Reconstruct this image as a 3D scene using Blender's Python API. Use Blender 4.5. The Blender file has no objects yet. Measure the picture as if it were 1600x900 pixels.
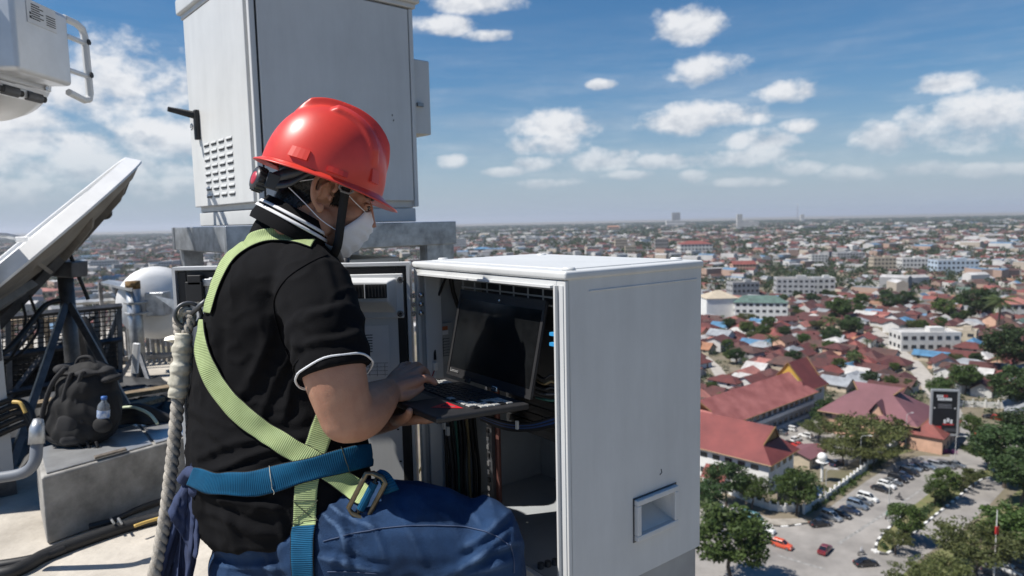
import bpy, bmesh, math, random
import numpy as np
from mathutils import Vector, Matrix, noise
from mathutils.bvhtree import BVHTree
random.seed(7); rng = np.random.default_rng(7)
scene = bpy.context.scene
COL = scene.collection

# ------------------------------------------------------------------ camera
CAMZ = 66.25; ROOF = 65.0; FPX = 1067.0
PITCH = math.radians(5.62); ROLL = math.radians(-1.24)
cam_d = bpy.data.cameras.new('camera'); cam = bpy.data.objects.new('camera', cam_d); COL.objects.link(cam)
CM = Matrix.Rotation(math.pi/2-PITCH, 3, 'X') @ Matrix.Rotation(ROLL, 3, 'Z')
cam.matrix_world = Matrix.Translation((0, 0, CAMZ)) @ CM.to_4x4()
cam_d.sensor_width = 36.0; cam_d.lens = 36.0*FPX/1600; cam_d.clip_start = 0.05; cam_d.clip_end = 90000
cam_d.dof.use_dof = True; cam_d.dof.focus_distance = 1.42; cam_d.dof.aperture_fstop = 5.6
scene.camera = cam
scene.view_settings.view_transform = 'Standard'; scene.view_settings.look = 'None'
scene.view_settings.gamma = 1.0; scene.view_settings.use_curve_mapping = False
scene.view_settings.exposure = 0.45

def ray(px, py): return CM @ Vector(((px-800)/FPX, -(py-450)/FPX, -1.0))
def P(px, py, d):                       # a pixel direction at a chosen depth in metres
    return Vector((0, 0, CAMZ)) + ray(px, py)*d
def G(px, py, z=0.0):                   # a pixel direction met with the level z
    r = ray(px, py); return Vector((0, 0, CAMZ)) + r*((z-CAMZ)/r.z)
def pix(p):
    c = CM.transposed() @ (Vector(p)-Vector((0, 0, CAMZ))); return 800+FPX*c.x/-c.z, 450-FPX*c.y/-c.z

# ------------------------------------------------------------------ sun and sky
SUN_EL = math.radians(56); SUN_H = Vector((-0.975, -0.22, 0)).normalized()
SUN = Vector((SUN_H.x*math.cos(SUN_EL), SUN_H.y*math.cos(SUN_EL), math.sin(SUN_EL)))
sl = bpy.data.lights.new('sun', 'SUN'); sl.energy = 5.0; sl.angle = math.radians(0.53); sl.color = (1, .955, .89)
so = bpy.data.objects.new('sun', sl); COL.objects.link(so)
so.rotation_euler = SUN.to_track_quat('Z', 'Y').to_euler(); so.location = (0, 0, 120)

world = bpy.data.worlds.new('World'); scene.world = world; world.use_nodes = True
def build_world():
    nt = world.node_tree; N = nt.nodes; L = nt.links; N.clear()
    out = N.new('ShaderNodeOutputWorld'); bg = N.new('ShaderNodeBackground'); L.new(bg.outputs[0], out.inputs[0])
    sky = N.new('ShaderNodeTexSky'); sky.sky_type = 'NISHITA'; sky.sun_disc = False
    sky.sun_elevation = SUN_EL; sky.sun_rotation = math.atan2(SUN_H.x, SUN_H.y)
    sky.altitude = 0; sky.air_density = 1.0; sky.dust_density = .35; sky.ozone_density = 2.6
    tc = N.new('ShaderNodeTexCoord'); sep = N.new('ShaderNodeSeparateXYZ'); L.new(tc.outputs['Generated'], sep.inputs[0])
    def M(op, a, b=None, c=None, clamp=False):
        n = N.new('ShaderNodeMath'); n.operation = op; n.use_clamp = clamp
        for i, v in enumerate((a, b, c)):
            if v is None: continue
            if isinstance(v, (int, float)): n.inputs[i].default_value = v
            else: L.new(v, n.inputs[i])
        return n.outputs[0]
    az = M('ARCTAN2', sep.outputs[0], sep.outputs[1]); el = M('ARCSINE', sep.outputs[2])
    def fbm(sx, sy, oz, detail, rough, dx=0, dy=0):
        cb = N.new('ShaderNodeCombineXYZ')
        L.new(M('MULTIPLY_ADD', az, sx, dx*sx), cb.inputs[0]); L.new(M('MULTIPLY_ADD', el, sy, dy*sy), cb.inputs[1]); cb.inputs[2].default_value = oz
        t = N.new('ShaderNodeTexNoise'); t.inputs['Scale'].default_value = 1; t.inputs['Detail'].default_value = detail
        t.inputs['Roughness'].default_value = rough; L.new(cb.outputs[0], t.inputs['Vector']); return t.outputs['Fac']
    n1 = fbm(20, 30, 1.3, 7, .6); n2 = fbm(20, 30, 1.3, 4, .58, dx=-.006, dy=.022)
    big = fbm(7, 16, 4.1, 3, .5)
    # cumulus seen in the photograph: direction of each and its half width and half height in radians
    cl = [(190,130,120,56),(255,214,85,38),(70,222,120,32),(150,262,150,26),(30,190,80,22),(20,300,120,20),(250,290,80,18),(690,40,46,15),(770,56,40,9),(735,3,70,16),(1070,42,54,27),
          (1104,110,58,24),(1228,142,46,17),(940,132,22,8),(870,196,60,26),(860,226,50,20),(1098,183,84,23),(1254,196,30,11),(1370,217,40,22),
          (1480,130,50,14),(1525,186,100,36),(1650,190,90,30),(709,251,24,13),(840,255,40,12),(940,250,50,18),(1030,254,42,14),(1180,224,58,20),
          (1165,245,90,16),(1335,270,48,13),(1245,262,44,12),(1082,276,26,10),(1440,262,46,11),(990,274,50,9),(860,286,50,9),(790,268,34,8),(1560,265,60,10),(1160,285,60,8)]
    cv = N.new('ShaderNodeCombineXYZ'); L.new(az, cv.inputs[0]); L.new(el, cv.inputs[1])
    acc = None; accu = None
    for (px, py, rx, ry) in cl:
        r = ray(px, py).normalized(); a0 = math.atan2(r.x, r.y); e0 = math.asin(r.z)
        ra = 1.22*rx/FPX*math.cos(math.atan((px-800)/FPX))**1.4; re = 1.22*ry/FPX*.95
        v = N.new('ShaderNodeVectorMath'); v.operation = 'MULTIPLY_ADD'; L.new(cv.outputs[0], v.inputs[0]); v.inputs[1].default_value = (1/ra, 1/re, 0); v.inputs[2].default_value = (-a0/ra, -e0/re, 0)
        d = N.new('ShaderNodeVectorMath'); d.operation = 'LENGTH'; L.new(v.outputs[0], d.inputs[0])
        acc = d.outputs['Value'] if acc is None else M('MINIMUM', acc, d.outputs['Value'])
        w = N.new('ShaderNodeVectorMath'); w.operation = 'DISTANCE'; L.new(v.outputs[0], w.inputs[0]); w.inputs[1].default_value = (-.15, .62, 0)
        accu = w.outputs['Value'] if accu is None else M('MINIMUM', accu, w.outputs['Value'])
    dens = M('MAXIMUM', M('SUBTRACT', 1.0, M('MULTIPLY', acc, acc)), -1.5)
    # the same kind of cloud everywhere else round the sky, in a band above the horizon
    ring = M('MULTIPLY_ADD', big, 9.0, -5.6)
    band = M('SUBTRACT', ring, M('MULTIPLY', M('ABSOLUTE', M('SUBTRACT', el, .13)), 9.0))
    inview = M('LESS_THAN', M('ABSOLUTE', M('ADD', az, -.02)), .78)
    band = M('SUBTRACT', band, M('MULTIPLY', inview, 1.1))
    dens = M('MAXIMUM', dens, band)
    dd = M('ADD', M('MULTIPLY', dens, 1.5), M('MULTIPLY_ADD', n1, 4.4, -2.22))
    mr = N.new('ShaderNodeMapRange'); mr.interpolation_type = 'SMOOTHSTEP'; L.new(dd, mr.inputs[0])
    mr.inputs[1].default_value = -.15; mr.inputs[2].default_value = 1.45
    mask = mr.outputs[0]
    # thin veil low down
    veil = fbm(5, 40, 9.0, 5, .6)
    vm = M('MULTIPLY', M('MULTIPLY_ADD', veil, 2.2, -.9, clamp=True), M('SUBTRACT', 1.0, M('MULTIPLY', M('ABSOLUTE', M('SUBTRACT', el, .11)), 5.2), clamp=True))
    mask = M('MAXIMUM', mask, M('MULTIPLY', vm, .55))
    up = M('GREATER_THAN', el, .004)
    low = M('MULTIPLY_ADD', el, 7.5, .10, clamp=True)
    mask = M('MULTIPLY', M('MULTIPLY', mask, M('MULTIPLY', low, up)), .88)
    lit = M('ADD', M('MULTIPLY_ADD', accu, -.75, 1.18, clamp=True), M('MULTIPLY_ADD', M('SUBTRACT', n1, n2), 2.6, .06), clamp=True)
    cm = N.new('ShaderNodeMix'); cm.data_type = 'RGBA'; L.new(lit, cm.inputs[0])
    cm.inputs[6].default_value = (5.0, 5.4, 6.1, 1); cm.inputs[7].default_value = (9.0, 9.0, 9.1, 1)
    mx = N.new('ShaderNodeMix'); mx.data_type = 'RGBA'; L.new(mask, mx.inputs[0])
    hf = M('POWER', 2.718, M('MULTIPLY', M('MAXIMUM', el, 0.0), -5.5)); hm = N.new('ShaderNodeMix'); hm.data_type = 'RGBA'; L.new(M('MULTIPLY', hf, .95), hm.inputs[0])
    hs = N.new('ShaderNodeHueSaturation'); hs.inputs['Saturation'].default_value = 1.75; hs.inputs['Value'].default_value = .86; L.new(sky.outputs[0], hs.inputs['Color'])
    L.new(hs.outputs[0], hm.inputs[6]); hm.inputs[7].default_value = (3.6, 4.5, 5.85, 1); L.new(hm.outputs[2], mx.inputs[6]); L.new(cm.outputs[2], mx.inputs[7])
    L.new(mx.outputs[2], bg.inputs[0]); bg.inputs[1].default_value = .075
build_world()
world.cycles.sampling_method = 'MANUAL'; world.cycles.sample_map_resolution = 512

# ------------------------------------------------------------------ materials
MATS = {}
def mat(name, col, rough=.6, metal=0, var=.12, vs=3.0, bump=0, bs=40., col2=None, spec=.5, coat=0, detail=4, dist=.01, world_co=False, obj_rand=0, aniso=None, trans=0, sheen=0):
    if name in MATS: return MATS[name]
    m = bpy.data.materials.new(name); m.use_nodes = True; nt = m.node_tree; N = nt.nodes; L = nt.links
    b = N['Principled BSDF']; b.inputs['Roughness'].default_value = rough; b.inputs['Metallic'].default_value = metal
    b.inputs['Specular IOR Level'].default_value = spec; b.inputs['Coat Weight'].default_value = coat
    if trans: b.inputs['Transmission Weight'].default_value = trans
    if sheen: b.inputs['Sheen Weight'].default_value = sheen
    if world_co:
        g = N.new('ShaderNodeNewGeometry'); co = g.outputs['Position']
    else:
        g = N.new('ShaderNodeTexCoord'); co = g.outputs['Object']
    if aniso:
        mp = N.new('ShaderNodeMapping'); mp.inputs['Scale'].default_value = aniso; L.new(co, mp.inputs[0]); co = mp.outputs[0]
    c2 = col2 or tuple(max(0, x*(1-var*2.2)) for x in col)
    t = N.new('ShaderNodeTexNoise'); t.inputs['Scale'].default_value = vs; t.inputs['Detail'].default_value = detail; t.inputs['Roughness'].default_value = .65; L.new(co, t.inputs['Vector'])
    mr = N.new('ShaderNodeMapRange'); mr.inputs[1].default_value = .34; mr.inputs[2].default_value = .66; L.new(t.outputs['Fac'], mr.inputs[0])
    mx = N.new('ShaderNodeMix'); mx.data_type = 'RGBA'; L.new(mr.outputs[0], mx.inputs[0])
    mx.inputs[6].default_value = (*c2, 1); mx.inputs[7].default_value = (*col, 1); oc = mx.outputs[2]
    if obj_rand:
        oi = N.new('ShaderNodeObjectInfo'); hs = N.new('ShaderNodeHueSaturation'); L.new(oc, hs.inputs['Color'])
        a = N.new('ShaderNodeMapRange'); a.inputs[3].default_value = 1-obj_rand; a.inputs[4].default_value = 1+obj_rand; L.new(oi.outputs['Random'], a.inputs[0]); L.new(a.outputs[0], hs.inputs['Value'])
        h = N.new('ShaderNodeMapRange'); h.inputs[3].default_value = .5-obj_rand*.05; h.inputs[4].default_value = .5+obj_rand*.05
        fr = N.new('ShaderNodeMath'); fr.operation = 'FRACT'; m7 = N.new('ShaderNodeMath'); m7.operation = 'MULTIPLY'; m7.inputs[1].default_value = 7.3
        L.new(oi.outputs['Random'], m7.inputs[0]); L.new(m7.outputs[0], fr.inputs[0]); L.new(fr.outputs[0], h.inputs[0]); L.new(h.outputs[0], hs.inputs['Hue'])
        oc = hs.outputs[0]
    L.new(oc, b.inputs['Base Color'])
    if bump:
        t2 = N.new('ShaderNodeTexNoise'); t2.inputs['Scale'].default_value = bs; t2.inputs['Detail'].default_value = 3; L.new(co, t2.inputs['Vector'])
        bp = N.new('ShaderNodeBump'); bp.inputs['Strength'].default_value = bump; bp.inputs['Distance'].default_value = dist; L.new(t2.outputs['Fac'], bp.inputs['Height']); L.new(bp.outputs[0], b.inputs['Normal'])
    m['bsdf'] = 1; MATS[name] = m; return m
def lines_mat(name, col, dark, scale, axis='X', rough=.6, duty=.5, bumpd=.02, var=.1, vs=.3, col2=None, world_co=False, metal=0, patch=None):
    """surface with regular ribs (corrugated sheet, webbing) along one object axis"""
    m = mat(name, col, rough, metal, var, vs, 0, col2=col2, world_co=world_co); nt = m.node_tree; N = nt.nodes; L = nt.links; b = N['Principled BSDF']
    tc = N.new('ShaderNodeUVMap') if axis in 'UV' else N.new('ShaderNodeTexCoord')
    w = N.new('ShaderNodeTexWave'); w.wave_type = 'BANDS'; w.bands_direction = {'U': 'X', 'V': 'Y'}.get(axis, axis); w.inputs['Scale'].default_value = scale
    L.new(tc.outputs[0 if axis in 'UV' else 'Object'], w.inputs['Vector'])
    bp = N.new('ShaderNodeBump'); bp.inputs['Strength'].default_value = .8; bp.inputs['Distance'].default_value = bumpd
    L.new(w.outputs['Fac'], bp.inputs['Height']); L.new(bp.outputs[0], b.inputs['Normal'])
    src = b.inputs['Base Color'].links[0].from_socket
    mx = N.new('ShaderNodeMix'); mx.data_type = 'RGBA'; mx.blend_type = 'MULTIPLY'; mx.inputs[0].default_value = 1
    mr = N.new('ShaderNodeMapRange'); mr.inputs[3].default_value = dark; mr.inputs[4].default_value = 1; L.new(w.outputs['Fac'], mr.inputs[0])
    L.new(src, mx.inputs[6]); L.new(mr.outputs[0], mx.inputs[7]); L.new(mx.outputs[2], b.inputs['Base Color']); return m

# ------------------------------------------------------------------ mesh builder
class MB:
    def __init__(s): s.v = []; s.f = []; s.m = []; s.uv = None
    def add(s, vs, fs, mi=0):
        o = len(s.v); s.v += [tuple(x) for x in vs]; s.f += [tuple(o+i for i in f) for f in fs]; s.m += [mi]*len(fs); return s
    def box(s, c, size, M=None, mi=0, taper=1.0):
        hx, hy, hz = size[0]/2, size[1]/2, size[2]/2; vs = []
        for z in (-1, 1):
            k = taper if z > 0 else 1
            for x, y in ((-1, -1), (1, -1), (1, 1), (-1, 1)):
                p = Vector((x*hx*k, y*hy*k, z*hz)); 
                if M is not None: p = M @ p
                vs.append(p+Vector(c))
        return s.add(vs, [(3, 2, 1, 0), (4, 5, 6, 7), (0, 1, 5, 4), (1, 2, 6, 5), (2, 3, 7, 6), (3, 0, 4, 7)], mi)
    def hexa(s, vs, mi=0):              # eight corners, bottom ring then top ring
        return s.add(vs, [(3, 2, 1, 0), (4, 5, 6, 7), (0, 1, 5, 4), (1, 2, 6, 5), (2, 3, 7, 6), (3, 0, 4, 7)], mi)
    def prism(s, poly, vec, mi=0):
        n = len(poly); vec = Vector(vec); a = [Vector(p) for p in poly]
        return s.add(a+[p+vec for p in a], [tuple(range(n))[::-1], tuple(range(n, 2*n))]+[(i, (i+1) % n, n+(i+1) % n, n+i) for i in range(n)], mi)
    def tube(s, pts, r, n=8, mi=0, caps=True, closed=False):
        pts = [Vector(p) for p in pts]; rs = r if isinstance(r, (list, tuple)) else [r]*len(pts)
        m = len(pts); vs = []; up = None
        for i, p in enumerate(pts):
            if closed: t = pts[(i+1) % m]-pts[i-1]
            else: t = pts[min(i+1, m-1)]-pts[max(i-1, 0)]
            t = t.normalized() if t.length > 1e-9 else Vector((0, 0, 1))
            if up is None: up = Vector((0, 0, 1)) if abs(t.z) < .9 else Vector((1, 0, 0))
            a = up-t*up.dot(t)
            a = a.normalized() if a.length > 1e-6 else t.orthogonal().normalized()
            up = a; b = t.cross(a)
            for k in range(n):
                an = 2*math.pi*k/n; vs.append(p+(a*math.cos(an)+b*math.sin(an))*rs[i])
        fs = []
        for i in range(m if closed else m-1):
            j = (i+1) % m
            for k in range(n): fs.append((i*n+k, i*n+(k+1) % n, j*n+(k+1) % n, j*n+k))
        if caps and not closed: fs += [tuple(range(n))[::-1], tuple((m-1)*n+k for k in range(n))]
        return s.add(vs, fs, mi)
    def cyl(s, a, b, r, r2=None, n=12, mi=0): return s.tube([a, b], [r, r if r2 is None else r2], n, mi)
    def lathe(s, prof, n=24, M=None, mi=0):
        vs = []; fs = []; m = len(prof)
        for r, z in prof:
            for k in range(n):
                a = 2*math.pi*k/n; p = Vector((r*math.cos(a), r*math.sin(a), z)); vs.append(M @ p if M is not None else p)
        for i in range(m-1):
            for k in range(n): fs.append((i*n+k, i*n+(k+1) % n, (i+1)*n+(k+1) % n, (i+1)*n+k))
        return s.add(vs, fs, mi)
    def ell(s, c, r, n=12, M=None, mi=0):
        prof = [(max(1e-4, math.sin(math.pi*i/n)), -math.cos(math.pi*i/n)) for i in range(n+1)]
        S = Matrix.Diagonal(Vector(r if hasattr(r, '__len__') else (r, r, r)))
        T = (M.to_3x3() if M is not None else Matrix.Identity(3)) @ S
        vs = []; fs = []; k2 = n+2
        for rr, z in prof:
            for k in range(k2):
                a = 2*math.pi*k/k2; vs.append(T @ Vector((rr*math.cos(a), rr*math.sin(a), z))+Vector(c))
        for i in range(n):
            for k in range(k2): fs.append((i*k2+k, i*k2+(k+1) % k2, (i+1)*k2+(k+1) % k2, (i+1)*k2+k))
        return s.add(vs, fs, mi)
    def mesh(s, name, mats, smooth=False, autosmooth=None):
        me = bpy.data.meshes.new(name); me.from_pydata(s.v, [], s.f); 
        for m in (mats if isinstance(mats, (list, tuple)) else [mats]): me.materials.append(m)
        if any(s.m): me.polygons.foreach_set('material_index', s.m)
        if s.uv is not None:
            ul = me.uv_layers.new(name='UVMap'); ul.data.foreach_set('uv', [c for p in me.loops for c in s.uv[p.vertex_index]])
        if smooth: me.polygons.foreach_set('use_smooth', [True]*len(me.polygons))
        me.update(); return me
    def build(s, name, mats, parent=None, smooth=False, bevel=0, seg=2, fix=True):
        me = s.mesh(name, mats, smooth)
        if fix:
            bm = bmesh.new(); bm.from_mesh(me); bmesh.ops.recalc_face_normals(bm, faces=bm.faces); bm.to_mesh(me); bm.free()
        return link(name, me, parent, bevel, seg)
def link(name, me, parent=None, bevel=0, seg=2):
    o = bpy.data.objects.new(name, me); COL.objects.link(o)
    if parent is not None:
        o.parent = parent; o.matrix_parent_inverse = parent.matrix_basis.inverted()
        if parent.parent is not None: o.matrix_parent_inverse = (parent.parent.matrix_basis @ parent.matrix_parent_inverse @ parent.matrix_basis).inverted()
    if bevel:
        b = o.modifiers.new('bevel', 'BEVEL'); b.width = bevel; b.segments = seg; b.limit_method = 'ANGLE'; b.angle_limit = math.radians(40); b.harden_normals = False
        o.data.polygons.foreach_set('use_smooth', [True]*len(o.data.polygons)); 
        w = o.modifiers.new('wn', 'WEIGHTED_NORMAL'); w.keep_sharp = True
    return o
def thing(name, loc, label, cat, group=None, rz=0):
    o = bpy.data.objects.new(name, None); COL.objects.link(o); o.location = loc; o.rotation_euler = (0, 0, rz); o.empty_display_size = .1
    return tag(o, label, cat, group)
def tag(o, label=None, cat=None, group=None, kind=None):
    if label: o['label'] = label
    if cat: o['category'] = cat
    if group: o['group'] = group
    if kind: o['kind'] = kind
    return o
def dup(root, loc, rz=0, scale=None, label=None, group=None):
    r = root.copy(); COL.objects.link(r); r.location = loc; r.rotation_euler = (0, 0, rz)
    if scale is not None: r.scale = scale if hasattr(scale, '__len__') else (scale,)*3
    if label: r['label'] = label
    if group: r['group'] = group
    for ch in root.children:
        c = ch.copy(); COL.objects.link(c); c.parent = r
        for g in ch.children:
            d = g.copy(); COL.objects.link(d); d.parent = c
    return r
def drop(root):                          # remove an unused source thing
    for ch in list(root.children):
        for g in list(ch.children): bpy.data.objects.remove(g)
        bpy.data.objects.remove(ch)
    bpy.data.objects.remove(root)
def spline(pts, n=8):
    pts = [Vector(p) for p in pts]; out = []
    for i in range(len(pts)-1):
        p0 = pts[max(i-1, 0)]; p1 = pts[i]; p2 = pts[i+1]; p3 = pts[min(i+2, len(pts)-1)]
        for k in range(n):
            t = k/n; out.append(.5*((2*p1)+(p2-p0)*t+(2*p0-5*p1+4*p2-p3)*t*t+(3*p1-p0-3*p2+p3)*t**3))
    out.append(pts[-1]); return out
def V2(v): return Vector((v[0], v[1]))
# ================================================================== ground, roads and haze
m_ground = mat('ground_earth', (.20, .165, .125), .95, var=.25, vs=.05, world_co=True, col2=(.115, .105, .06), bump=.3, bs=.8, dist=.1)
m_far = m_ground
m_asph = mat('asphalt', (.30, .28, .258), .9, var=.2, vs=.09, world_co=True, bump=.2, bs=9, dist=.02, detail=9)
m_pave = mat('pavement_concrete', (.34, .31, .27), .9, var=.15, vs=.4, world_co=True)
m_white = mat('white_paint', (.74, .73, .70), .7, var=.06, vs=.5)
m_kblack = mat('kerb_black', (.06, .06, .06), .8)
m_line = mat('road_paint', (.36, .35, .33), .8, var=.3, vs=1.2, world_co=True)
m_grass = mat('rough_grass', (.105, .125, .04), .95, var=.25, vs=.25, world_co=True, col2=(.17, .15, .07))
def sheet(name, pts, z, m, kind='structure', cut=None):
    mb = MB(); mb.add([(p[0], p[1], z) for p in pts], [tuple(range(len(pts)))]); o = mb.build(name, m); o['kind'] = kind
    if o.data.polygons[0].normal.z < 0: o.data.flip_normals()
    return o
R0 = 30000
sheet('ground', [(-R0, -R0), (R0, -R0), (R0, R0), (-R0, R0)], 0, m_ground)
def gp(*pp): return [G(x, y)[:2] for x, y in pp]
def inpoly(x, y, poly):
    c = False; j = len(poly)-1
    for i in range(len(poly)):
        xi, yi = poly[i][0], poly[i][1]; xj, yj = poly[j][0], poly[j][1]
        if (yi > y) != (yj > y) and x < (xj-xi)*(y-yi)/(yj-yi)+xi: c = not c
        j = i
    return c
ROAD = gp((1040, 775), (1097, 787), (1150, 805), (1188, 819), (1225, 823), (1262, 818), (1300, 790), (1352, 753), (1400, 722), (1440, 712), (1484, 714), (1486, 690),
          (1478, 655), (1472, 632), (1496, 632), (1512, 660), (1522, 690), (1534, 715), (1580, 729), (1660, 742), (1700, 800), (1640, 770), (1580, 752), (1545, 790), (1500, 830), (1440, 872), (1390, 915), (1330, 1000), (1100, 1030), (1000, 900))
ROAD2 = gp((1540, 750), (1600, 738), (1690, 770), (1600, 790), (1500, 835), (1440, 880))
sheet('road', ROAD, .03, m_asph)
LOT = gp((1180, 690), (1225, 660), (1300, 640), (1325, 665), (1345, 715), (1310, 735), (1260, 730), (1225, 715))
sheet('school_yard', LOT, .02, m_asph)
sheet('car_park', gp((1500, 905), (1545, 868), (1640, 835), (1760, 880), (1700, 1000), (1480, 980)), .02, m_asph)
COMP = gp((1010, 790), (1090, 780), (1165, 800), (1250, 806), (1300, 780), (1345, 745), (1410, 695), (1470, 655), (1460, 640), (1350, 618), (1250, 596), (1090, 645), (980, 690))
sheet('verge', gp((1262, 806), (1345, 746), (1400, 712), (1440, 700), (1476, 706), (1466, 660), (1440, 668), (1400, 690), (1330, 740), (1255, 795)), .012, m_grass)
sheet('pavement', gp((1100, 772), (1165, 796), (1205, 811), (1258, 810), (1262, 816), (1225, 821), (1188, 817), (1150, 803), (1090, 784)), .045, m_pave)
sheet('park_ground', gp((1375, 920), (1440, 878), (1500, 836), (1560, 790), (1600, 760), (1800, 800), (1700, 1000), (1500, 1000)), .016, m_grass)
# lanes between the houses
m_lane = mat('lane_concrete', (.40, .37, .33), .9, var=.12, vs=.3, world_co=True)
LANES = []
def lane(pp, w, name='lane'):
    pts = [G(x, y) for x, y in pp]; mb = MB(); L = []; Rr = []
    for i, p in enumerate(pts):
        t = (pts[min(i+1, len(pts)-1)]-pts[max(i-1, 0)]).normalized(); n = Vector((-t.y, t.x, 0)); L.append(p+n*w/2); Rr.append(p-n*w/2)
    for i in range(len(pts)-1):
        mb.add([(q.x, q.y, .02) for q in (L[i], L[i+1], Rr[i+1], Rr[i])], [(0, 1, 2, 3)])
    o = mb.build(name, m_lane); o['kind'] = 'structure'; LANES.append((pts, w))
lane([(1484, 640), (1462, 615), (1447, 592), (1425, 566), (1402, 548), (1385, 530), (1360, 512)], 7)
lane([(1485, 700), (1560, 700), (1640, 690)], 5)
lane([(1097, 556), (1118, 574), (1128, 590), (1110, 608)], 5)
lane([(1250, 520), (1340, 526), (1390, 528), (1500, 520), (1620, 512)], 4)
def near_lane(x, y, pad=3.5):
    for pts, w in LANES:
        for a, b in zip(pts, pts[1:]):
            d = V2(b)-V2(a); t = max(0, min(1, (Vector((x, y))-V2(a)).dot(d)/max(1e-6, d.length_squared)))
            if (V2(a)+d*t-Vector((x, y))).length < w/2+pad: return True
    return False
# worn lane paint on the junction
for a, b, w in (((1310, 850), (1390, 798), .35), ((1392, 797), (1440, 765), .25), ((1215, 868), (1290, 890), .3)):
    A = G(*a); B = G(*b); n = Vector((-(B-A).y, (B-A).x, 0)).normalized()*w
    o = sheet('lane_marking', [A+n, B+n, B-n, A-n], .038, m_line)
# striped kerb stones
def kerb(pp, label, h=.28, step=1.6, w=.45):
    pts = spline([G(x, y) for x, y in pp], 12); root = thing('striped_kerb', pts[0], label, 'kerb')
    acc = []; d = 0
    me = [MB().box((0, 0, h/2), (step*.97, w, h)).mesh('kerb_stone', m) for m in (m_white, m_kblack)]; k = 0
    for a, b in zip(pts, pts[1:]):
        L = (b-a).length; 
        while d < L:
            p = a+(b-a)*(d/L); o = link('kerb_stone', me[k % 2], root); t = b-a
            o.matrix_parent_inverse = root.matrix_basis.inverted(); o.location = (p.x, p.y, 0.0); o.rotation_euler = (0, 0, math.atan2(t.y, t.x)); d += step; k += 1
        d -= L
kerb([(1368, 862), (1385, 866), (1410, 848), (1450, 815), (1490, 783), (1530, 752), (1560, 745), (1588, 742)], 'black and white striped kerb along the outer edge of the planted median')
kerb([(1368, 862), (1372, 845), (1395, 820), (1425, 795)], 'short striped kerb on the inner side of the planted median tip')
kerb([(1180, 813), (1200, 820), (1225, 823), (1262, 818)], 'worn striped kerb round the corner below the curved white wall', h=.18)
sheet('median', gp((1370, 860), (1385, 864), (1410, 846), (1450, 813), (1490, 781), (1530, 751), (1560, 743), (1545, 733), (1500, 748), (1460, 765), (1425, 792), (1395, 820), (1374, 845)), .05, m_grass)

# ================================================================== buildings
m_wallw = mat('plaster_white', (.58, .57, .545), .85, var=.07, vs=.5, obj_rand=.05)
WALLS = [m_wallw, mat('plaster_cream', (.48, .41, .31), .85, var=.1, vs=.5, obj_rand=.08), mat('plaster_grey', (.40, .40, .40), .88, var=.14, vs=.4, obj_rand=.1),
         mat('plaster_peach', (.60, .37, .26), .85, var=.1, vs=.5, obj_rand=.1), mat('plaster_blue', (.42, .50, .58), .85, var=.1, vs=.5, obj_rand=.1), mat('concrete_raw', (.33, .31, .29), .9, var=.2, vs=.4)]
def roofm(n, c, c2=None, **k): return lines_mat(n, c, .82, 1.6, 'X', .72, var=.2, vs=.35, col2=c2, bumpd=.05)
ROOFS = [roofm('roof_maroon', (.115, .036, .031), (.07, .024, .022)), roofm('roof_brown', (.12, .056, .043), (.068, .038, .032)), roofm('roof_dark_red', (.15, .038, .031), (.09, .028, .025)),
         roofm('roof_red', (.26, .07, .055), (.17, .05, .042)), roofm('roof_salmon', (.46, .19, .15), (.30, .12, .1)), roofm('roof_zinc', (.36, .38, .40), (.22, .23, .25)),
         roofm('roof_pale', (.58, .57, .55), (.40, .38, .36)), roofm('roof_blue', (.10, .26, .44)), roofm('roof_green', (.12, .20, .17)), roofm('roof_orange', (.42, .20, .11))]
RN = ['maroon', 'rust brown', 'dark red', 'red', 'salmon pink', 'grey zinc', 'pale sheet', 'blue sheet', 'dark green', 'orange']
WN = ['white', 'cream', 'grey', 'peach', 'pale blue', 'bare concrete']
m_glass = mat('window_dark', (.055, .062, .07), .2, spec=.6, var=.3, vs=.4)
m_trim = mat('trim_ochre', (.27, .16, .06), .6)

def roof_geo(mb, L, W, z0, rise, kind, oh=.6, th=.16):
    a, b = L/2+oh, W/2+oh; zb = z0-rise*oh/(W/2)
    if kind == 'hip': k = max(.05, (L-W)/2*.98) if L > W else .05; top = [(-k, 0, z0+rise), (k, 0, z0+rise)]
    else: top = [(-a, 0, z0+rise), (a, 0, z0+rise)]
    v = [(-a, -b, zb), (a, -b, zb), (a, b, zb), (-a, b, zb)]
    vs = v+top+[(x, y, z-th) for x, y, z in v+top]
    if kind == 'hip': fs = [(0, 1, 5, 4), (2, 3, 4, 5), (1, 2, 5), (3, 0, 4)]
    else: fs = [(0, 1, 5, 4), (2, 3, 4, 5)]
    n = len(fs); fs = fs+[tuple(i+6 for i in f[::-1]) for f in fs]
    ring = [(0, 1), (1, 2), (2, 3), (3, 0)] if kind == 'hip' else [(0, 1), (2, 3), (1, 5), (5, 2), (3, 4), (4, 0)]
    fs += [(j, i, i+6, j+6) for i, j in ring]
    mb.add(vs, fs)
def wall_geo(mb, L, W, h, rise, kind):
    if kind == 'gable':
        poly = [(-L/2, -W/2, 0), (-L/2, W/2, 0), (-L/2, W/2, h-.05), (-L/2, 0, h+rise-.12), (-L/2, -W/2, h-.05)]
        mb.prism(poly, (L, 0, 0))
    else: mb.box((0, 0, (h-.03)/2), (L, W, h-.03))
me_win = MB().box((0, 0, 0), (1.3, .12, 1.2)).mesh('window', m_glass)
me_door = MB().box((0, 0, 1.05), (1.0, .12, 2.1)).mesh('door', mat('door_wood', (.13, .075, .045), .7))
def put(parent, name, me, loc, rz=0, scale=None):
    o = bpy.data.objects.new(name, me); COL.objects.link(o); o.parent = parent; o.location = loc; o.rotation_euler = (0, 0, rz)
    if scale: o.scale = scale
    return o
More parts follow.
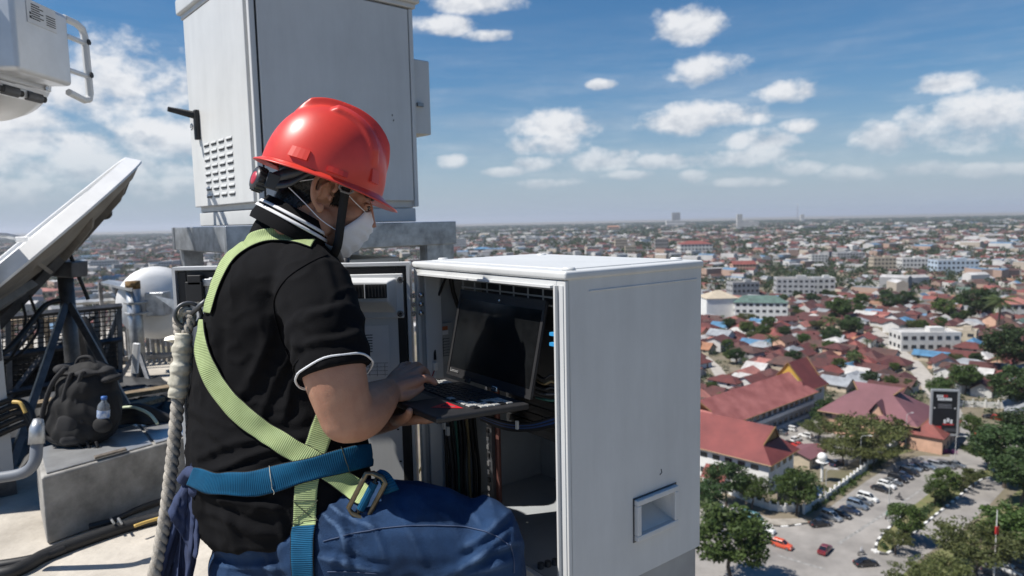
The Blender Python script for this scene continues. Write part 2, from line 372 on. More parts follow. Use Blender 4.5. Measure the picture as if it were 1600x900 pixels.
def house(x, y, rz, L, W, h, rise, kind, wm, rm, name, label, cat, group=None, windows=True, storeys=1):
    r = thing(name, (x, y, 0), label, cat, group, rz)
    mb = MB(); wall_geo(mb, L, W, h, rise, kind); put(r, 'wall', mb.mesh('wall', wm), (0, 0, 0))
    mb = MB(); roof_geo(mb, L, W, h, rise, kind); put(r, 'roof', mb.mesh('roof', rm), (0, 0, 0))
    if windows:
        for s in (-1, 1):           # the long sides that can be seen from the tower
            nrm = Vector((math.sin(rz)*-s, math.cos(rz)*s))     # world normal of local +-y
            if nrm.dot(Vector((-x, -y))) <= 0: continue
            n = max(1, int(L/4.2))
            for st in range(storeys):
                for i in range(n):
                    xx = (i+.5)/n*L-L/2
                    if st == 0 and i == n//2: put(r, 'door', me_door, (xx, s*W/2, 0))
                    else: put(r, 'window', me_win, (xx, s*W/2, 1.55+st*3.1))
    return r
# ---- three school halls with steep red roofs, each a dutch hip on a two storey block
m_sroof = lines_mat('school_roof_red', (.22, .05, .044), .86, 1.1, 'X', .7, var=.3, vs=.16, col2=(.15, .032, .03), bumpd=.05)
m_sroof2 = lines_mat('school_roof_patched', (.40, .145, .128), .86, 1.1, 'X', .7, var=.3, vs=.20, col2=(.25, .075, .066), bumpd=.05)
m_proof = lines_mat('hall_roof_plum', (.20, .085, .095), .86, 1.1, 'X', .65, var=.1, vs=.1, bumpd=.05)
def dutch(name, label, origin, u, L, W, h, rise, rm, gab=.42, oh=1.1, storeys=2, wm=None, gmat=None, band=None):
    """origin: the near corner of the walls; u: unit direction of the length; the width goes to the left of u"""
    rz = math.atan2(u[1], u[0]); r = thing(name, (origin[0], origin[1], 0), label, 'building', None, rz)
    mb = MB().box((L/2, W/2, h/2), (L, W, h)); put(r, 'wall', mb.mesh('wall', wm or m_wallw), (0, 0, 0))
    a0, a1, b0, b1 = -oh, L+oh, -oh, W+oh; zr = h+rise; zb = h-.45; g = gab*(W/2+oh); zg = zb+(zr-zb)*gab*1.0
    th = .22; A = [(a0, b0, zb), (a1, b0, zb), (a1, b1, zb), (a0, b1, zb)]
    B = [(a0+g, b0+g, zg), (a1-g, b0+g, zg), (a1-g, b1-g, zg), (a0+g, b1-g, zg)]; C = [(a0+g*.75, W/2, zr), (a1-g*.75, W/2, zr)]
    mb = MB(); vs = A+B+C
    mb.add(vs, [(0, 1, 5, 4), (2, 3, 7, 6), (1, 2, 6, 5), (3, 0, 4, 7), (4, 5, 9, 8), (6, 7, 8, 9)])
    mb.add([(x, y, z-th) for x, y, z in A], [(0, 3, 2, 1)]); mb.add(A+[(x, y, z-th) for x, y, z in A], [(0, 4, 5, 1), (1, 5, 6, 2), (2, 6, 7, 3), (3, 7, 4, 0)])
    rf = put(r, 'roof', mb.mesh('roof', rm), (0, 0, 0))
    for e, (i, j, k) in enumerate(((4, 7, 8), (6, 5, 9))):
        mb = MB(); q = [Vector(vs[i]), Vector(vs[j]), Vector(vs[k])]; dx = .35 if e == 0 else -.35
        mb.prism([p+Vector((dx, 0, 0)) for p in q], (dx*.4, 0, 0)); put(rf, 'gable_board', mb.mesh('gable_board', gmat or m_trim), (0, 0, 0))
        for (p, q2) in ((q[0], q[2]), (q[1], q[2])):
            mb = MB(); mb.tube([p, q2], .16, 4); put(rf, 'barge_board', mb.mesh('barge_board', m_trim), (0, 0, 0))
    mb = MB()
    for i in range(4):
        p, q = Vector(A[i]), Vector(A[(i+1) % 4]); mb.tube([p-Vector((0, 0, .1)), q-Vector((0, 0, .1))], .14, 4)
    put(r, 'fascia', mb.mesh('fascia', m_trim), (0, 0, 0))
    wl = MB().box((0, 0, 0), (1.9, .14, 1.3)).mesh('window', m_glass)
    for st in range(storeys):
        z = 1.9+st*(h/storeys)
        for i in range(int(L/3.4)):
            xx = 1.9+i*3.4
            if xx > L-1: break
            put(r, 'window', wl, (xx, 0, z)); 
        for i in range(int(W/3.4)):
            yy = 1.9+i*3.4
            if yy > W-1: break
            put(r, 'window', wl, (L, yy, z), math.pi/2); put(r, 'window', wl, (0, yy, z), math.pi/2)
    if band:
        for st in range(1, storeys+1):
            mb = MB().box((L/2, -.62, st*h/storeys-h/storeys+.55), (L, .1, 1.0)); put(r, 'balcony_wall', mb.mesh('balcony_wall', band), (0, 0, 0))
            mb = MB().box((L/2, -.35, st*h/storeys-h/storeys+.02), (L, .68, .16)); put(r, 'balcony_floor', mb.mesh('balcony_floor', band), (0, 0, 0))
    return r
uA = Vector((.70, -.714)).normalized(); cA = G(1205, 728, 7.6)
nA = Vector((-uA.y, uA.x))
oA = V2(cA)+nA*1.1-uA*1.1
dutch('school_building', 'white two-storey school block with a steep red roof nearest the road junction', oA-uA*36, uA, 36, 14, 8, 6.6, m_sroof, gab=.46, wm=m_white)
uB = (V2(G(1276, 613, 8))-V2(G(1160, 657, 8))).normalized(); nB = Vector((-uB.y, uB.x)); oB = V2(G(1160, 657, 7.6))+nB*1.1-uB*12
dutch('school_building', 'long school block under a patched salmon red roof with balcony along its side', oB, uB, 58, 15, 8, 5.6, m_sroof2, gab=.55, wm=WALLS[2], band=m_white)
oT = V2(G(1276, 613, 8))+uB*3+nB*2
r_ = dutch('school_building', 'steep red gabled school tower with yellow gable at the end of the long block', oT-uB*5+nB*1.5, uB, 15, 12, 8.5, 8.2, m_sroof, gab=.34, gmat=mat('gable_yellow', (.62, .40, .07), .7))
uC = Vector((.72, -.69)).normalized(); nC = Vector((-uC.y, uC.x)); oC = V2(G(1283, 642, 6.6))+nC*1.1
dutch('hall_building', 'school hall under a broad plain plum coloured roof', oC, uC, 25, 21, 7, 7.5, m_proof, gab=.75, wm=WALLS[3], gmat=WALLS[3])
mb = MB(); roof_geo(mb, 4.5, 3.6, 0, 2.6, 'gable', .4)      # the small dormer on the hall roof
dm = thing('roof_dormer', (*(oC+uC*15+nC*2.6), 9.0), 'small peach gabled dormer on the plum roof of the hall', 'dormer', None, math.atan2(nC.y, nC.x))
put(dm, 'roof', mb.mesh('roof', m_proof), (0, 0, 0)); mb = MB(); mb.prism([(-2, -1.7, -1.5), (-2, 1.7, -1.5), (-2, 0, 2.3)], (3, 0, 0)); put(dm, 'gable_board', mb.mesh('gable_board', WALLS[3]), (0, 0, 0))
p_ = oC+uC*28+nC*10
house(p_.x, p_.y, math.atan2(nC.y, nC.x), 22, 8, 5, 2.6, 'hip', WALLS[3], ROOFS[3], 'annexe', 'low annexe with bright red hipped roof joined to the right of the plum hall', 'building')
p_ = V2(G(1276, 708, 3.2)); house(p_.x-2, p_.y+2, math.atan2(uB.y, uB.x), 9, 6.5, 3.2, .9, 'gable', WALLS[1], m_proof, 'canopy_house', 'small shelter with plum sheet roof beside the nearest school block', 'shelter')
p_ = V2(G(1121, 738, 4)); house(p_.x, p_.y, math.atan2(uA.y, uA.x), 5, 4, 3.6, 2, 'gable', m_white, ROOFS[3], 'porch', 'small red gabled porch at the front of the nearest school block', 'porch')

TAKEN = []      # (x, y, radius) already occupied
def block(px, py, wpx, hpx, wm, rm, label, storeys=3, flat=True, yaw=.05, depth=None, name='apartment_block', cat='building', wins=True, group=None):
    p = G(px, py); d = (p-Vector((0, 0, CAMZ))).length; L = wpx*d/FPX*.92; h = hpx*d/FPX; W = depth or max(8, L*.6)
    rz = yaw-math.atan2(p.x, p.y)*.35; back = Vector((p.x, p.y)).normalized()*W*.5
    r = thing(name, (p.x+back.x, p.y+back.y, 0), label, cat, group, rz)
    hb = h-.8 if flat else h*.8
    mb = MB().box((0, 0, hb/2), (L, W, hb)); put(r, 'wall', mb.mesh('wall', wm), (0, 0, 0))
    mb = MB()
    if flat:
        for q in (mb.box((0, -W/2+.2, hb+.4), (L+.3, .4, .8)), mb.box((0, W/2-.2, hb+.4), (L+.3, .4, .8)), mb.box((-L/2+.2, 0, hb+.4), (.42, W-.8, .78)), mb.box((L/2-.2, 0, hb+.4), (.42, W-.8, .78)), mb.box((L*.2, W*.1, hb+1.1), (L*.25, W*.35, 2.2))): pass
        put(r, 'parapet', mb.mesh('parapet', wm), (0, 0, 0)); mb2 = MB().box((0, 0, hb+.03), (L-.8, W-.8, .06)); put(r, 'roof', mb2.mesh('roof', rm), (0, 0, 0))
    else:
        roof_geo(mb, L, W, hb, h*.2+.8, 'hip' if random.random() < .5 else 'gable', .5); put(r, 'roof', mb.mesh('roof', rm), (0, 0, 0))
    if wins:
        n = max(3, min(9, int(L/3.6))); sh = hb/storeys; sw = L/n
        wl = MB().box((0, 0, 0), (sw*.55, .16, sh*.42)).mesh('window', m_glass); ws = MB().box((0, 0, 0), (.16, W/3*.5, sh*.42)).mesh('window', m_glass)
        for st in range(storeys):
            for i in range(n): put(r, 'window', wl, ((i+.5)*sw-L/2, -W/2, sh*(st+.55)))
            for i in range(3): put(r, 'window', ws, (L/2, (i+.5)*W/3-W/2, sh*(st+.55))); put(r, 'window', ws, (-L/2, (i+.5)*W/3-W/2, sh*(st+.55)))
    TAKEN.append((p.x+back.x, p.y+back.y, max(L, W)*.55)); return r
# named blocks, foot pixel and size read from the photograph
block(1122, 499, 52, 40, m_white, WALLS[1], 'tall windowless pale warehouse with tan roof edge, left of the green-trimmed block', 1, False, .12, 18, 'warehouse', 'warehouse', wins=False)
block(1187, 501, 80, 34, m_white, ROOFS[8], 'long white three-storey block with dark green roof and trim', 3, False, -.12, 12)
block(1160, 468, 44, 26, WALLS[2], WALLS[5], 'grey three-storey concrete block behind the green-trimmed block', 3, yaw=.2)
block(1240, 467, 56, 30, WALLS[2], WALLS[5], 'wide bare grey four-storey block with stepped roof, right of centre of the mid town', 4, yaw=-.1)
block(1283, 462, 34, 26, m_wallw, ROOFS[5], 'narrow pale block joined to the right of the wide bare grey block', 3)
block(1443, 549, 82, 26, m_wallw, ROOFS[6], 'long low white house with flat terrace roofs above the curved lane', 2, yaw=.1, depth=13)
block(1500, 541, 40, 22, WALLS[1], ROOFS[6], 'cream flat-roofed house touching the long white terrace house', 2, yaw=-.5)
block(1228, 512, 30, 14, m_wallw, ROOFS[0], 'small white two-storey house with dark roof below the grey blocks', 2, False)
block(1578, 500, 44, 26, m_wallw, ROOFS[4], 'white two-storey house with salmon roof at the right edge of the picture', 2, False)
block(1378, 427, 32, 22, WALLS[1], WALLS[5], 'cream four-storey block in the middle of the town on the right', 4)
block(1425, 424, 36, 18, m_wallw, ROOFS[6], 'white three-storey block right of the cream four-storey block', 3)
block(1488, 430, 54, 20, WALLS[4], WALLS[5], 'wide pale blue block in the shaded town on the right', 3)
block(1160, 428, 36, 18, WALLS[3], ROOFS[3], 'peach block with red roof left of the shaded town', 3, False)
block(1278, 415, 24, 16, m_wallw, WALLS[5], 'small bright white four-storey block in mid town', 4)
block(1325, 408, 40, 12, WALLS[2], ROOFS[5], 'long grey office block in mid town', 3)
block(1085, 398, 52, 20, m_wallw, ROOFS[3], 'white block with bright red roof just above the open cabinet corner', 3, False)
block(1033, 396, 22, 22, WALLS[5], WALLS[1], 'dark narrow four-storey block with tan rooftop above the open cabinet', 4)
block(970, 392, 20, 18, WALLS[1], WALLS[1], 'cream narrow block above the middle of the open cabinet top', 4)
block(985, 399, 18, 14, WALLS[1], WALLS[5], 'yellowish small block beside the cream narrow block', 3)
block(717, 391, 26, 18, m_wallw, WALLS[2], 'white apartment block beside the galvanised post', 5)
block(755, 396, 30, 9, WALLS[4], ROOFS[7], 'low pale block with blue roof near the galvanised post', 2, False)
block(832, 380, 24, 9, m_wallw, ROOFS[6], 'long white hall left of the middle of the open cabinet top', 2)
block(958, 361, 18, 8, WALLS[3], ROOFS[9], 'wide orange-walled hall far beyond the open cabinet', 2, False)
block(1055, 354, 30, 9, m_wallw, WALLS[2], 'long white podium at the foot of the grey hotel tower', 2, yaw=0, depth=60)
block(1056, 353, 13, 20, WALLS[2], WALLS[2], 'grey hotel tower standing on the skyline above the open cabinet', 12, depth=30, name='hotel_tower', cat='tower')
block(1155, 357, 8, 21, m_wallw, WALLS[3], 'slim white tower with a dark red edge on the skyline', 14, depth=20, name='white_tower', cat='tower')
block(1170, 356, 26, 9, m_wallw, ROOFS[6], 'broad white building right of the slim white tower', 3)
block(1253, 347, 5, 11, m_wallw, WALLS[2], 'tiny white tower beside the far radio mast', 8, depth=30, name='white_tower', cat='tower')
block(1150, 337, 40, 3, m_wallw, ROOFS[6], 'very long white shed on the skyline left of the mast', 1, depth=80, wins=False)
block(165, 421, 32, 12, m_wallw, ROOFS[6], 'white hall in the town left of the tall cabinet', 3)
block(260, 424, 18, 14, m_wallw, ROOFS[6], 'bright white block behind the white drum antenna', 3)
block(178, 444, 26, 11, ROOFS[7], ROOFS[7], 'blue walled shed behind the tilted dish', 1, wins=False, name='shed', cat='shed')
block(70, 419, 30, 12, WALLS[1], ROOFS[0], 'cream hall under the tilted dish', 2, False)
block(110, 446, 22, 12, m_wallw, ROOFS[4], 'white house with pink roof beside the dish mast', 2, False)
block(40, 468, 80, 12, WALLS[1], ROOFS[4], 'long hall with salmon roof at the left edge behind the dish struts', 1, False, depth=20)
# radio mast on the skyline
p = G(1246, 349); mb = MB(); hm = 135
for s in range(3):
    a = 2.1*s; mb.tube([(math.cos(a)*6, math.sin(a)*6, 0), (math.cos(a)*1.0, math.sin(a)*1.0, hm)], [.9, .5], 5)
for k in range(12):
    z = hm*k/12; rr = 6-5*k/12; rr2 = 6-5*(k+1)/12
    for s in range(3): mb.tube([(math.cos(2.1*s)*rr, math.sin(2.1*s)*rr, z), (math.cos(2.1*s+2.1)*rr2, math.sin(2.1*s+2.1)*rr2, z+hm/12)], .3, 4)
mast = thing('radio_mast', (p.x, p.y, 0), 'slender steel radio mast rising above the skyline on the right', 'mast')
put(mast, 'lattice', mb.mesh('lattice', mat('mast_steel', (.35, .33, .34), .6)), (0, 0, 0))
put(mast, 'antenna_cluster', MB().cyl((0, 0, hm), (0, 0, hm+14), 2.6, 2.6, 8).mesh('antenna_cluster', m_white), (0, 0, 0))

# ---- the quarter of small houses: the nearest three hundred one by one
HEAD = math.atan2(uB.y, uB.x); cnt = 0; sites = []
ca, sa = math.cos(HEAD), math.sin(HEAD)
for i in range(-60, 85):
    for j in range(5, 85):
        gx = i*10.4+random.uniform(-2.0, 2.0)+(j % 2)*4; gy = j*8.2+random.uniform(-1.4, 1.4)
        x = gx*ca-gy*sa; y = gx*sa+gy*ca
        if y < 150: continue
        r = math.hypot(x, y); t = x/y
        if not (.24 < t < .86) or r > 600 or r < 190: continue
        if inpoly(x, y, COMP) or inpoly(x, y, ROAD) or near_lane(x, y, 4.5): continue
        if y < 235 and t > .5: continue
        if any((x-a)**2+(y-b)**2 < (c+5)**2 for a, b, c in TAKEN): continue
        if random.random() < .17: sites.append(('t', r, x, y)); continue
        sites.append(('h', r, x, y))
hs = sorted([s for s in sites if s[0] == 'h'], key=lambda s: s[1]); tree_spots = [(s[2], s[3]) for s in sites if s[0] == 't']
HOUSES = []
def zone(r, t):
    d = 'beyond school' if r < 290 else ('mid quarter' if r < 400 else 'far quarter')
    return d+(', left' if t < .36 else (', centre left' if t < .46 else (', centre right' if t < .58 else ', right')))
for k, (_, r, x, y) in enumerate(hs[:290]):
    L = random.uniform(8, 13.2); W = random.uniform(6.2, 8.8); two = random.random() < .10; h = (5.4 if two else 2.7)+random.uniform(-.2, .4)
    ri = random.choices(range(10), [30, 22, 20, 8, 5, 8, 5, 2, 1, 2])[0]; wi = random.choices(range(6), [40, 22, 12, 10, 6, 10])[0]
    kind = 'hip' if random.random() < .45 else 'gable'; rz = HEAD+random.choice((0, math.pi/2))+random.gauss(0, .07)
    lab = '%s%s %s house, %s %s roof, %s' % ('long ' if L > 11.6 else ('short ' if L < 9.6 else ''), 'two-storey' if two else 'low', WN[wi], RN[ri], 'hipped' if kind == 'hip' else 'gabled', zone(r, x/y))
    HOUSES.append((x, y, RN[ri], WN[wi]))
    house(x, y, rz, L, W, h, random.uniform(1.5, 2.5), kind, WALLS[wi], ROOFS[ri], 'house', lab, 'house', 'small houses of the quarter beyond the school', windows=k < 200, storeys=2 if two else 1)
rest = hs[290:]
# special houses by the road on the right
for (px, py, wpx, rm, wm, kind, lab, yaw) in ((1525, 612, 46, 0, 0, 'hip', 'long low white bungalow with dark red roof behind the cream garden wall', -.25), (1476, 578, 22, 0, 0, 'gable', 'small white gabled house facing the camera above the lane', 1.2),
        (1555, 562, 40, 1, 0, 'gable', 'white house with striped brown roof right of the gabled house', -.1), (1598, 655, 60, 5, 0, 'gable', 'white gable wall of a zinc-roofed shed at the right edge near the road', 1.0)):
    p = G(px, py); d = p.length; L = wpx*d/FPX
    house(p.x, p.y, yaw, max(9, L), 9, 3.8, 2.6, kind, WALLS[wm], ROOFS[rm], 'house', lab, 'house', storeys=1); TAKEN.append((p.x, p.y, 9))

# ---- the wide town beyond: far too many to pick apart, one mass of houses and one of trees
def town(name, sites, mats):
    V = []; n = len(sites); S = np.array(sites)    # x, y, L, W, h, rise, yaw, wallidx, roofidx
    x, y, L, W, h, rise, yaw = [S[:, i][:, None] for i in range(7)]
    c, s = np.cos(yaw), np.sin(yaw)
    lx = np.concatenate([-L, L, L, -L, -L, L, L, -L, -L, L], 1)/2; ly = np.concatenate([-W, -W, W, W, -W, -W, W, W, 0*W, 0*W], 1)/2
    lz = np.concatenate([0*h]*4+[h]*4+[h+rise]*2, 1)
    vx = x+lx*c-ly*s; vy = y+lx*s+ly*c; co = np.stack([vx, vy, lz], 2).reshape(-1, 3)
    quads = np.array([(0, 1, 5, 4), (1, 2, 6, 5), (2, 3, 7, 6), (3, 0, 4, 7), (4, 5, 9, 8), (6, 7, 8, 9)]); tris = np.array([(5, 6, 9), (7, 4, 8)])
    base = (np.arange(n)*10)[:, None, None]; q = (quads[None]+base).reshape(-1, 4); t = (tris[None]+base).reshape(-1, 3)
    me = bpy.data.meshes.new(name); nl = q.size+t.size; npz = len(q)+len(t)
    me.vertices.add(len(co)); me.vertices.foreach_set('co', co.ravel()); me.loops.add(nl); me.loops.foreach_set('vertex_index', np.concatenate([q.ravel(), t.ravel()]).astype(np.int32))
    me.polygons.add(npz); ls = np.concatenate([np.arange(len(q))*4, q.size+np.arange(len(t))*3]); me.polygons.foreach_set('loop_start', ls.astype(np.int32))
    wi = S[:, 7].astype(int); ri = S[:, 8].astype(int)+6
    mi = np.concatenate([np.stack([wi, wi, wi, wi, ri, ri], 1).ravel(), np.stack([wi, wi], 1).ravel()]); me.polygons.foreach_set('material_index', mi.astype(np.int32))
    for m in mats: me.materials.append(m)
    me.polygons.foreach_set('use_smooth', [False]*npz); me.update(calc_edges=True); me.validate(); o = bpy.data.objects.new(name, me); COL.objects.link(o); return o
far_walls = [mat('far_'+m.name, c, .9, var=.1, vs=.05, world_co=True) for m, c in zip(WALLS, ((.54, .53, .51), (.44, .38, .31), (.30, .3, .3), (.40, .28, .22), (.34, .38, .42), (.22, .21, .2)))]
far_roofs = [mat('far_'+m.name, c, .85, var=.25, vs=.06, world_co=True) for m, c in zip(ROOFS, ((.105, .04, .036), (.11, .058, .047), (.14, .046, .04), (.22, .07, .06), (.30, .14, .115), (.26, .275, .29), (.48, .47, .46), (.12, .22, .34), (.11, .16, .13), (.27, .15, .095)))]
T = []; TF = []
def ring(r0, r1, cell, fill, tree, big=0, t0=-.85, t1=.9):
    x = np.arange(-r1, r1, cell)
    X, Y = np.meshgrid(x, np.arange(0, r1, cell)); X = X.ravel()+rng.uniform(-.35, .35, X.size)*cell; Y = Y.ravel()+rng.uniform(-.35, .35, Y.size)*cell
    ok = (np.hypot(X, Y) > r0) & (np.hypot(X, Y) < r1) & (X > t0*Y) & (X < t1*Y); X, Y = X[ok], Y[ok]
    return X, Y
def patch(x, y, s=260.): return noise.noise((x/s, y/s, 3.3))
for (_, r, x, y) in rest: T.append((x, y, random.uniform(8, 12), random.uniform(6, 8.6), random.choice((2.6, 2.8, 3, 3.2, 5.2)), random.uniform(1.2, 2.3), HEAD+random.choice((0, 1.57))+random.gauss(0, .1), random.choices(range(6), [40, 22, 12, 10, 6, 10])[0], random.choices(range(10), [30, 22, 20, 8, 5, 8, 5, 2, 1, 2])[0]))
tree_far = []
for (r0, r1, cell, sc, hh) in ((420, 1300, 13.2, .88, .92), (1300, 2700, 23, 1.5, 1.15), (2700, 9000, 64, 2.6, 1.5)):
    X, Y = ring(r0, r1, cell, 0, 0)
    for x, y in zip(X, Y):
        r = math.hypot(x, y); t = x/y
        if r < 605 and .235 < t < .87: continue
        if r0 == 420 and -.1 < t < .22 and r < 560: continue
        if any((x-a)**2+(y-b)**2 < (c+4)**2 for a, b, c in TAKEN): continue
        g = patch(x, y)+.5*patch(x, y, 90); u = random.random()
        far = r > 2700
        if u < .45+.6*max(-.2, g)+(.2 if far else 0)+(.3 if r > 5000 else 0): tree_far.append((x, y, r)); continue
        if u > .95: continue
        big = random.random() < (.10 if r < 2700 else .25)
        L = random.uniform(9, 15)*sc; W = random.uniform(7, 10.5)*sc; h = random.choice((3.2, 3.2, 3.5, 6.2))*hh; rise = random.uniform(1.3, 2.8)*min(sc, 1.4)
        wi = random.choices(range(6), [34, 22, 16, 8, 6, 14])[0]; ri = random.choices(range(10), [26, 24, 20, 8, 3, 11, 9, 2, 1, 2])[0]
        if big: L *= random.uniform(1.3, 2.2); W *= 1.4; h = random.uniform(7, 13); rise = .3 if random.random() < .6 else 2; ri = random.choice((5, 6, 6, 1, 3, 7)); wi = random.choice((0, 0, 0, 1, 2, 3))
        T.append((x, y, L, W, h, rise, random.choice((HEAD, HEAD+1.57, .1, 1.6))+random.gauss(0, .12), wi, ri))
tw = town('distant_houses', T, far_walls+far_roofs)
tag(tw, 'mass of small red, brown and white roofed houses of the wide town out to the horizon', 'houses', kind='stuff')
# ================================================================== trees
def leafm(name, c, c2, orand=.22, trans=.25):
    m = mat(name, c, .6, var=.2, vs=.9, col2=c2, obj_rand=orand, spec=.3); nt = m.node_tree; N = nt.nodes; L = nt.links; b = N['Principled BSDF']
    tr = N.new('ShaderNodeBsdfTranslucent'); src = b.inputs['Base Color'].links[0].from_socket; L.new(src, tr.inputs[0])
    ms = N.new('ShaderNodeMixShader'); ms.inputs[0].default_value = trans; L.new(b.outputs[0], ms.inputs[1]); L.new(tr.outputs[0], ms.inputs[2]); L.new(ms.outputs[0], N['Material Output'].inputs[0]); return m
m_leaf = [leafm('leaf_green', (.085, .125, .03), (.035, .065, .015)), leafm('leaf_dark', (.05, .085, .026), (.022, .045, .014)), leafm('leaf_olive', (.115, .125, .04), (.055, .07, .022))]
m_bark = mat('bark', (.11, .085, .065), .9, var=.25, vs=4, bump=.5, bs=12)
m_palm = leafm('palm_frond', (.09, .12, .04), (.05, .07, .02))
def leaf_quads(centres, sizes, R, flat=.5):
    """many leaf-sized quads: centres (n,3), sizes (n,)"""
    n = len(centres); a = R.normal(size=(n, 3)); a[:, 2] *= flat; a /= np.linalg.norm(a, axis=1)[:, None]
    b = R.normal(size=(n, 3)); b -= a*(a*b).sum(1)[:, None]; b /= np.linalg.norm(b, axis=1)[:, None]
    s = sizes[:, None]; a = a*s; b = b*s*.55
    return np.stack([centres-a, centres-b*.9+a*.1, centres+a, centres+b*.9-a*.1], 1).reshape(-1, 3)
def quads_mesh(name, co, m):
    n = len(co)//4; me = bpy.data.meshes.new(name); me.vertices.add(len(co)); me.vertices.foreach_set('co', np.asarray(co, dtype=np.float32).ravel())
    me.loops.add(4*n); me.loops.foreach_set('vertex_index', np.arange(4*n, dtype=np.int32)); me.polygons.add(n); me.polygons.foreach_set('loop_start', (np.arange(n)*4).astype(np.int32))
    me.materials.append(m); me.update(calc_edges=True); return me
def crown(seed, rx, rz, nclump, nleaf, leaf, m, layered=False):
    R = np.random.default_rng(seed); cs = []
    for k in range(nclump):
        d = R.normal(size=3); d /= np.linalg.norm(d); d[2] = d[2]*.8+.15; rr = R.uniform(.45, 1.0)**.6
        c = d*rr*np.array([rx, rx, rz])*R.uniform(.8, 1.12)
        cr = R.uniform(.16, .30)*rx
        q = R.normal(size=(nleaf, 3)); q /= np.linalg.norm(q, axis=1)[:, None]; q *= R.uniform(.3, 1, (nleaf, 1))**.5
        if layered: q[:, 2] *= .45
        else: q[:, 2] *= .75
        cs.append(c+q*cr*np.array([1.15, 1.15, .9]))
    cs = np.concatenate(cs); return quads_mesh('crown', leaf_quads(cs, R.uniform(.6, 1.2, len(cs))*leaf, R), m)
def trunk_mesh(seed, h, r, spread):
    R = random.Random(seed); mb = MB(); p = [Vector((0, 0, -.2))]
    for i in range(1, 5): p.append(Vector((R.uniform(-.15, .15)*i, R.uniform(-.15, .15)*i, h*i/4)))
    mb.tube(p, [r*1.3, r, r*.85, r*.7, r*.5], 7)
    for k in range(6):
        a = k*1.05+R.uniform(-.3, .3); s = p[2].lerp(p[4], R.uniform(0, .8)); e = s+Vector((math.cos(a)*spread, math.sin(a)*spread, R.uniform(.5, 1.1)*spread))
        mb.tube([s, s.lerp(e, .5)+Vector((0, 0, .3)), e], [r*.45, r*.32, r*.12], 5)
    return mb.mesh('trunk', m_bark)
PROTO = []
for k, (rx, rz, nc, nl, lf, m, lay) in enumerate(((4.2, 3.1, 78, 62, .30, 0, False), (4.4, 3.6, 84, 62, .30, 1, False), (5.4, 2.5, 84, 56, .27, 2, True), (3.6, 3.4, 60, 60, .30, 0, False), (4.0, 2.6, 50, 56, .27, 2, True))):
    r = thing('leafy_tree', (0, 0, 0), 'x', 'tree'); put(r, 'trunk', trunk_mesh(k, 2.6+rz*.6, .24, rx*.55), (0, 0, 0))
    put(r, 'crown', crown(100+k, rx, rz, nc, nl, lf, m_leaf[m], lay), (0, 0, 2.3+rz)); PROTO.append(r)
def palm_proto(h, nf=17):
    r = thing('palm_tree', (0, 0, 0), 'x', 'tree'); R = random.Random(5); mb = MB()
    mb.tube([(0, 0, -.2), (.15, .05, h*.3), (.3, .1, h*.65), (.35, .15, h)], [.26, .2, .17, .15], 8); put(r, 'trunk', mb.mesh('trunk', m_bark), (0, 0, 0))
    for f in range(nf):
        a = f*2.399; el = .95-1.35*(f/nf); L = R.uniform(2.6, 3.4); co = []; d = Vector((math.cos(a), math.sin(a), 0)); n = Vector((-d.y, d.x, 0))
        spine = [Vector((.35, .15, h))+d*(L*t*math.cos(el*(1-t*.3)))+Vector((0, 0, L*t*math.sin(el)-1.5*t*t)) for t in [i/9 for i in range(10)]]
        mb = MB(); mb.tube(spine, [.05]*9+[.02], 4)
        for i in range(1, 10):
            for s in (-1, 1):
                w = .85*math.sin(math.pi*(i/9.5)**.7)+.12; p = spine[i]; t = (spine[i]-spine[i-1]).normalized()
                e = p+n*s*w+t*w*.7-Vector((0, 0, w*.45)); mb.add([p-t*.12, p+t*.12, e], [(0, 1, 2)])
        put(r, 'frond', mb.mesh('frond', m_palm), (0, 0, 0))
    return r
PALM = palm_proto(6.5)
tree_n = [0]
def plant(px, py, wpx, kind, label, zc=None, group=None, sz=1.0):
    """crown centre pixel and crown width in pixels"""
    pr = PROTO[kind] if kind >= 0 else PALM; base = {0: (4.2, 5.4), 1: (4.4, 5.9), 2: (5.4, 4.8), 3: (3.6, 5.7), 4: (4.0, 4.9), -1: (3.0, 6.5)}[kind]
    g0 = G(px, py, 5.0); d = (g0-Vector((0, 0, CAMZ))).length; s = wpx*d/FPX/2/(base[0]*1.08)
    g = G(px, py, base[1]*s*sz); tree_n[0] += 1
    return dup(pr, (g.x, g.y, 0), random.uniform(0, 6.3), (s, s, s*sz), label, group)
plant(1140, 842, 112, 0, 'large bright green tree in the near left corner of the road junction')
plant(1104, 775, 60, 1, 'dark leafy tree behind the large corner tree and against the school wall')
plant(1135, 748, 64, 1, 'dark round tree in front of the white school wall, left of its pair')
plant(1176, 764, 52, 0, 'round green tree before the school corner, right of its darker pair')
plant(1246, 762, 66, 0, 'bright green tree beside the plum sheet roof at the compound corner')
plant(1106, 718, 30, 1, 'dark tree at the left end of the nearest school block')
plant(1280, 668, 50, 2, 'olive tree standing in the school car yard')
plant(1352, 676, 92, 2, 'broad olive tree in front of the plum roofed hall')
plant(1318, 700, 62, 2, 'olive tree by the car yard, left of the broad olive tree')
plant(1385, 664, 50, 4, 'feathery olive tree at the right corner of the plum hall')
plant(1365, 705, 60, 2, 'low olive tree along the white compound wall')
plant(1296, 636, 34, 1, 'dark tree between the long school block and the plum hall')
plant(1280, 648, 30, 1, 'smaller dark tree in the gap beside the long school block')
plant(1430, 640, 32, 3, 'slim green tree left of the billboard')
plant(1416, 812, 46, 3, 'leafy green tree on the near part of the planted median')
plant(1400, 842, 40, 4, 'low bushy tree at the tip of the planted median')
plant(1474, 752, 38, 3, 'green tree halfway along the planted median')
plant(1462, 766, 30, 3, 'small green tree next to the halfway tree of the median')
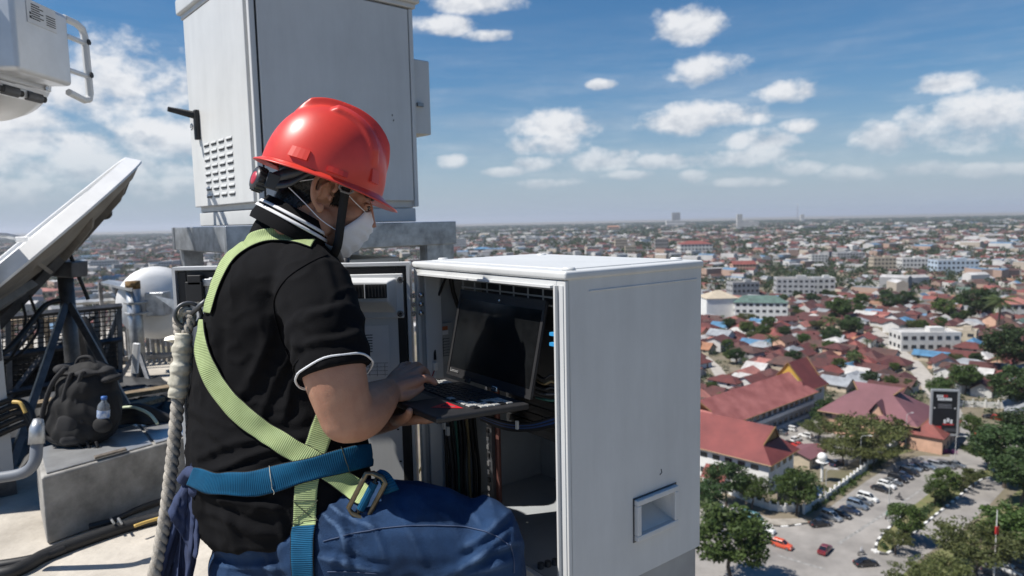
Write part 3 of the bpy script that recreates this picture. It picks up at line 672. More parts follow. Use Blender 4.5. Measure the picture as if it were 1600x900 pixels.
plant(1522, 742, 30, 4, 'small olive tree near the far end of the median')
plant(1502, 752, 26, 4, 'small shrubby tree on the median left of the far end')
plant(1528, 850, 104, 2, 'broad olive tree in the park at the lower right')
plant(1472, 896, 80, 2, 'spreading olive tree at the near edge of the park')
plant(1582, 828, 76, 0, 'yellow-green tree in the middle of the park at the right')
plant(1418, 905, 56, 4, 'thin pale tree at the bottom edge beside the junction')
plant(1575, 845, 70, 2, 'olive tree beside the tall white pole')
plant(1572, 700, 76, 1, 'big dark green tree at the right edge by the road')
plant(1600, 735, 70, 1, 'dark tree at the right edge below the big dark tree')
plant(1612, 672, 66, 1, 'dark tree cut by the right edge of the picture')
plant(1518, 664, 28, 3, 'round green tree right of the billboard')
plant(1545, 706, 40, 0, 'green tree on the right verge opposite the parked cars')
plant(1510, 588, 40, 0, 'green tree in front of the small white gabled house')
plant(1470, 607, 38, 0, 'bright bushy tree above the billboard')
plant(1590, 602, 60, 1, 'wide dark tree at the right edge beside the cream garden wall')
plant(1585, 540, 60, 1, 'wide dark tree at the right edge below the shaded town')
plant(1208, 528, 26, -1, 'coconut palm among the houses left of the warehouse lane')
plant(1271, 590, 16, -1, 'single palm in front of the yellow-gabled school tower', sz=1.3)
plant(1338, 556, 24, -1, 'pale palm among the brown roofs in mid quarter')
plant(1300, 500, 28, -1, 'palm below the grey blocks')
plant(1282, 650, 22, -1, 'palm beside the long school block')
plant(1104, 790, 34, -1, 'palm at the left edge of the picture below the school', sz=1.3)
plant(1560, 470, 34, -1, 'tall palm in the far quarter near the white house with salmon roof')
def tree_label(x, y, kd, s):
    h = min(HOUSES, key=lambda q: (q[0]-x)**2+(q[1]-y)**2); z = zone(math.hypot(x, y), x/y)
    return '%s %s by %s house with %s roof, %s' % ('tall' if s > .85 else ('small' if s < .66 else 'middling'), {0: 'green tree', 1: 'dark tree', 2: 'olive tree', 3: 'slim green tree', -1: 'coconut palm'}[kd], h[3], h[2], z)
for px, py, w in ((1240, 557, 26), (1128, 520, 20), (1113, 606, 22), (1168, 512, 26), (1299, 523, 30), (1330, 508, 34), (1255, 530, 22), (1390, 470, 26), (1312, 480, 34), (1415, 465, 24), (1545, 480, 22), (1475, 480, 30), (1530, 470, 40), (1360, 590, 26), (1310, 570, 22), (1392, 596, 22), (1420, 600, 20), (1140, 555, 22), (1200, 505, 22), (1440, 508, 20), (1345, 470, 22)):
    kd = random.choice((0, 1, 3)); g = G(px, py, 4); plant(px, py, w, kd, tree_label(g.x, g.y, kd, .9 if w > 25 else .7), group='trees among the small houses')
for k, (x, y) in enumerate(tree_spots[:150]):
    s = random.uniform(.55, 1.0); kd = random.choice((0, 1, 1, 3, 2, -1))
    dup(PROTO[kd] if kd >= 0 else PALM, (x, y, 0), random.uniform(0, 6.3), s, tree_label(x, y, kd, s), 'trees among the small houses' if kd >= 0 else 'palms among the small houses')
for r in PROTO+[PALM]: drop(r)
# the trees of the wide town: one mass
R = np.random.default_rng(11); cs = []; sz = []
for x, y, r in tree_far:
    if r < 1300: n, rad, h, lf = 70, R.uniform(3.2, 6.2), R.uniform(6, 10), 1.1
    elif r < 2700: n, rad, h, lf = 26, R.uniform(6, 11), R.uniform(7, 11), 2.6
    else: n, rad, h, lf = 14, R.uniform(18, 34), R.uniform(7, 11), 8.5
    q = R.normal(size=(n, 3)); q /= np.linalg.norm(q, axis=1)[:, None]; q *= R.uniform(.55, 1, (n, 1)); q[:, 2] = np.abs(q[:, 2]) if r > 2700 else q[:, 2]
    cs.append(np.array([x, y, h*.6 if r < 2700 else 2])+q*np.array([rad, rad, h*.45 if r < 2700 else h*.8])); sz.append(R.uniform(.7, 1.2, n)*lf)
m_lfar = leafm('leaf_far', (.052, .078, .03), (.02, .036, .014), orand=0, trans=.15)
o = bpy.data.objects.new('distant_trees', quads_mesh('distant_trees', leaf_quads(np.concatenate(cs), np.concatenate(sz), R, 1.0), m_lfar)); COL.objects.link(o)
tag(o, 'green mass of trees scattered through the wide town out to the horizon', 'trees', kind='stuff')
def shrub_row(name, pts, n, rad, m, label, leaf=.22):
    R = np.random.default_rng(len(label)); P_ = spline(pts, 10); cs = []
    for k in range(n):
        p = P_[R.integers(len(P_))]; q = R.normal(size=(60, 3)); q /= np.linalg.norm(q, axis=1)[:, None]; q *= R.uniform(.3, 1, (60, 1)); r_ = R.uniform(.6, 1.2)*rad
        cs.append(np.array([p.x+R.normal()*rad*.6, p.y+R.normal()*rad*.6, r_*.6])+q*r_*np.array([1, 1, .8]))
    cs = np.concatenate(cs); cs[:, 2] = np.maximum(cs[:, 2], .05)
    o = bpy.data.objects.new(name, quads_mesh(name, leaf_quads(cs, R.uniform(.6, 1.2, len(cs))*leaf, R), m)); COL.objects.link(o); tag(o, label, 'shrubs', kind='stuff')
shrub_row('median_shrubs', [G(1384, 856), G(1415, 832), G(1450, 800), G(1490, 768), G(1540, 742)], 70, 1.1, m_leaf[1], 'low green planting along the median')
shrub_row('wall_hedge', [G(1270, 796), G(1310, 770), G(1345, 744), G(1400, 706)], 60, 1.0, m_leaf[0], 'low green hedge at the foot of the white compound wall')
shrub_row('corner_planting', [G(1180, 782), G(1215, 788), G(1250, 786)], 26, 1.1, m_leaf[0], 'garden plants behind the curved white wall')
shrub_row('road_planting', [G(1500, 700), G(1530, 712), G(1570, 722)], 40, 1.3, m_leaf[0], 'rough green planting on the right verge of the road')
shrub_row('bougainvillea', [G(1464, 708), G(1482, 708)], 14, 1.0, leafm('bougainvillea_pink', (.32, .06, .22), (.2, .03, .12), 0), 'magenta flowering bush at the foot of the billboard')
R = np.random.default_rng(21); cs = []
for k in range(1500):
    t = R.uniform(.24, .85); rr = R.uniform(200, 600); y = rr/math.sqrt(1+t*t); x = t*y
    if inpoly(x, y, ROAD) or near_lane(x, y, .5) or inpoly(x, y, LOT): continue
    q = R.normal(size=(34, 3)); q /= np.linalg.norm(q, axis=1)[:, None]; r_ = R.uniform(.9, 2.4); cs.append(np.array([x, y, r_*.6])+q*R.uniform(.5, 1, (34, 1))*r_*np.array([1.2, 1.2, .8]))
cs = np.concatenate(cs); cs[:, 2] = np.maximum(cs[:, 2], .05)
o = bpy.data.objects.new('garden_greenery', quads_mesh('garden_greenery', leaf_quads(cs, R.uniform(.6, 1.2, len(cs))*.5, R), m_lfar)); COL.objects.link(o); tag(o, 'low garden bushes between the small houses', 'shrubs', kind='stuff')
# ================================================================== compound wall, billboard, lamp posts
def fence_wall(pp, label, h=1.9, step=2.6, post=.45):
    pts = [G(x, y) for x, y in pp]; root = thing('garden_wall', pts[0], label, 'wall')
    mp = MB().box((0, 0, (h+.35)/2), (post, post, h+.35)).mesh('post', m_white); d = 0
    for a, b in zip(pts, pts[1:]):
        t = b-a; L = t.length; n = max(1, round(L/step)); rz = math.atan2(t.y, t.x)
        for i in range(n):
            p = a+t*(i/n); o = link('post', mp, root); o.location = p; o.rotation_euler = (0, 0, rz)
            q = a+t*((i+.5)/n); mb = MB().box((0, 0, h*.42), (L/n-post, .18, h*.84)).mesh('panel', m_white); o = link('panel', mb, root); o.location = q; o.rotation_euler = (0, 0, rz)
fence_wall([(1256, 803), (1290, 783), (1318, 762), (1345, 741), (1372, 718), (1400, 697), (1425, 682)], 'white post and panel compound wall beside the row of parked cars')
fence_wall([(1160, 780), (1180, 789), (1203, 797), (1228, 800), (1250, 799)], 'curved white wall round the corner of the school compound', h=1.7, step=2)
fence_wall([(1100, 752), (1130, 768), (1158, 780)], 'pale wall of the school compound behind the white cars on the left', h=2)
fence_wall([(1475, 634), (1520, 636), (1600, 640)], 'long cream garden wall right of the billboard', h=2.4, step=4)
# dark sign board and white globe tank at the compound corner
def slab(name, label, cat, px, py, w, h, z0, m, yaw):
    g = G(px, py); r = thing(name, g, label, cat, None, yaw)
    put(r, 'board', MB().box((0, 0, z0+h/2), (w, .3, h)).mesh('board', m), (0, 0, 0))
    for s in (-1, 1): put(r, 'post', MB().box((s*w*.35, .25, (z0+h*.5)/2), (.2, .18, z0+h*.5)).mesh('post', m_kblack), (0, 0, 0))
slab('sign_board', 'dark grey sign board on the corner behind the curved white wall', 'sign', 1235, 787, 6.2, 2.6, .9, mat('board_dark', (.05, .052, .055), .6), .05)
slab('banner', 'blue banner beside the white wall next to the globe tank', 'banner', 1277, 782, 2.2, 3.0, .5, mat('banner_blue', (.03, .09, .30), .6), -.5)
g = G(1284, 752); r = thing('globe_tank', g, 'white round water tank on a post at the compound corner', 'tank')
put(r, 'post', MB().cyl((0, 0, 0), (0, 0, 5.2), .35).mesh('post', m_white), (0, 0, 0)); put(r, 'globe', MB().ell((0, 0, 6.2), 1.15, 14).mesh('globe', m_white, True), (0, 0, 0))
put(r, 'platform', MB().lathe([(.1, 5.0), (1.5, 5.0), (1.5, 5.15), (.1, 5.15)], 20).mesh('platform', m_white), (0, 0, 0))
# billboard
bbp = G(1473, 702); bb = thing('billboard', bbp, 'tall black billboard with red and white print on a single white column', 'billboard', None, -.22)
d = (bbp-Vector((0, 0, CAMZ))).length; mpp = d/FPX; w = 31*mpp; h = 54*mpp/.93; z0 = 20*mpp
put(bb, 'column', MB().cyl((0, .1, 0), (0, .1, z0+1), .55, n=14).mesh('column', m_white, True), (0, 0, 0))
put(bb, 'panel', MB().box((0, 0, z0+h/2), (w-.5, .5, h-.5)).mesh('panel', mat('billboard_black', (.012, .012, .016), .4)), (0, 0, 0))
mf = mat('billboard_frame', (.45, .46, .47), .5, .3)
for n_, c, s in (('frame', (0, -.05, z0), (w+.3, .8, .5)), ('frame', (0, -.05, z0+h), (w+.3, .8, .5)), ('frame', (-w/2, -.05, z0+h/2), (.5, .8, h-.5)), ('frame', (w/2, -.05, z0+h/2), (.5, .8, h-.5))):
    put(bb, n_, MB().box(c, s).mesh(n_, mf), (0, 0, 0))
mr_, mw_ = mat('print_red', (.5, .03, .03), .5), mat('print_white', (.75, .75, .75), .5)
def printing(x, z, sx, sz, m, name='print'): put(bb, name, MB().box((x*w, -.27, z0+z*h), (sx*w, .03, sz*h)).mesh(name, m), (0, 0, 0))
for i in range(5): printing(-.28+i*.085, .87, .065, .055, mw_ if i < 3 else mr_, 'letter')
for i in range(6): printing(-.24+i*.09, .80, .07, .06, mw_, 'letter')
for i in range(3): printing(0, .68-i*.035, .5, .012, mat('print_grey', (.25, .25, .27), .5), 'text_line')
printing(-.38, .60, .05, .03, mw_); printing(.38, .60, .05, .03, mw_)
for i in range(3): printing(.02+i*.12, .30+(i % 2)*.03, .09, .09, mw_, 'letter')
printing(.15, .235, .42, .03, mr_); printing(-.27, .13, .34, .12, mr_); printing(-.27, .09, .28, .05, mw_); printing(.22, .11, .42, .07, mat('print_dark', (.06, .06, .07), .5))
# lamp posts and poles
def lamp(px, py, hpx, label, arm=True, m=None):
    g = G(px, py); d = (g-Vector((0, 0, CAMZ))).length; hgt = hpx*d/FPX/.9; r = thing('lamp_post', g, label, 'lamp post', None, random.uniform(-.5, .5))
    put(r, 'pole', MB().cyl((0, 0, 0), (0, 0, hgt), .11, .07, 8).mesh('pole', m or mat('pole_grey', (.5, .5, .48), .6)), (0, 0, 0))
    if arm:
        put(r, 'arm', MB().tube([(0, 0, hgt), (.6, 0, hgt+.35), (1.8, 0, hgt+.5)], .06, 6).mesh('arm', MATS['pole_grey']), (0, 0, 0)); put(r, 'lamp_head', MB().box((2.1, 0, hgt+.48), (.8, .3, .14)).mesh('lamp_head', m_white), (0, 0, 0))
    return r
lamp(1344, 735, 42, 'grey lamp post by the compound wall below the broad olive tree')
lamp(1415, 700, 40, 'grey lamp post at the corner of the red annexe')
r = lamp(1553, 905, 78, 'tall white pole with a red top beside the car park at the lower right', False, m_white)
put(r, 'flag_panel', MB().box((.1, 0, 9.2), (.5, .3, 1.4)).mesh('flag_panel', mr_), (0, 0, 0))
lamp(1388, 815, 46, 'slim curved lamp post on the near end of the median')
lamp(1492, 728, 34, 'slim lamp post at the bend beside the parked cars')
lamp(1404, 838, 22, 'short sign post among the median shrubs', False)
lamp(1290, 785, 40, 'lamp post by the white globe tank')

# ================================================================== cars
m_tyre = mat('tyre', (.02, .02, .02), .9); m_rim = mat('rim', (.4, .4, .42), .35, .8); m_cglass = mat('car_glass', (.012, .014, .018), .08, spec=.8)
m_lampc = mat('headlamp', (.7, .7, .7), .2); m_tail = mat('tail_lamp', (.35, .02, .02), .3)
PAINT = {n: mat('car_'+n, c, .28, mt, var=.03, coat=.8) for n, c, mt in (('black', (.012, .012, .014), 0), ('white', (.72, .72, .70), 0), ('silver', (.42, .44, .46), .5), ('grey', (.15, .16, .17), .4), ('red', (.50, .035, .025), 0), ('orange_red', (.62, .09, .04), 0), ('blue_grey', (.18, .23, .30), .4), ('dark_blue', (.02, .03, .06), .2), ('maroon', (.16, .02, .025), .1), ('teal', (.10, .24, .30), 0))}
def car_proto(kind):
    r = thing(kind, (0, 0, 0), 'x', 'car'); L, W, H = dict(sedan=(4.4, 1.74, 1.46), hatchback=(4.1, 1.7, 1.56), minivan=(4.5, 1.74, 1.74), van=(4.6, 1.72, 1.92))[kind]
    prof = dict(sedan=[(-1, .55, .62), (-.93, .9, .62), (-.5, .92, 0), (.42, .92, 0), (.92, .74, 0), (1, .52, 0)], hatchback=[(-1, .6, 0), (-.96, .95, 0), (-.4, .96, 0), (.42, .95, 0), (.92, .78, 0), (1, .52, 0)],
                minivan=[(-1, .6, 0), (-.97, 1.0, 0), (-.4, 1.02, 0), (.5, 1.0, 0), (.92, .82, 0), (1, .55, 0)], van=[(-1, .6, 0), (-.99, 1.1, 0), (-.4, 1.1, 0), (.78, 1.05, 0), (.95, .85, 0), (1, .6, 0)])[kind]
    gh = dict(sedan=(-.72, -.38, .12, .46), hatchback=(-.95, -.80, .12, .50), minivan=(-.96, -.88, .22, .58), van=(-.985, -.95, .5, .80))[kind]
    mb = MB(); st = []
    for x, zt, _ in prof:
        w = W/2*(1-.10*abs(x)**5); st.append([(x*L/2, -w*.94, .24), (x*L/2, -w, .45), (x*L/2, -w*.97, zt-.06), (x*L/2, -w*.86, zt), (x*L/2, w*.86, zt), (x*L/2, w*.97, zt-.06), (x*L/2, w, .45), (x*L/2, w*.94, .24)])
    n = 8; vs = [p for s in st for p in s]; fs = []
    for i in range(len(st)-1):
        for k in range(n): fs.append((i*n+k, i*n+(k+1) % n, (i+1)*n+(k+1) % n, (i+1)*n+k))
    fs += [tuple(range(n))[::-1], tuple((len(st)-1)*n+k for k in range(n))]
    mb.add(vs, fs); body = put(r, 'body', mb.mesh('body', PAINT['white'], True), (0, 0, 0)); body.modifiers.new('e', 'EDGE_SPLIT').split_angle = .6
    body.material_slots[0].link = 'OBJECT'
    def zb(x):
        for (x0, z0, _), (x1, z1, _) in zip(prof, prof[1:]):
            if x0 <= x <= x1: return z0+(z1-z0)*(x-x0)/(x1-x0)
        return .5
    b0, t0, t1, b1 = gh; w0, w1 = W/2*.84, W/2*.68
    lo = [(b0*L/2, -w0, zb(b0)-.05), (b1*L/2, -w0, zb(b1)-.05), (b1*L/2, w0, zb(b1)-.05), (b0*L/2, w0, zb(b0)-.05)]; hi = [(t0*L/2, -w1, H-.05), (t1*L/2, -w1, H-.05), (t1*L/2, w1, H-.05), (t0*L/2, w1, H-.05)]
    put(r, 'windows', MB().hexa(lo+hi).mesh('windows', m_cglass), (0, 0, 0))
    mb = MB(); q = .03
    mb.hexa([(x*1.02, y*1.03, H-.06) for x, y, z in hi]+[(x*.96, y*.9, H+.01) for x, y, z in hi])
    for i in range(4): mb.tube([lo[i], hi[i]], .045, 4)
    for s in (-1, 1):
        xm = (t0+t1)/2*L/2; mb.tube([(xm, s*w0*1.005, zb(xm/(L/2))-.05), (xm, s*w1*1.01, H-.06)], .05, 4)
    rf = put(r, 'roof', mb.mesh('roof', PAINT['white']), (0, 0, 0)); rf.material_slots[0].link = 'OBJECT'
    wm = MB(); wm.lathe([(.05, -.1), (.2, -.1), (.31, -.09), (.32, 0), (.31, .09), (.2, .1), (.05, .1)], 14, Matrix.Rotation(math.pi/2, 3, 'X')); tm = wm.mesh('tyre', m_tyre, True)
    rm_ = MB().lathe([(.001, -.112), (.19, -.112), (.19, .112), (.001, .112)], 12, Matrix.Rotation(math.pi/2, 3, 'X')).mesh('rim', m_rim)
    for sx in (-.6, .62):
        for sy in (-1, 1):
            t = put(r, 'wheel', tm, (sx*L/2, sy*(W/2-.11), .32)); put(t, 'rim', rm_, (0, 0, 0))
    for s in (-1, 1):
        put(r, 'headlight', MB().box((.985*L/2-.06, s*W*.36, .62), (.14, .3, .14)).mesh('headlight', m_lampc), (0, 0, 0)); put(r, 'tail_light', MB().box((-.985*L/2+.04, s*W*.38, .72), (.1, .2, .22)).mesh('tail_light', m_tail), (0, 0, 0))
    return r
CAR = {k: car_proto(k) for k in ('sedan', 'hatchback', 'minivan', 'van')}
def car(px, py, kind, paint, label, hd, group=None):
    g = G(px, py, .7); z = .035
    r = dup(CAR[kind], (g.x, g.y, z), hd, None, label, group)
    for ch in r.children:
        if ch.name.split('.')[0] in ('body', 'roof'): ch.material_slots[0].material = PAINT[paint]
    return r
PK = math.atan2(-.80, .60); RD = math.atan2(.62, .78)
car(1222, 850, 'hatchback', 'orange_red', 'orange-red hatchback crossing the junction', PK+.15)
car(1289, 857, 'sedan', 'maroon', 'dark maroon car in the middle of the junction', RD+.15)
car(1353, 878, 'sedan', 'black', 'black sedan at the bottom edge beside the median tip', .1)
car(1281, 817, 'sedan', 'black', 'black sedan turning at the corner of the compound wall', .15)
car(1194, 826, 'minivan', 'white', 'white minivan leaving the side road beside the corner tree', PK+.2)
car(1176, 809, 'van', 'teal', 'blue and white minibus queued behind the white minivan', PK+.2)
car(1157, 801, 'hatchback', 'white', 'white car half hidden behind the big corner tree', PK+.25)
car(1117, 790, 'van', 'white', 'white van at the left on the side road', PK+.3)
rowcars = [(1299, 806, 'minivan', 'silver', 'silver minivan first in the parked row by the corner'), (1314, 802, 'sedan', 'black', 'black car second in the near parked row'), (1329, 796, 'sedan', 'dark_blue', 'dark car third in the near parked row'),
    (1340, 788, 'minivan', 'blue_grey', 'blue-grey car fourth in the near parked row'), (1347, 782, 'sedan', 'grey', 'grey car next to the white estate in the near parked row'), (1356, 777, 'minivan', 'white', 'white estate car ending the near parked row'),
    (1377, 763, 'sedan', 'black', 'black sedan beginning the far parked row'), (1386, 757, 'hatchback', 'white', 'white hatchback second in the far parked row'), (1394, 752, 'sedan', 'grey', 'dark grey car third in the far parked row'),
    (1403, 747, 'minivan', 'black', 'black minivan fourth in the far parked row'), (1412, 742, 'sedan', 'dark_blue', 'dark car fifth in the far parked row'), (1421, 737, 'minivan', 'black', 'black minivan sixth in the far parked row'),
    (1426, 730, 'sedan', 'blue_grey', 'blue-grey sedan behind the black minivan of the far row')]
for c in rowcars: car(c[0], c[1], c[2], c[3], c[4], PK+random.uniform(-.06, .06))
for c in ((1436, 728, 'sedan', 'black', 'black sedan at the bend of the parked row'), (1449, 727, 'sedan', 'blue_grey', 'blue-grey sedan at the bend, right of the black sedan'), (1464, 726, 'minivan', 'silver', 'silver minivan below the magenta bush'),
          (1478, 726, 'minivan', 'grey', 'grey minivan right of the silver minivan'), (1494, 725, 'sedan', 'grey', 'grey sedan last of the parked row by the side street')): car(*c[:5], PK-.1+(c[0]-1436)*.002)
for c in ((1234, 669, 'hatchback', 'white', 'white hatchback in the school yard below the long block'), (1219, 675, 'sedan', 'grey', 'grey sedan in the school yard at the roof corner'), (1244, 686, 'hatchback', 'white', 'white car in the second line of the school yard'),
          (1232, 692, 'sedan', 'black', 'black car beside the white one in the school yard'), (1246, 695, 'sedan', 'red', 'red tailed car behind the roof corner in the school yard'), (1259, 680, 'hatchback', 'white', 'small white car under the yard tree'),
          (1277, 699, 'hatchback', 'red', 'bright red car in the school yard'), (1292, 703, 'minivan', 'white', 'white minivan right of the bright red car'), (1303, 697, 'hatchback', 'white', 'white car under the olive tree beside the white minivan'),
          (1264, 703, 'minivan', 'black', 'black minivan left of the bright red car'), (1271, 714, 'sedan', 'black', 'black sedan below the bright red car'), (1306, 723, 'sedan', 'dark_blue', 'dark sedan near the gate of the school yard')): car(*c[:5], RD+random.choice((0, 1.57))+random.uniform(-.1, .1))
for c in ((1556, 893, 'sedan', 'grey', 'grey sedan in the car park at the lower right'), (1578, 890, 'hatchback', 'white', 'white hatchback at the lower right corner'), (1592, 872, 'minivan', 'silver', 'silver minivan in the car park at the right edge'),
          (1586, 860, 'sedan', 'black', 'black sedan at the back of the lower right car park'), (1598, 895, 'sedan', 'dark_blue', 'dark sedan cut by the lower right corner'), (1570, 866, 'sedan', 'red', 'red car partly hidden by park trees'), (1548, 651, 'sedan', 'black', 'black car parked by the white gable wall on the right'),
          (1561, 653, 'hatchback', 'red', 'small red car next to the black one by the white gable wall'), (1536, 678, 'minivan', 'red', 'red minivan on the right of the side street')): car(*c[:5], PK+.2+random.uniform(-.1, .1))
for r in CAR.values(): drop(r)
# motorcycles with riders
def rider(px, py, hd, l1, l2, shirt):
    g = G(px, py, .6); M = Matrix.Rotation(hd, 4, 'Z'); r = thing('motorcycle', (g.x, g.y, .035), l1, 'motorcycle', None, hd)
    mb = MB(); mb.lathe([(.2, -.05), (.3, -.05), (.3, .05), (.2, .05), (.2, -.05)], 14, Matrix.Rotation(math.pi/2, 3, 'X')); wm = mb.mesh('wheel', m_tyre)
    for x in (-.62, .62): put(r, 'wheel', wm, (x, 0, .3))
    mb = MB(); mb.tube([(-.75, 0, .62), (-.3, 0, .68), (.1, 0, .55), (.45, 0, .75), (.55, 0, .95)], [.1, .16, .16, .13, .06], 8); mb.tube([(.62, 0, .3), (.5, 0, .98)], .04, 6); put(r, 'body', mb.mesh('body', PAINT['black'], True), (0, 0, 0))
    put(r, 'handlebar', MB().tube([(.4, -.33, 1.02), (.52, 0, .98), (.4, .33, 1.02)], .025, 6).mesh('handlebar', m_rim), (0, 0, 0))
    mb = MB(); mb.tube([(-.15, 0, .8), (-.15, 0, 1.05), (-.02, 0, 1.32), (0, 0, 1.42), (.02, 0, 1.5)], [.16, .16, .19, .1, .07], 8); mb.ell((.03, 0, 1.62), (.14, .12, .14), 8)
    for s in (-1, 1):
        mb.tube([(-.12, s*.1, .82), (.25, s*.17, .78), (.12, s*.18, .35)], [.1, .08, .05], 6); mb.tube([(0, s*.19, 1.36), (.14, s*.27, 1.12), (.38, s*.3, 1.04)], [.07, .055, .04], 6)
    o = mb.build('person', shirt, None, True); o.matrix_world = Matrix.Translation((g.x, g.y, .035)) @ M
    rm = o.modifiers.new('r', 'REMESH'); rm.mode = 'VOXEL'; rm.voxel_size = .03; tag(o, l2, 'person')
rider(1346, 863, .3, 'motorcycle beside the black sedan near the median tip', 'rider in pale shirt on the motorcycle beside the black sedan', mat('rider_pale', (.4, .4, .42), .8))
rider(1405, 777, PK, 'dark motorcycle riding along the road past the parked cars', 'rider in dark clothes on the road past the parked cars', mat('rider_dark', (.03, .03, .035), .8))
rider(1386, 806, RD, 'green motorcycle beside the near end of the median', 'rider in green jacket beside the median', mat('rider_green', (.08, .2, .15), .8))
# ================================================================== haze over the town
hz = MB().box((0, 0, 89), (2*R0+400, 2*R0+400, 180)).build('haze', [], None)
mh = bpy.data.materials.new('haze_air'); mh.use_nodes = True; mh.node_tree.nodes.clear()
vo = mh.node_tree.nodes.new('ShaderNodeVolumePrincipled'); ou = mh.node_tree.nodes.new('ShaderNodeOutputMaterial'); mh.node_tree.links.new(vo.outputs[0], ou.inputs['Volume'])
vo.inputs['Color'].default_value = (.86, .91, 1, 1); vo.inputs['Density'].default_value = 7e-5; vo.inputs['Anisotropy'].default_value = .2
hz.data.materials.append(mh); tag(hz, 'pale blue haze lying over the wide town', 'haze', kind='stuff')
# ================================================================== the rooftop
m_conc = mat('roof_concrete', (.50, .46, .40), .92, var=.22, vs=2.2, world_co=True, col2=(.27, .245, .21), bump=.5, bs=28, dist=.01, detail=9)
m_concd = mat('block_concrete', (.33, .32, .30), .92, var=.22, vs=7, world_co=True, bump=.5, bs=40, dist=.006, detail=12, col2=(.15, .145, .135))
m_galv = mat('galvanised', (.50, .52, .54), .42, .75, var=.22, vs=14, bump=.06, bs=60)
m_steel = mat('dark_steel', (.14, .145, .155), .5, .6, var=.25, vs=9, bump=.1, bs=50)
m_black = mat('black_rubber', (.016, .016, .017), .55, var=.2, vs=10)
m_grey = mat('grey_powder_coat', (.56, .575, .58), .45, var=.05, vs=2.5, bump=.05, bs=500, dist=.001)
m_alu = mat('cast_aluminium', (.62, .64, .66), .38, .35, var=.06, vs=6, bump=.05, bs=300, dist=.001)
m_cab = mat('cabinet_white', (.60, .61, .605), .42, var=.05, vs=2.6, bump=.04, bs=900, dist=.0006, detail=7)
m_chrome = mat('zinc_bolt', (.6, .6, .6), .25, .9)
e0 = Vector((.48, 1.50)); ed = Vector((-.612, .791)); en = Vector((-.791, -.612))    # roof edge behind the open cabinet
def rp(s, t): p = e0+ed*s+en*t; return (p.x, p.y)
POLY = [rp(-2.2, 0), rp(9.0, 0), rp(9.0, 9.5), rp(-2.2, 9.5)]
mb = MB(); mb.prism([(x, y, ROOF-.35) for x, y in POLY], (0, 0, .35)); o = mb.build('rooftop', m_conc, None); o['kind'] = 'structure'
c = Vector((sum(p[0] for p in POLY)/4, sum(p[1] for p in POLY)/4))
mb = MB(); mb.prism([(x+(c.x-x)*.004, y+(c.y-y)*.004, 0) for x, y in POLY], (0, 0, ROOF-.36)); r = thing('tower_block', (c.x, c.y, 0), 'concrete tower block carrying the rooftop with the cabinets', 'building'); mb.build('wall', WALLS[2] if 'WALLS' in globals() else m_concd, r)
# ---- concrete plinth with hatch plates
A = G(74, 853, ROOF); tA = P(74, 742, (A-Vector((0, 0, CAMZ))).dot(CM @ Vector((0, 0, -1)))); hB = tA.z-ROOF
B = G(290, 683, ROOF+hB); Cc = G(52, 698, ROOF+hB)
ux = (B-Vector((A.x, A.y, B.z))); Lb = .95; ux.z = 0; ux.normalize(); Cc = G(54, 702, ROOF+hB); uy = Vector((Cc.x-A.x, Cc.y-A.y, 0)); Wb = max(.3, uy.length); uy.normalize()
r = thing('concrete_plinth', A, 'rough concrete block with steel hatch plates carrying the black backpack', 'plinth')
def quadbox(o, a, b, L, W, z0, z1): return [(o+a*x+b*y+Vector((0, 0, z))) for z in (z0, z1) for x, y in ((0, 0), (L, 0), (L, W), (0, W))]
A0 = Vector((A.x, A.y, ROOF)); MB().hexa(quadbox(A0, ux, uy, Lb, Wb, .001, hB)).build('block', m_concd, r, bevel=.012)
m_plate = mat('checker_plate', (.55, .56, .57), .38, .7, var=.12, vs=9, bump=.4, bs=120, dist=.002)
for k, (x0, x1) in enumerate(((.02, .44), (.455, .93))):
    pl = MB().hexa(quadbox(A0+ux*x0+uy*.02, ux, uy, x1-x0, Wb-.05, hB+.002, hB+.008)).build('hatch_plate', m_plate, r, bevel=.002)
    MB().hexa(quadbox(A0+ux*(x0+.18)+uy*.012, ux, uy, .13, .03, hB+.0085, hB+.018)).build('hinge', mat('rusty_steel', (.22, .19, .16), .7, .4, var=.3, vs=30), pl, bevel=.003)
BX = A0; BU, BW = ux, uy
# ---- big tilted dish seen edge on, with its mast
dn = Vector((-.540, -.396, .743)).normalized(); dc = P(38, 388, 3.9); m_dish = mat('dish_white', (.80, .80, .79), .45, var=.07, vs=3, bump=.05, bs=60)
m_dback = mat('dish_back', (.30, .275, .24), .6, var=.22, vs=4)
r = thing('satellite_dish', (P(105, 420, 4.2).x, P(105, 420, 4.2).y, ROOF), 'large white satellite dish tilted edge-on on a dark steel mast', 'dish')
ex = dn.cross(Vector((0, 0, 1))).normalized(); ey = dn.cross(ex); MT = Matrix((ex, ey, dn)).transposed(); RD_ = .80
prof = [(RD_-.012, .035), (RD_, .03), (RD_, -.045), (RD_-.012, -.05), (RD_-.02, .02)]
def M4(M3, t): return Matrix.Translation(t) @ M3.to_4x4()
mb = MB(); mb.lathe([(RD_-.06, .01), (RD_-.058, .030), (RD_-.048, .034), (RD_, -.032), (RD_-.004, -.042), (RD_-.03, -.045), (RD_-.06, .01)], 96, M4(MT, dc)); rim = mb.build('rim', m_dish, r, True); rim.modifiers.new('e', 'EDGE_SPLIT').split_angle = .7
mb = MB(); mb.lathe([(RD_-.058, .012)]+[(RD_*(1-t)*.9+.001, .018-.13*(1-(1-t)**2)) for t in (.15, .35, .55, .75, 1)], 64, M4(MT, dc)); mb.build('reflector', m_dish, r, True)
mb = MB(); mb.lathe([(RD_-.03, -.045), (RD_-.10, -.075)]+[(RD_*(1-t)*.88+.001, -.07-.07*(1-(1-t)**2)) for t in (.1, .3, .55, .8, 1)], 64, M4(MT, dc)); mb.build('back_shell', m_dback, r, True)
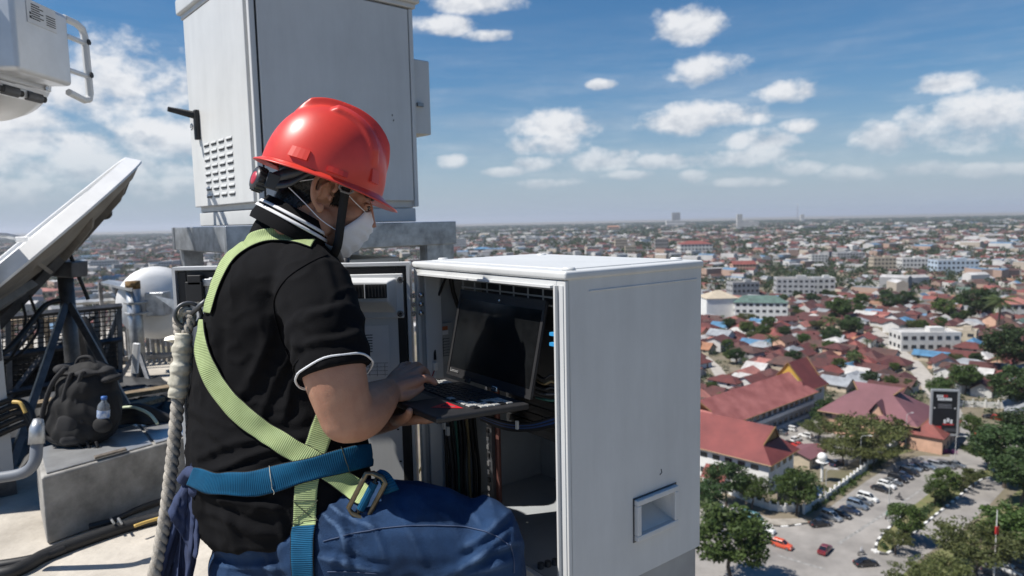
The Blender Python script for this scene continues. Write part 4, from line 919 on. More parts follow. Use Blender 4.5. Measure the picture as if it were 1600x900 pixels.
for k in range(12):
    a = k*math.pi/6; d = ex*math.cos(a)+ey*math.sin(a)
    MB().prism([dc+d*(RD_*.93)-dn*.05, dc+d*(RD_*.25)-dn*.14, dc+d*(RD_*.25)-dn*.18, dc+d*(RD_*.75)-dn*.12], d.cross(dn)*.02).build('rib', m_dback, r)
# support beam under the dish
b0 = P(-20, 520, 3.95); b1 = P(160, 328, 4.15)
MB().tube([b0, b1], .045, 4).build('support_beam', m_steel, r, bevel=.004)
MB().cyl(P(150, 318, 4.05), P(165, 334, 4.2), .04, n=10).build('pivot', m_black, r); MB().cyl(P(4, 452, 3.9), P(24, 458, 4.1), .035, n=10).build('pivot', m_black, r)
pm = P(106, 418, 4.2); mx, my = pm.x, pm.y; zt = pm.z
MB().box((mx-.06, my, zt), (.27, .16, .095), Matrix.Rotation(.1, 3, 'Y')).build('head_bracket', m_steel, r, bevel=.006)
MB().cyl((mx-.02, my, ROOF), (mx-.02, my, zt-.04), .043, n=20).build('mast', m_steel, r, True)
MB().lathe([(.001, 0), (.15, 0), (.15, .012), (.001, .012)], 20, Matrix.Translation((mx-.02, my, ROOF+.001))).build('base_plate', m_galv, r)
for px, py, d in ((5, 650, 3.5), (232, 640, 3.85), (150, 600, 5.0)):
    g = G(px, py, ROOF) if False else P(px, py, d); g.z = ROOF+.01
    MB().tube([(mx-.02, my, zt-.2), g], .026, 4).build('leg', m_steel, r, bevel=.003); MB().box((g.x, g.y, ROOF+.006), (.14, .14, .01)).build('foot_plate', m_galv, r)
MB().tube([P(105, 385, 4.15), P(118, 420, 4.2), P(138, 468, 4.25)], .012, 6).build('brace_rod', m_black, r)
MB().tube([P(-30, 366, 3.7), P(10, 368, 3.75), P(34, 373, 3.8)], .014, 8).build('feed_arm', m_galv, r)
MB().box(P(36, 374, 3.78), (.07, .03, .03)).build('feed_clip', m_dish, r, bevel=.004)
def hose(pts, rad, label, m=m_black, cat='cable', name='cable', n=8):
    o = MB().tube(spline(pts, 10), rad, n).build(name, m, None, True); return tag(o, label, cat)
hose([P(30, 460, 4.0), P(40, 500, 4.0), P(25, 545, 3.95), P(5, 570, 3.9), P(-40, 590, 3.8)], .008, 'thin black cable looping down under the tilted dish at the left')
hose([P(42, 452, 4.0), P(56, 490, 4.05), P(58, 520, 4.0), P(20, 560, 3.9), P(-30, 560, 3.8)], .008, 'second thin cable hanging beside the first under the dish')
hose([P(92, 470, 4.15), P(70, 478, 4.05), P(40, 515, 3.9), P(10, 548, 3.7), P(-30, 570, 3.6)], .016, 'thick black cable arching from the dish mast to the left edge')
# ---- white drum antenna on a pipe
pp = P(207, 440, 5.7); r = thing('drum_antenna', (pp.x, pp.y, ROOF), 'white round microwave antenna on a galvanised pipe by the railing', 'antenna')
MB().cyl((pp.x, pp.y, ROOF), (pp.x, pp.y, pp.z), .057, n=18).build('pipe', m_galv, r, True); MB().cyl((pp.x, pp.y, pp.z-.06), (pp.x, pp.y, pp.z+.004), .0585, n=18).build('pipe_end', mat('rust', (.28, .17, .07), .8, .3, var=.4, vs=30), r, True)
an = Vector((-.50, .86, -.05)).normalized(); ax = an.cross(Vector((0, 0, 1))).normalized(); ay = an.cross(ax); MA = Matrix((ax, ay, an)).transposed(); ac = P(246, 473, 5.95); rr = .305
mb = MB(); mb.lathe([(rr*.97, .13), (rr, .12), (rr, .02), (rr+.012, .02), (rr+.012, 0), (rr, -.005), (rr*.96, -.03), (rr*.75, -.065), (rr*.4, -.095), (.001, -.105)], 48, M4(MA, ac)); mb.build('drum', m_dish, r, True)
mb = MB(); mb.lathe([(rr*.97, .13), (rr*.7, .19), (rr*.3, .22), (.001, .225)], 48, M4(MA, ac)); mb.build('radome', m_dish, r, True)
MB().box(ac-an*.17, (.16, .13, .2)).build('mount_box', m_galv, r, bevel=.008)
for z in (.03, -.06): MB().tube([(pp.x-.08, pp.y, ac.z+z), (pp.x, pp.y-.075, ac.z+z), (pp.x+.08, pp.y, ac.z+z), ac-an*.16+Vector((0, 0, z))], .012, 6).build('clamp', m_galv, r)
MB().prism([P(243, 463, 5.6), P(275, 470, 5.5), P(275, 486, 5.5)], (0, .02, 0)).build('side_strut', m_galv, r)
for px, py in ((186, 590), (232, 590), (208, 600)):
    g = P(px, py, 5.6); MB().tube([(pp.x, pp.y, ROOF+.25), (g.x, g.y, ROOF+.01)], .02, 4).build('stay', m_steel, r)
o = MB().box(P(212, 560, 5.3), (.05, .03, .24), Matrix.Rotation(.15, 3, 'Y')).build('white_plate', m_dish, None, bevel=.006); o.location.z += 0; tag(o, 'narrow bright white plate leaning on the drum antenna pipe', 'plate')
# ---- railings at the roof edge
def railing(a, b, n, h, m, label, rail=.03, bar=.016):
    r = thing('railing', a, label, 'railing')
    for k in range(n+1):
        p = a.lerp(b, k/n); MB().tube([(p.x, p.y, ROOF), (p.x, p.y, ROOF+h)], bar, 6).build('baluster', m, r)
    MB().tube([(a.x, a.y, ROOF+h), (b.x, b.y, ROOF+h)], rail, 6).build('top_rail', m, r); MB().tube([(a.x, a.y, ROOF+.06), (b.x, b.y, ROOF+.06)], rail, 6).build('bottom_rail', m, r)
m_bar = mat('weathered_bar', (.40, .38, .36), .6, .3, var=.25, vs=12)
railing(P(188, 500, 6.3), P(330, 500, 6.5), 18, .68, m_bar, 'weathered grey bar railing behind the drum antenna')
railing(P(188, 500, 6.3), P(176, 500, 7.4), 8, .68, m_bar, 'short return of the bar railing running away from the camera')
railing(P(-40, 520, 5.6), P(128, 520, 5.9), 6, .50, mat('tan_bar', (.36, .27, .17), .7, .1, var=.25, vs=12), 'low tan post rail behind the tilted dish', rail=.02, bar=.024)
r = thing('cable_ladder', P(110, 480, 6.2), 'galvanised cable ladder laid level beside the railing', 'cable ladder')
q0, q1 = P(100, 474, 6.0), P(196, 458, 6.2); q1.z = q0.z; back = Vector((-.2, .75, 0))
for o_ in (Vector((0, 0, 0)), back): MB().tube([q0+o_, q1+o_], .022, 4).build('side_rail', m_galv, r)
for k in range(9): p = q0.lerp(q1, (k+.5)/9); MB().tube([p, p+back], .016, 4).build('rung', m_galv, r)
for p in (q0, q1, q0+back, q1+back): MB().tube([p, (p.x, p.y, ROOF)], .018, 4).build('leg', m_galv, r)
for k in range(3): MB().tube([q1+Vector((-.1-.09*k, .2, 0)), q1+Vector((-.5-.02*k, .3, -.45))], .014, 4).build('brace', m_galv, r)
r = thing('metal_sheet', P(178, 444, 5.9), 'flat grey metal sheet over the corner of the railing', 'sheet')
q = [P(156, 441, 6.0), P(206, 452, 5.5), P(212, 442, 6.2), P(170, 437, 7.0)]; MB().prism(q, (0, 0, -.02)).build('sheet', m_galv, r)
for k in (0, 2): MB().tube([q[k], (q[k].x, q[k].y, ROOF)], .02, 4).build('post', m_bar, r)
# dark netting bag and steel parts lying behind the plinth
o = MB().tube([P(128, 495, 5.0), P(135, 540, 5.0), P(142, 600, 5.0)], [.03, .10, .14], 10).build('dark_net', m_black, None, True); o.data.transform(Matrix.Translation((0, 0, 0))); tag(o, 'black netting hung between the dish mast and its strut', 'net')
# ---- grey cabinet at the left edge
ge = G(26, 772, ROOF); de = (ge-Vector((0, 0, CAMZ))).dot(CM @ Vector((0, 0, -1))); gt = P(14, 348, de*1.0)
hx = gt.z-ROOF; gaz = -math.atan2(ge.x, ge.y)
r = thing('grey_cabinet', (ge.x, ge.y, ROOF), 'plain grey steel cabinet cut by the left edge of the picture', 'cabinet', None, gaz)
put(r, 'body', MB().box((-.302, .25, .07+(hx-.07)/2), (.6, .5, hx-.07)).mesh('body', m_grey), (0, 0, 0)); put(r, 'base', MB().box((-.302, .25, .035), (.61, .51, .068)).mesh('base', m_steel), (0, 0, 0))
put(r, 'lid', MB().box((-.302, .25, hx+.012), (.62, .54, .022)).mesh('lid', m_cab), (0, 0, 0)); put(r, 'hinge', MB().box((-.012, -.008, hx*.55), (.012, .014, .12)).mesh('hinge', m_steel), (0, 0, 0))
# ---- conduit and hoses on the roof
hose([P(-60, 752, 2.45), P(0, 746, 2.45), P(38, 738, 2.45), P(54, 722, 2.45), P(57, 700, 2.46), P(58, 684, 2.47)], .020, 'grey bent conduit at the left edge before the plinth', mat('conduit_grey', (.16, .175, .20), .55), 'conduit', 'conduit', 14)
o = MB().tube([P(57, 694, 2.46), P(58, 668, 2.47), P(60, 655, 2.48)], [.026, .024, .016], 12).build('conduit_gland', m_galv, None, True); tag(o, 'steel gland at the top of the bent conduit', 'gland')
def rg(px, py, z=.02): return G(px, py, ROOF+z)
hose([rg(-60, 905), rg(20, 893), rg(70, 868), rg(130, 845), rg(200, 822), rg(270, 805), rg(360, 790)], .026, 'thick black hose curving across the roof in front of the plinth', n=12)
hose([rg(-60, 890), rg(10, 882), rg(60, 872), rg(100, 858)], .02, 'shorter black hose beside the thick hose at the lower left', n=10)
hose([rg(140, 823, .03), rg(180, 812, .04), rg(230, 790, .05), rg(300, 770, .04)], .014, 'black cable along the foot of the plinth')
hose([rg(210, 822, .06), rg(240, 812, .06), rg(290, 800, .06)], .007, 'thin yellow cable lying on the black hose', mat('yellow_cable', (.62, .42, .12), .5))
r = thing('cable_clip', rg(176, 815), 'pair of small white cable clips by the foot of the plinth', 'clip')
for k in (0, 12): MB().tube([rg(172+k, 822), rg(173+k, 810, .05), rg(178+k, 818, .06)], .005, 6).build('wire', m_galv, r)
for k in range(7):
    hose([P(170-k*3, 646+k*3, 3.3+.03*k), P(215, 634+k*4, 3.35), P(255, 648+k*3, 3.4), P(300, 668+k*2, 3.4)], random.uniform(.010, .018), ['upper', 'second', 'third', 'fourth', 'fifth', 'sixth', 'lowest'][k]+' black cable of the bundle lying behind the plinth')
hose([P(172, 641, 3.3), P(205, 636, 3.25), P(232, 646, 3.2), P(246, 662, 3.15)], .007, 'thin pale green cable over the bundle behind the plinth', mat('pale_green_cable', (.55, .62, .45), .5))
for k in range(5): hose([P(-20, 640+k*12, 3.2), P(20+k*5, 625+k*9, 3.2), P(48, 640+k*8, 3.15), P(52+k*3, 690, 3.1), P(30, 740, 2.95)], random.uniform(.012, .02), ['topmost', 'second', 'third', 'fourth', 'lowest'][k]+' thick cable coiled between the grey cabinet and the plinth')
hose([P(20, 628, 3.0), P(32, 630, 3.0), P(40, 645, 3.0)], .008, 'short yellow cable end beside the grey cabinet', MATS['yellow_cable'])
hose([G(150, 600, ROOF+.03), G(190, 640, ROOF+.03), G(260, 655, ROOF+.03)], .02, 'steel rail lying on the roof behind the backpack', m_galv, 'rail', 'steel_rail', 4)
hose([G(120, 640, ROOF+.05), G(200, 610, ROOF+.05), G(280, 612, ROOF+.05)], .02, 'steel strut lying across the roof near the railing', m_steel, 'strut', 'steel_strut', 4)
# ---- radio unit, its dish and mast at the upper left
q0 = P(27, 109, 2.35); q1 = P(117, 138, 2.66); q2 = P(27, -14, 2.35)
e1 = Vector((q1.x-q0.x, q1.y-q0.y, 0)); Wr = e1.length; e1.normalize(); e2 = Vector((0, 0, 1)); Hr = q2.z-q0.z; e3 = e1.cross(e2)
MR = Matrix((e1, e2, e3)).transposed(); oc = Vector(((q0.x+q1.x)/2, (q0.y+q1.y)/2, q0.z+Hr/2))
def RB(x, y, z, sx, sy, sz, mb=None): return (mb or MB()).box(oc+MR @ Vector((x, y, z)), (sx, sy, sz), MR)
r = thing('radio_unit', (oc.x-.2, oc.y, ROOF), 'silver outdoor radio unit with side handle and printed label at the upper left', 'radio unit')
RB(0, 0, -.05, Wr*.96, Hr, .10).build('body', m_alu, r, bevel=.018, seg=4); RB(-.01, 0, -.105, Wr*1.12, Hr*1.12, .02).build('flange', m_alu, r, bevel=.006)
RB(-.03, 0, -.16, Wr*.9, Hr*.95, .09).build('rear_housing', m_steel, r, bevel=.01)
lb = RB(-Wr*.02, Hr*.32, .0015, Wr*.50, Hr*.30, .002).build('label', mat('label_white', (.70, .70, .69), .5), r)
for k in range(7):
    RB(-Wr*.13+(.01 if k % 2 else 0), Hr*(.42-k*.03), .0032, Wr*(.2 if k % 2 else .14), .0035, .0008).build('text_line', mat('print_black', (.03, .03, .03), .6), lb)
    if k > 1: RB(Wr*.13, Hr*(.41-k*.03), .0032, Wr*.16, .003, .0008).build('text_line', MATS['print_black'], lb)
RB(-Wr*.22, Hr*.30, .0032, .008, .008, .0008).build('symbol', MATS['print_black'], lb); RB(-Wr*.22, Hr*.25, .0032, .009, .009, .0008).build('symbol', MATS['print_black'], lb)
for x, y in ((-.47, -.53), (.40, -.53), (.40, .53), (-.47, .53)): MB().cyl(oc+MR @ Vector((x*Wr, y*Hr, -.095)), oc+MR @ Vector((x*Wr, y*Hr, -.088)), .008, n=10).build('screw', m_chrome, r)
hp = [(.46, .46, -.014), (.70, .46, -.014), (.82, .42, -.014), (.86, .33, -.014), (.88, -.50, -.014), (.85, -.60, -.014), (.74, -.63, -.014), (.44, -.58, -.014)]
MB().tube([oc+MR @ Vector((x*Wr, y*Hr, z)) for x, y, z in hp], .015, 6).build('handle', m_steel if False else m_grey, r, bevel=.003)
for y in (.22, -.26): MB().cyl(oc+MR @ Vector((.47*Wr, y*Hr, -.014)), oc+MR @ Vector((.85*Wr, y*Hr, -.014)), .010, n=10).build('handle_pin', m_alu, r); MB().cyl(oc+MR @ Vector((.865*Wr, (y+.02)*Hr, .000)), oc+MR @ Vector((.865*Wr, (y+.02)*Hr, .004)), .0115, n=12).build('handle_plug', m_black, r)
for x in (-.5, -.18, .22): MB().cyl(oc+MR @ Vector((x*Wr, -.66*Hr, -.13)), oc+MR @ Vector((x*Wr+.05, -.68*Hr, -.11)), .018, n=12).build('connector', m_steel, r); MB().cyl(oc+MR @ Vector((x*Wr+.05, -.68*Hr, -.11)), oc+MR @ Vector((x*Wr+.065, -.685*Hr, -.105)), .012, n=12).build('connector_cap', m_black, r)
RB(-.12*Wr, -.64*Hr, -.15, Wr*.9, .03, .05).build('connector_rail', m_alu, r, bevel=.004)
pz = P(-120, 100, 2.9); r = thing('antenna_mast', (pz.x, pz.y, ROOF), 'galvanised antenna mast just outside the left edge', 'mast'); MB().cyl((pz.x, pz.y, ROOF), (pz.x, pz.y, 68.0), .045, n=20).build('pole', m_galv, r, True)
for dz in (.72, .90): MB().box((pz.x+.14, pz.y-.05, CAMZ+dz-.1), (.34, .05, .03)).build('clamp', m_galv, r, bevel=.004)
da = P(-22, 108, 2.95); dq = Vector((-.25, .9, .25)).normalized(); ax = dq.cross(Vector((0, 0, 1))).normalized(); MD = Matrix((ax, dq.cross(ax), dq)).transposed(); rr = .21
r = thing('microwave_dish', (da.x, da.y, ROOF), 'white microwave dish behind the radio unit at the left edge', 'antenna')
mb = MB(); mb.lathe([(rr, .12), (rr+.01, .1), (rr+.01, -.01), (rr, -.02), (rr*.93, -.05), (rr*.7, -.12), (rr*.4, -.17), (.001, -.19)], 48, M4(MD, da)); mb.build('reflector_shell', m_dish, r, True); mb = MB(); mb.lathe([(rr, .12), (rr*.6, .17), (.001, .19)], 48, M4(MD, da)); mb.build('radome', m_dish, r, True)
MB().box(da-dq*.2+Vector((.03, 0, -.12)), (.12, .1, .16)).build('bracket', m_steel, r, bevel=.01)
# ---- dark sheet added for the shadowed clutter behind the plinth, and planks lying there
mb = MB(); q = [G(-60, 612, ROOF), G(250, 588, ROOF), G(330, 640, ROOF), G(-40, 745, ROOF)]; NU, NV = 60, 50; vs = []
for j in range(NV+1):
    for i in range(NU+1):
        u, v_ = i/NU, j/NV; p = q[0].lerp(q[1], u).lerp(q[3].lerp(q[2], u), v_); ed_ = min(1, 8*min(u, 1-u, v_, 1-v_)+.05)
        vs.append((p.x+.05*noise.noise(p*2.3), p.y+.05*noise.noise(p*2.1), ROOF+.006+ed_*(.05*(1-abs(noise.noise(p*2.6)*2))**2+.03*(1-abs(noise.noise(p*6)*2))**2)))
mb.add(vs, [(j*(NU+1)+i, j*(NU+1)+i+1, (j+1)*(NU+1)+i+1, (j+1)*(NU+1)+i) for j in range(NV) for i in range(NU)])
o = mb.build('darkening_sheet', mat('sheet_dark', (.035, .036, .038), .7, var=.3, vs=6, world_co=True), None, True); tag(o, 'crumpled dark sheet added to darken the bare roof behind the plinth', 'darkening_sheet')
m_wood = mat('old_timber', (.28, .21, .13), .8, var=.3, vs=8, aniso=(1, 6, 6))
for k, (a, b, lab) in enumerate((((20, 640), (120, 618), 'old timber plank lying on the dark sheet near the dish leg'), ((120, 660), (250, 622), 'second timber plank lying between the backpack and the railing'), ((190, 618), (300, 600), 'timber plank lying at the foot of the bar railing'))):
    A_, B_ = G(*a, ROOF+.1), G(*b, ROOF+.1); d_ = (B_-A_).normalized(); o = MB().box((A_+B_)/2, ((B_-A_).length, .10, .03), Matrix.Rotation(math.atan2(d_.y, d_.x), 3, 'Z')).build('plank', m_wood, None, bevel=.003); tag(o, lab, 'plank')
_m = m_cab; nt = _m.node_tree; N = nt.nodes; L = nt.links; b_ = N['Principled BSDF']; tc_ = N.new('ShaderNodeNewGeometry'); mp_ = N.new('ShaderNodeMapping'); mp_.inputs['Scale'].default_value = (9, 9, 1.1); L.new(tc_.outputs['Position'], mp_.inputs[0])
tn_ = N.new('ShaderNodeTexNoise'); tn_.inputs['Scale'].default_value = 1.6; tn_.inputs['Detail'].default_value = 8; tn_.inputs['Roughness'].default_value = .7; L.new(mp_.outputs[0], tn_.inputs['Vector']); mr_c = N.new('ShaderNodeMapRange'); mr_c.inputs[1].default_value = .35; mr_c.inputs[2].default_value = .6; mr_c.inputs[3].default_value = .945; mr_c.inputs[4].default_value = 1.01; L.new(tn_.outputs['Fac'], mr_c.inputs[0])
mx_ = N.new('ShaderNodeMix'); mx_.data_type = 'RGBA'; mx_.blend_type = 'MULTIPLY'; mx_.inputs[0].default_value = 1; L.new(b_.inputs['Base Color'].links[0].from_socket, mx_.inputs[6]); L.new(mr_c.outputs[0], mx_.inputs[7]); L.new(mx_.outputs[2], b_.inputs['Base Color'])
r = thing('lattice_screen', P(90, 560, 5.0), 'dark steel lattice screen standing behind the dish mast', 'screen')
def fb(a, b, d1=5.0, d2=5.0, rad=.022, m=m_steel): MB().tube([P(a[0], a[1], d1), P(b[0], b[1], d2)], rad, 4).build('bar', m, r)
for a, b, d1, d2 in (((-20, 498), (190, 478), 4.6, 5.2), ((-20, 560), (190, 530), 4.6, 5.2), ((12, 500), (16, 640), 4.7, 4.7), ((62, 492), (66, 625), 4.85, 4.85), ((150, 484), (152, 606), 5.1, 5.1), ((186, 480), (188, 598), 5.2, 5.2), ((12, 560), (62, 500), 4.7, 4.85), ((62, 560), (150, 490), 4.85, 5.1), ((16, 620), (66, 556), 4.7, 4.85), ((66, 610), (150, 545), 4.85, 5.1), ((150, 590), (186, 485), 5.1, 5.2), ((-20, 620), (190, 580), 4.6, 5.2)): fb(a, b, d1, d2)
mb = MB()
for k in range(26): mb.tube([P(-20+k*8, 503-k*.8, 4.62+k*.022), P(-20+k*8, 612-k*1.4, 4.62+k*.022)], .004, 4)
for k in range(14): mb.tube([P(-20, 505+k*8, 4.62), P(188, 486+k*7, 5.2)], .004, 4)
mb.build('wire_mesh', m_black, r)
MB().prism([P(-20, 562, 4.66), P(188, 532, 5.25), P(188, 592, 5.25), P(-20, 632, 4.66)], (0, .012, 0)).build('lower_panel', mat('panel_dark', (.05, .052, .056), .6, var=.3, vs=8), r)
# ================================================================== tall white cabinet on its steel stand
def local(root_loc, rz):
    c, s = math.cos(rz), math.sin(rz)
    def f(px, py, axis, val):       # meet a pixel ray with the plane local axis = val
        r = ray(px, py); o = Vector((0, 0, CAMZ))-Vector(root_loc); lo = Vector((o.x*c+o.y*s, -o.x*s+o.y*c, o.z)); lr = Vector((r.x*c+r.y*s, -r.x*s+r.y*c, r.z))
        t = (val-lo[axis])/lr[axis]; return lo+lr*t
    return f
def lp(root, name, mb, m, bevel=0, smooth=False, seg=2):
    me = mb.mesh(name, m, smooth); bm = bmesh.new(); bm.from_mesh(me); bmesh.ops.recalc_face_normals(bm, faces=bm.faces); bm.to_mesh(me); bm.free()
    o = bpy.data.objects.new(name, me); COL.objects.link(o); o.parent = root
    if bevel:
        b = o.modifiers.new('bevel', 'BEVEL'); b.width = bevel; b.segments = seg; b.limit_method = 'ANGLE'; b.angle_limit = math.radians(40)
        me.polygons.foreach_set('use_smooth', [True]*len(me.polygons)); w = o.modifiers.new('wn', 'WEIGHTED_NORMAL'); w.keep_sharp = True
    return o
TZ = ROOF+1.315; tl = (-.923, 2.536, TZ); ta = .722; TS, TL, TH = .70, .737, .86
r = thing('tall_cabinet', tl, 'tall white equipment cabinet with louvres and black latch behind the worker', 'cabinet', None, ta); T_ = local(tl, ta)
lp(r, 'body', MB().box((TS/2, TL/2, TH/2), (TS-.03, TL-.03, TH)), m_cab, .006)
lp(r, 'lid', MB().box((TS/2, TL/2, TH+.03), (TS+.05, TL+.05, .065)), m_cab, .008)
lp(r, 'lid_lip', MB().box((TS/2, TL/2, TH-.012), (TS+.02, TL+.02, .02)), m_cab, .003)
lp(r, 'side_panel', MB().box((TS/2, .005, TH/2), (TS-.055, .022, TH-.06)), m_cab, .004)
lp(r, 'corner_post', MB().box((.010, .010, TH/2-.01), (.022, .022, TH-.03)), m_cab, .004); lp(r, 'corner_post', MB().box((TS-.011, .008, TH/2-.01), (.02, .022, TH-.03)), m_cab, .004)
lp(r, 'seam', MB().box((.0245, .013, TH/2), (.007, .022, TH-.05)), m_black)
dr = lp(r, 'door', MB().box((.004, TL/2+.012, TH/2+.0), (.022, TL-.05, TH-.05)), m_cab, .004)
ml = MB(); ml.prism([(0, 0, 0), (-.0035, 0, -.005), (-.0035, 0, -.009), (0, 0, -.0095)], (0, .062, 0)); lv = ml.mesh('louvre', m_cab); ls_ = MB().box((.0, .031, -.0125), (.005, .056, .0065)).mesh('louvre_slot', m_black)
p0 = T_(323, 228, 0, -.0075); p1 = T_(358, 212, 0, -.0075); rows = 8; zt_, zb_ = T_(341, 218, 0, -.0075).z, T_(344, 301, 0, -.0075).z
for i in range(rows):
    for k in range(4):
        y = p0.y+(p1.y-p0.y)*k/3-.03; z = zt_+(zb_-zt_)*i/(rows-1)
        o = put(dr, 'louvre', lv, (-.0072, y, z)); put(dr, 'louvre_slot', ls_, (-.0078, y, z))
hp_ = T_(306, 195, 0, -.02); lh = lp(r, 'latch', MB().box((-.016, hp_.y, hp_.z), (.02, .03, .125)), m_black, .004)
lt = T_(304, 180, 0, -.02); lp(r, 'latch_lever', MB().tube([(-.02, lt.y, lt.z), (-.075, lt.y+.015, lt.z+.012), (-.12, lt.y+.02, lt.z+.02)], [.016, .013, .010], 6), m_black)
lp(r, 'lock_ring', MB().tube([(-.035, lt.y+.012*math.sin(a), lt.z-.05+.012*math.cos(a)) for a in [i*math.pi/6 for i in range(12)]], .003, 6, closed=True), m_chrome)
lp(r, 'plinth', MB().box((TS/2, TL/2, -.03), (TS-.02, TL-.02, .058)), m_cab, .004)
sb = lp(r, 'side_box', MB().box((TS+.05, .16, TH*.56), (.10, .26, .32)), m_cab, .006); lp(sb, 'box_clip', MB().box((TS+.04, .024, TH*.52), (.03, .014, .016)), m_galv)
for px, py in ((613, 180), (615, 188)): q = T_(px, py, 1, -.007); lp(r, 'paint_chip', MB().box(q, (.004, .001, .008)), m_steel)
# steel stand
r = thing('steel_stand', (tl[0], tl[1], ROOF), 'galvanised steel stand of channel posts under the tall white cabinet', 'stand', None, ta); hS = TZ-.062-ROOF
def chan(x, y, w=.075): 
    mb = MB(); mb.box((x, y, hS/2-.001), (w, .012, hS-.002)); mb.box((x-w/2+.005, y+.03, hS/2-.001), (.01, .047, hS-.002)); mb.box((x+w/2-.005, y+.03, hS/2-.001), (.01, .047, hS-.002)); return mb
for x, y in ((-.02, TL+.02), (.06, -.04), (TS+.04, -.05), (TS+.06, TL), (-.06, .05), (TS+.15, .02)): lp(r, 'post', chan(x, y, .085), m_galv, .002)
for a, b, s in (((TS/2, -.055), (TS+.3, .02), 0), ((TS/2, TL+.02), (TS+.2, .02), 0)): lp(r, 'beam', MB().box((a[0], a[1], hS-.05), (b[0], b[1], .10)), m_galv, .003)
for x in (-.085, TS+.10): lp(r, 'beam', MB().box((x, TL/2, hS-.05), (.02, TL+.1, .098)), m_galv, .003)
lp(r, 'shelf', MB().box((TS/2, TL/2, hS-.103), (TS+.1, TL-.02, .006)), m_galv)
r = thing('battery_box', (tl[0], tl[1], ROOF), 'white battery box standing inside the steel stand', 'box', None, ta)
lp(r, 'body', MB().box((TS/2+.02, TL/2, hS*.5-.07), (TS-.16, TL-.16, hS-.16)), m_cab, .006); lp(r, 'door', MB().box((TS/2+.02, .073, hS*.5-.07), (TS-.24, .012, hS-.24)), m_cab, .003)
o = MB().tube(spline([P(536, 372, 2.35), P(541, 392, 2.35), P(540, 412, 2.3), P(538, 470, 2.2)], 8), .014, 10).build('cable', m_black, None, True); tag(o, 'ribbed black conduit hanging before the steel stand beside the worker\'s chin', 'cable')

# ================================================================== the open cabinet
CL = (.112, 1.35, ROOF+.444); ca_ = .659; CD, CW, CH = .425, .60, .701; C_ = local(CL, ca_)
cab = thing('open_cabinet', CL, 'open white equipment cabinet with its door swung left in the foreground', 'cabinet', None, ca_)
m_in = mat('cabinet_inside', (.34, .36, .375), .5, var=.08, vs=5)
# near side panel with a cup handle: panel cut round the cup
h0 = C_(991, 800, 1, 0); h1 = C_(1054, 795, 1, 0); hz0 = C_(1022, 828, 1, 0).z; hz1 = C_(1022, 772, 1, 0).z; hx0, hx1 = h0.x+.012, h1.x-.012; hz0 += .008; hz1 -= .008
mb = MB(); t = .016
for x0, x1, z0, z1 in ((0, hx0, .0, CH-.012), (hx1, CD, .0, CH-.012), (hx0, hx1, 0, hz0), (hx0, hx1, hz1, CH-.012)): mb.box(((x0+x1)/2, t/2, (z0+z1)/2), (x1-x0, t, z1-z0))
lp(cab, 'side_panel', mb, m_cab)
hd = []
mb = MB(); g_ = .013
for x0, x1, z0, z1 in ((hx0-g_, hx1+g_, hz0-g_, hz0), (hx0-g_, hx1+g_, hz1, hz1+g_), (hx0-g_, hx0, hz0, hz1), (hx1, hx1+g_, hz0, hz1)): mb.box(((x0+x1)/2, -.004, (z0+z1)/2), (x1-x0, .016, z1-z0))
ch = lp(cab, 'cup_handle', mb, m_cab, .002)
mb = MB(); o_ = g_+.0035
for x0, x1, z0, z1 in ((hx0-o_, hx1+o_, hz0-o_, hz0-.002), (hx0-o_, hx1+o_, hz1+.002, hz1+o_), (hx0-o_, hx0-.002, hz0-.002, hz1+.002), (hx1+.002, hx1+o_, hz0-.002, hz1+.002)): mb.box(((x0+x1)/2, -.0006, (z0+z1)/2), (x1-x0, .002, z1-z0))
lp(ch, 'handle_dirt_line', mb, m_steel)  # thin dark ring added for the dirt outline round the handle
mb = MB(); q = [(hx0, 0, hz0), (hx1, 0, hz0), (hx1, 0, hz1), (hx0, 0, hz1)]; q2 = [(hx0+.014, .055, hz0+.03), (hx1-.010, .055, hz0+.03), (hx1-.010, .055, hz1-.004), (hx0+.014, .055, hz1-.004)]
mb.add(q+q2, [(0, 1, 5, 4), (1, 2, 6, 5), (2, 3, 7, 6), (3, 0, 4, 7), (4, 5, 6, 7)]); lp(ch, 'cup', mb, m_cab)
em0 = C_(920, 455, 1, 0); em1 = C_(1088, 436, 1, 0); lp(cab, 'embossed_line', MB().tube([em0, em1], .0022, 6), m_cab)
lp(cab, 'scuff', MB().tube([C_(1031, 742, 1, -.0003), C_(1034, 738, 1, -.0003), C_(1033, 733, 1, -.0003)], .0012, 5), m_steel)
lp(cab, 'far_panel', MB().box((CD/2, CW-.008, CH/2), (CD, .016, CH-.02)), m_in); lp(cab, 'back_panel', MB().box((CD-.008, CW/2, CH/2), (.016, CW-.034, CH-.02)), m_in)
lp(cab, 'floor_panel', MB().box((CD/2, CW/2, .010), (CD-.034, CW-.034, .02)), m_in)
lp(cab, 'top_panel', MB().box((CD/2-.003, CW/2, CH-.006), (CD+.018, CW+.010, .018)), m_cab, .006, seg=3)
lp(cab, 'roof_bow', MB().box((CD/2, CW/2, CH+.0035), (CD-.06, CW-.06, .004)), m_cab, .002)
for px, py in ((663, 404), (893, 424), (1072, 404), (846, 399)):
    q = C_(px, py, 2, CH+.004); lp(cab, 'lifting_cap', MB().lathe([(.001, .006), (.012, .006), (.014, .003), (.014, 0), (.001, 0)], 18, Matrix.Translation((min(max(q.x, .02), CD-.02), min(max(q.y, .02), CW-.02), CH+.003))), m_cab, smooth=True)
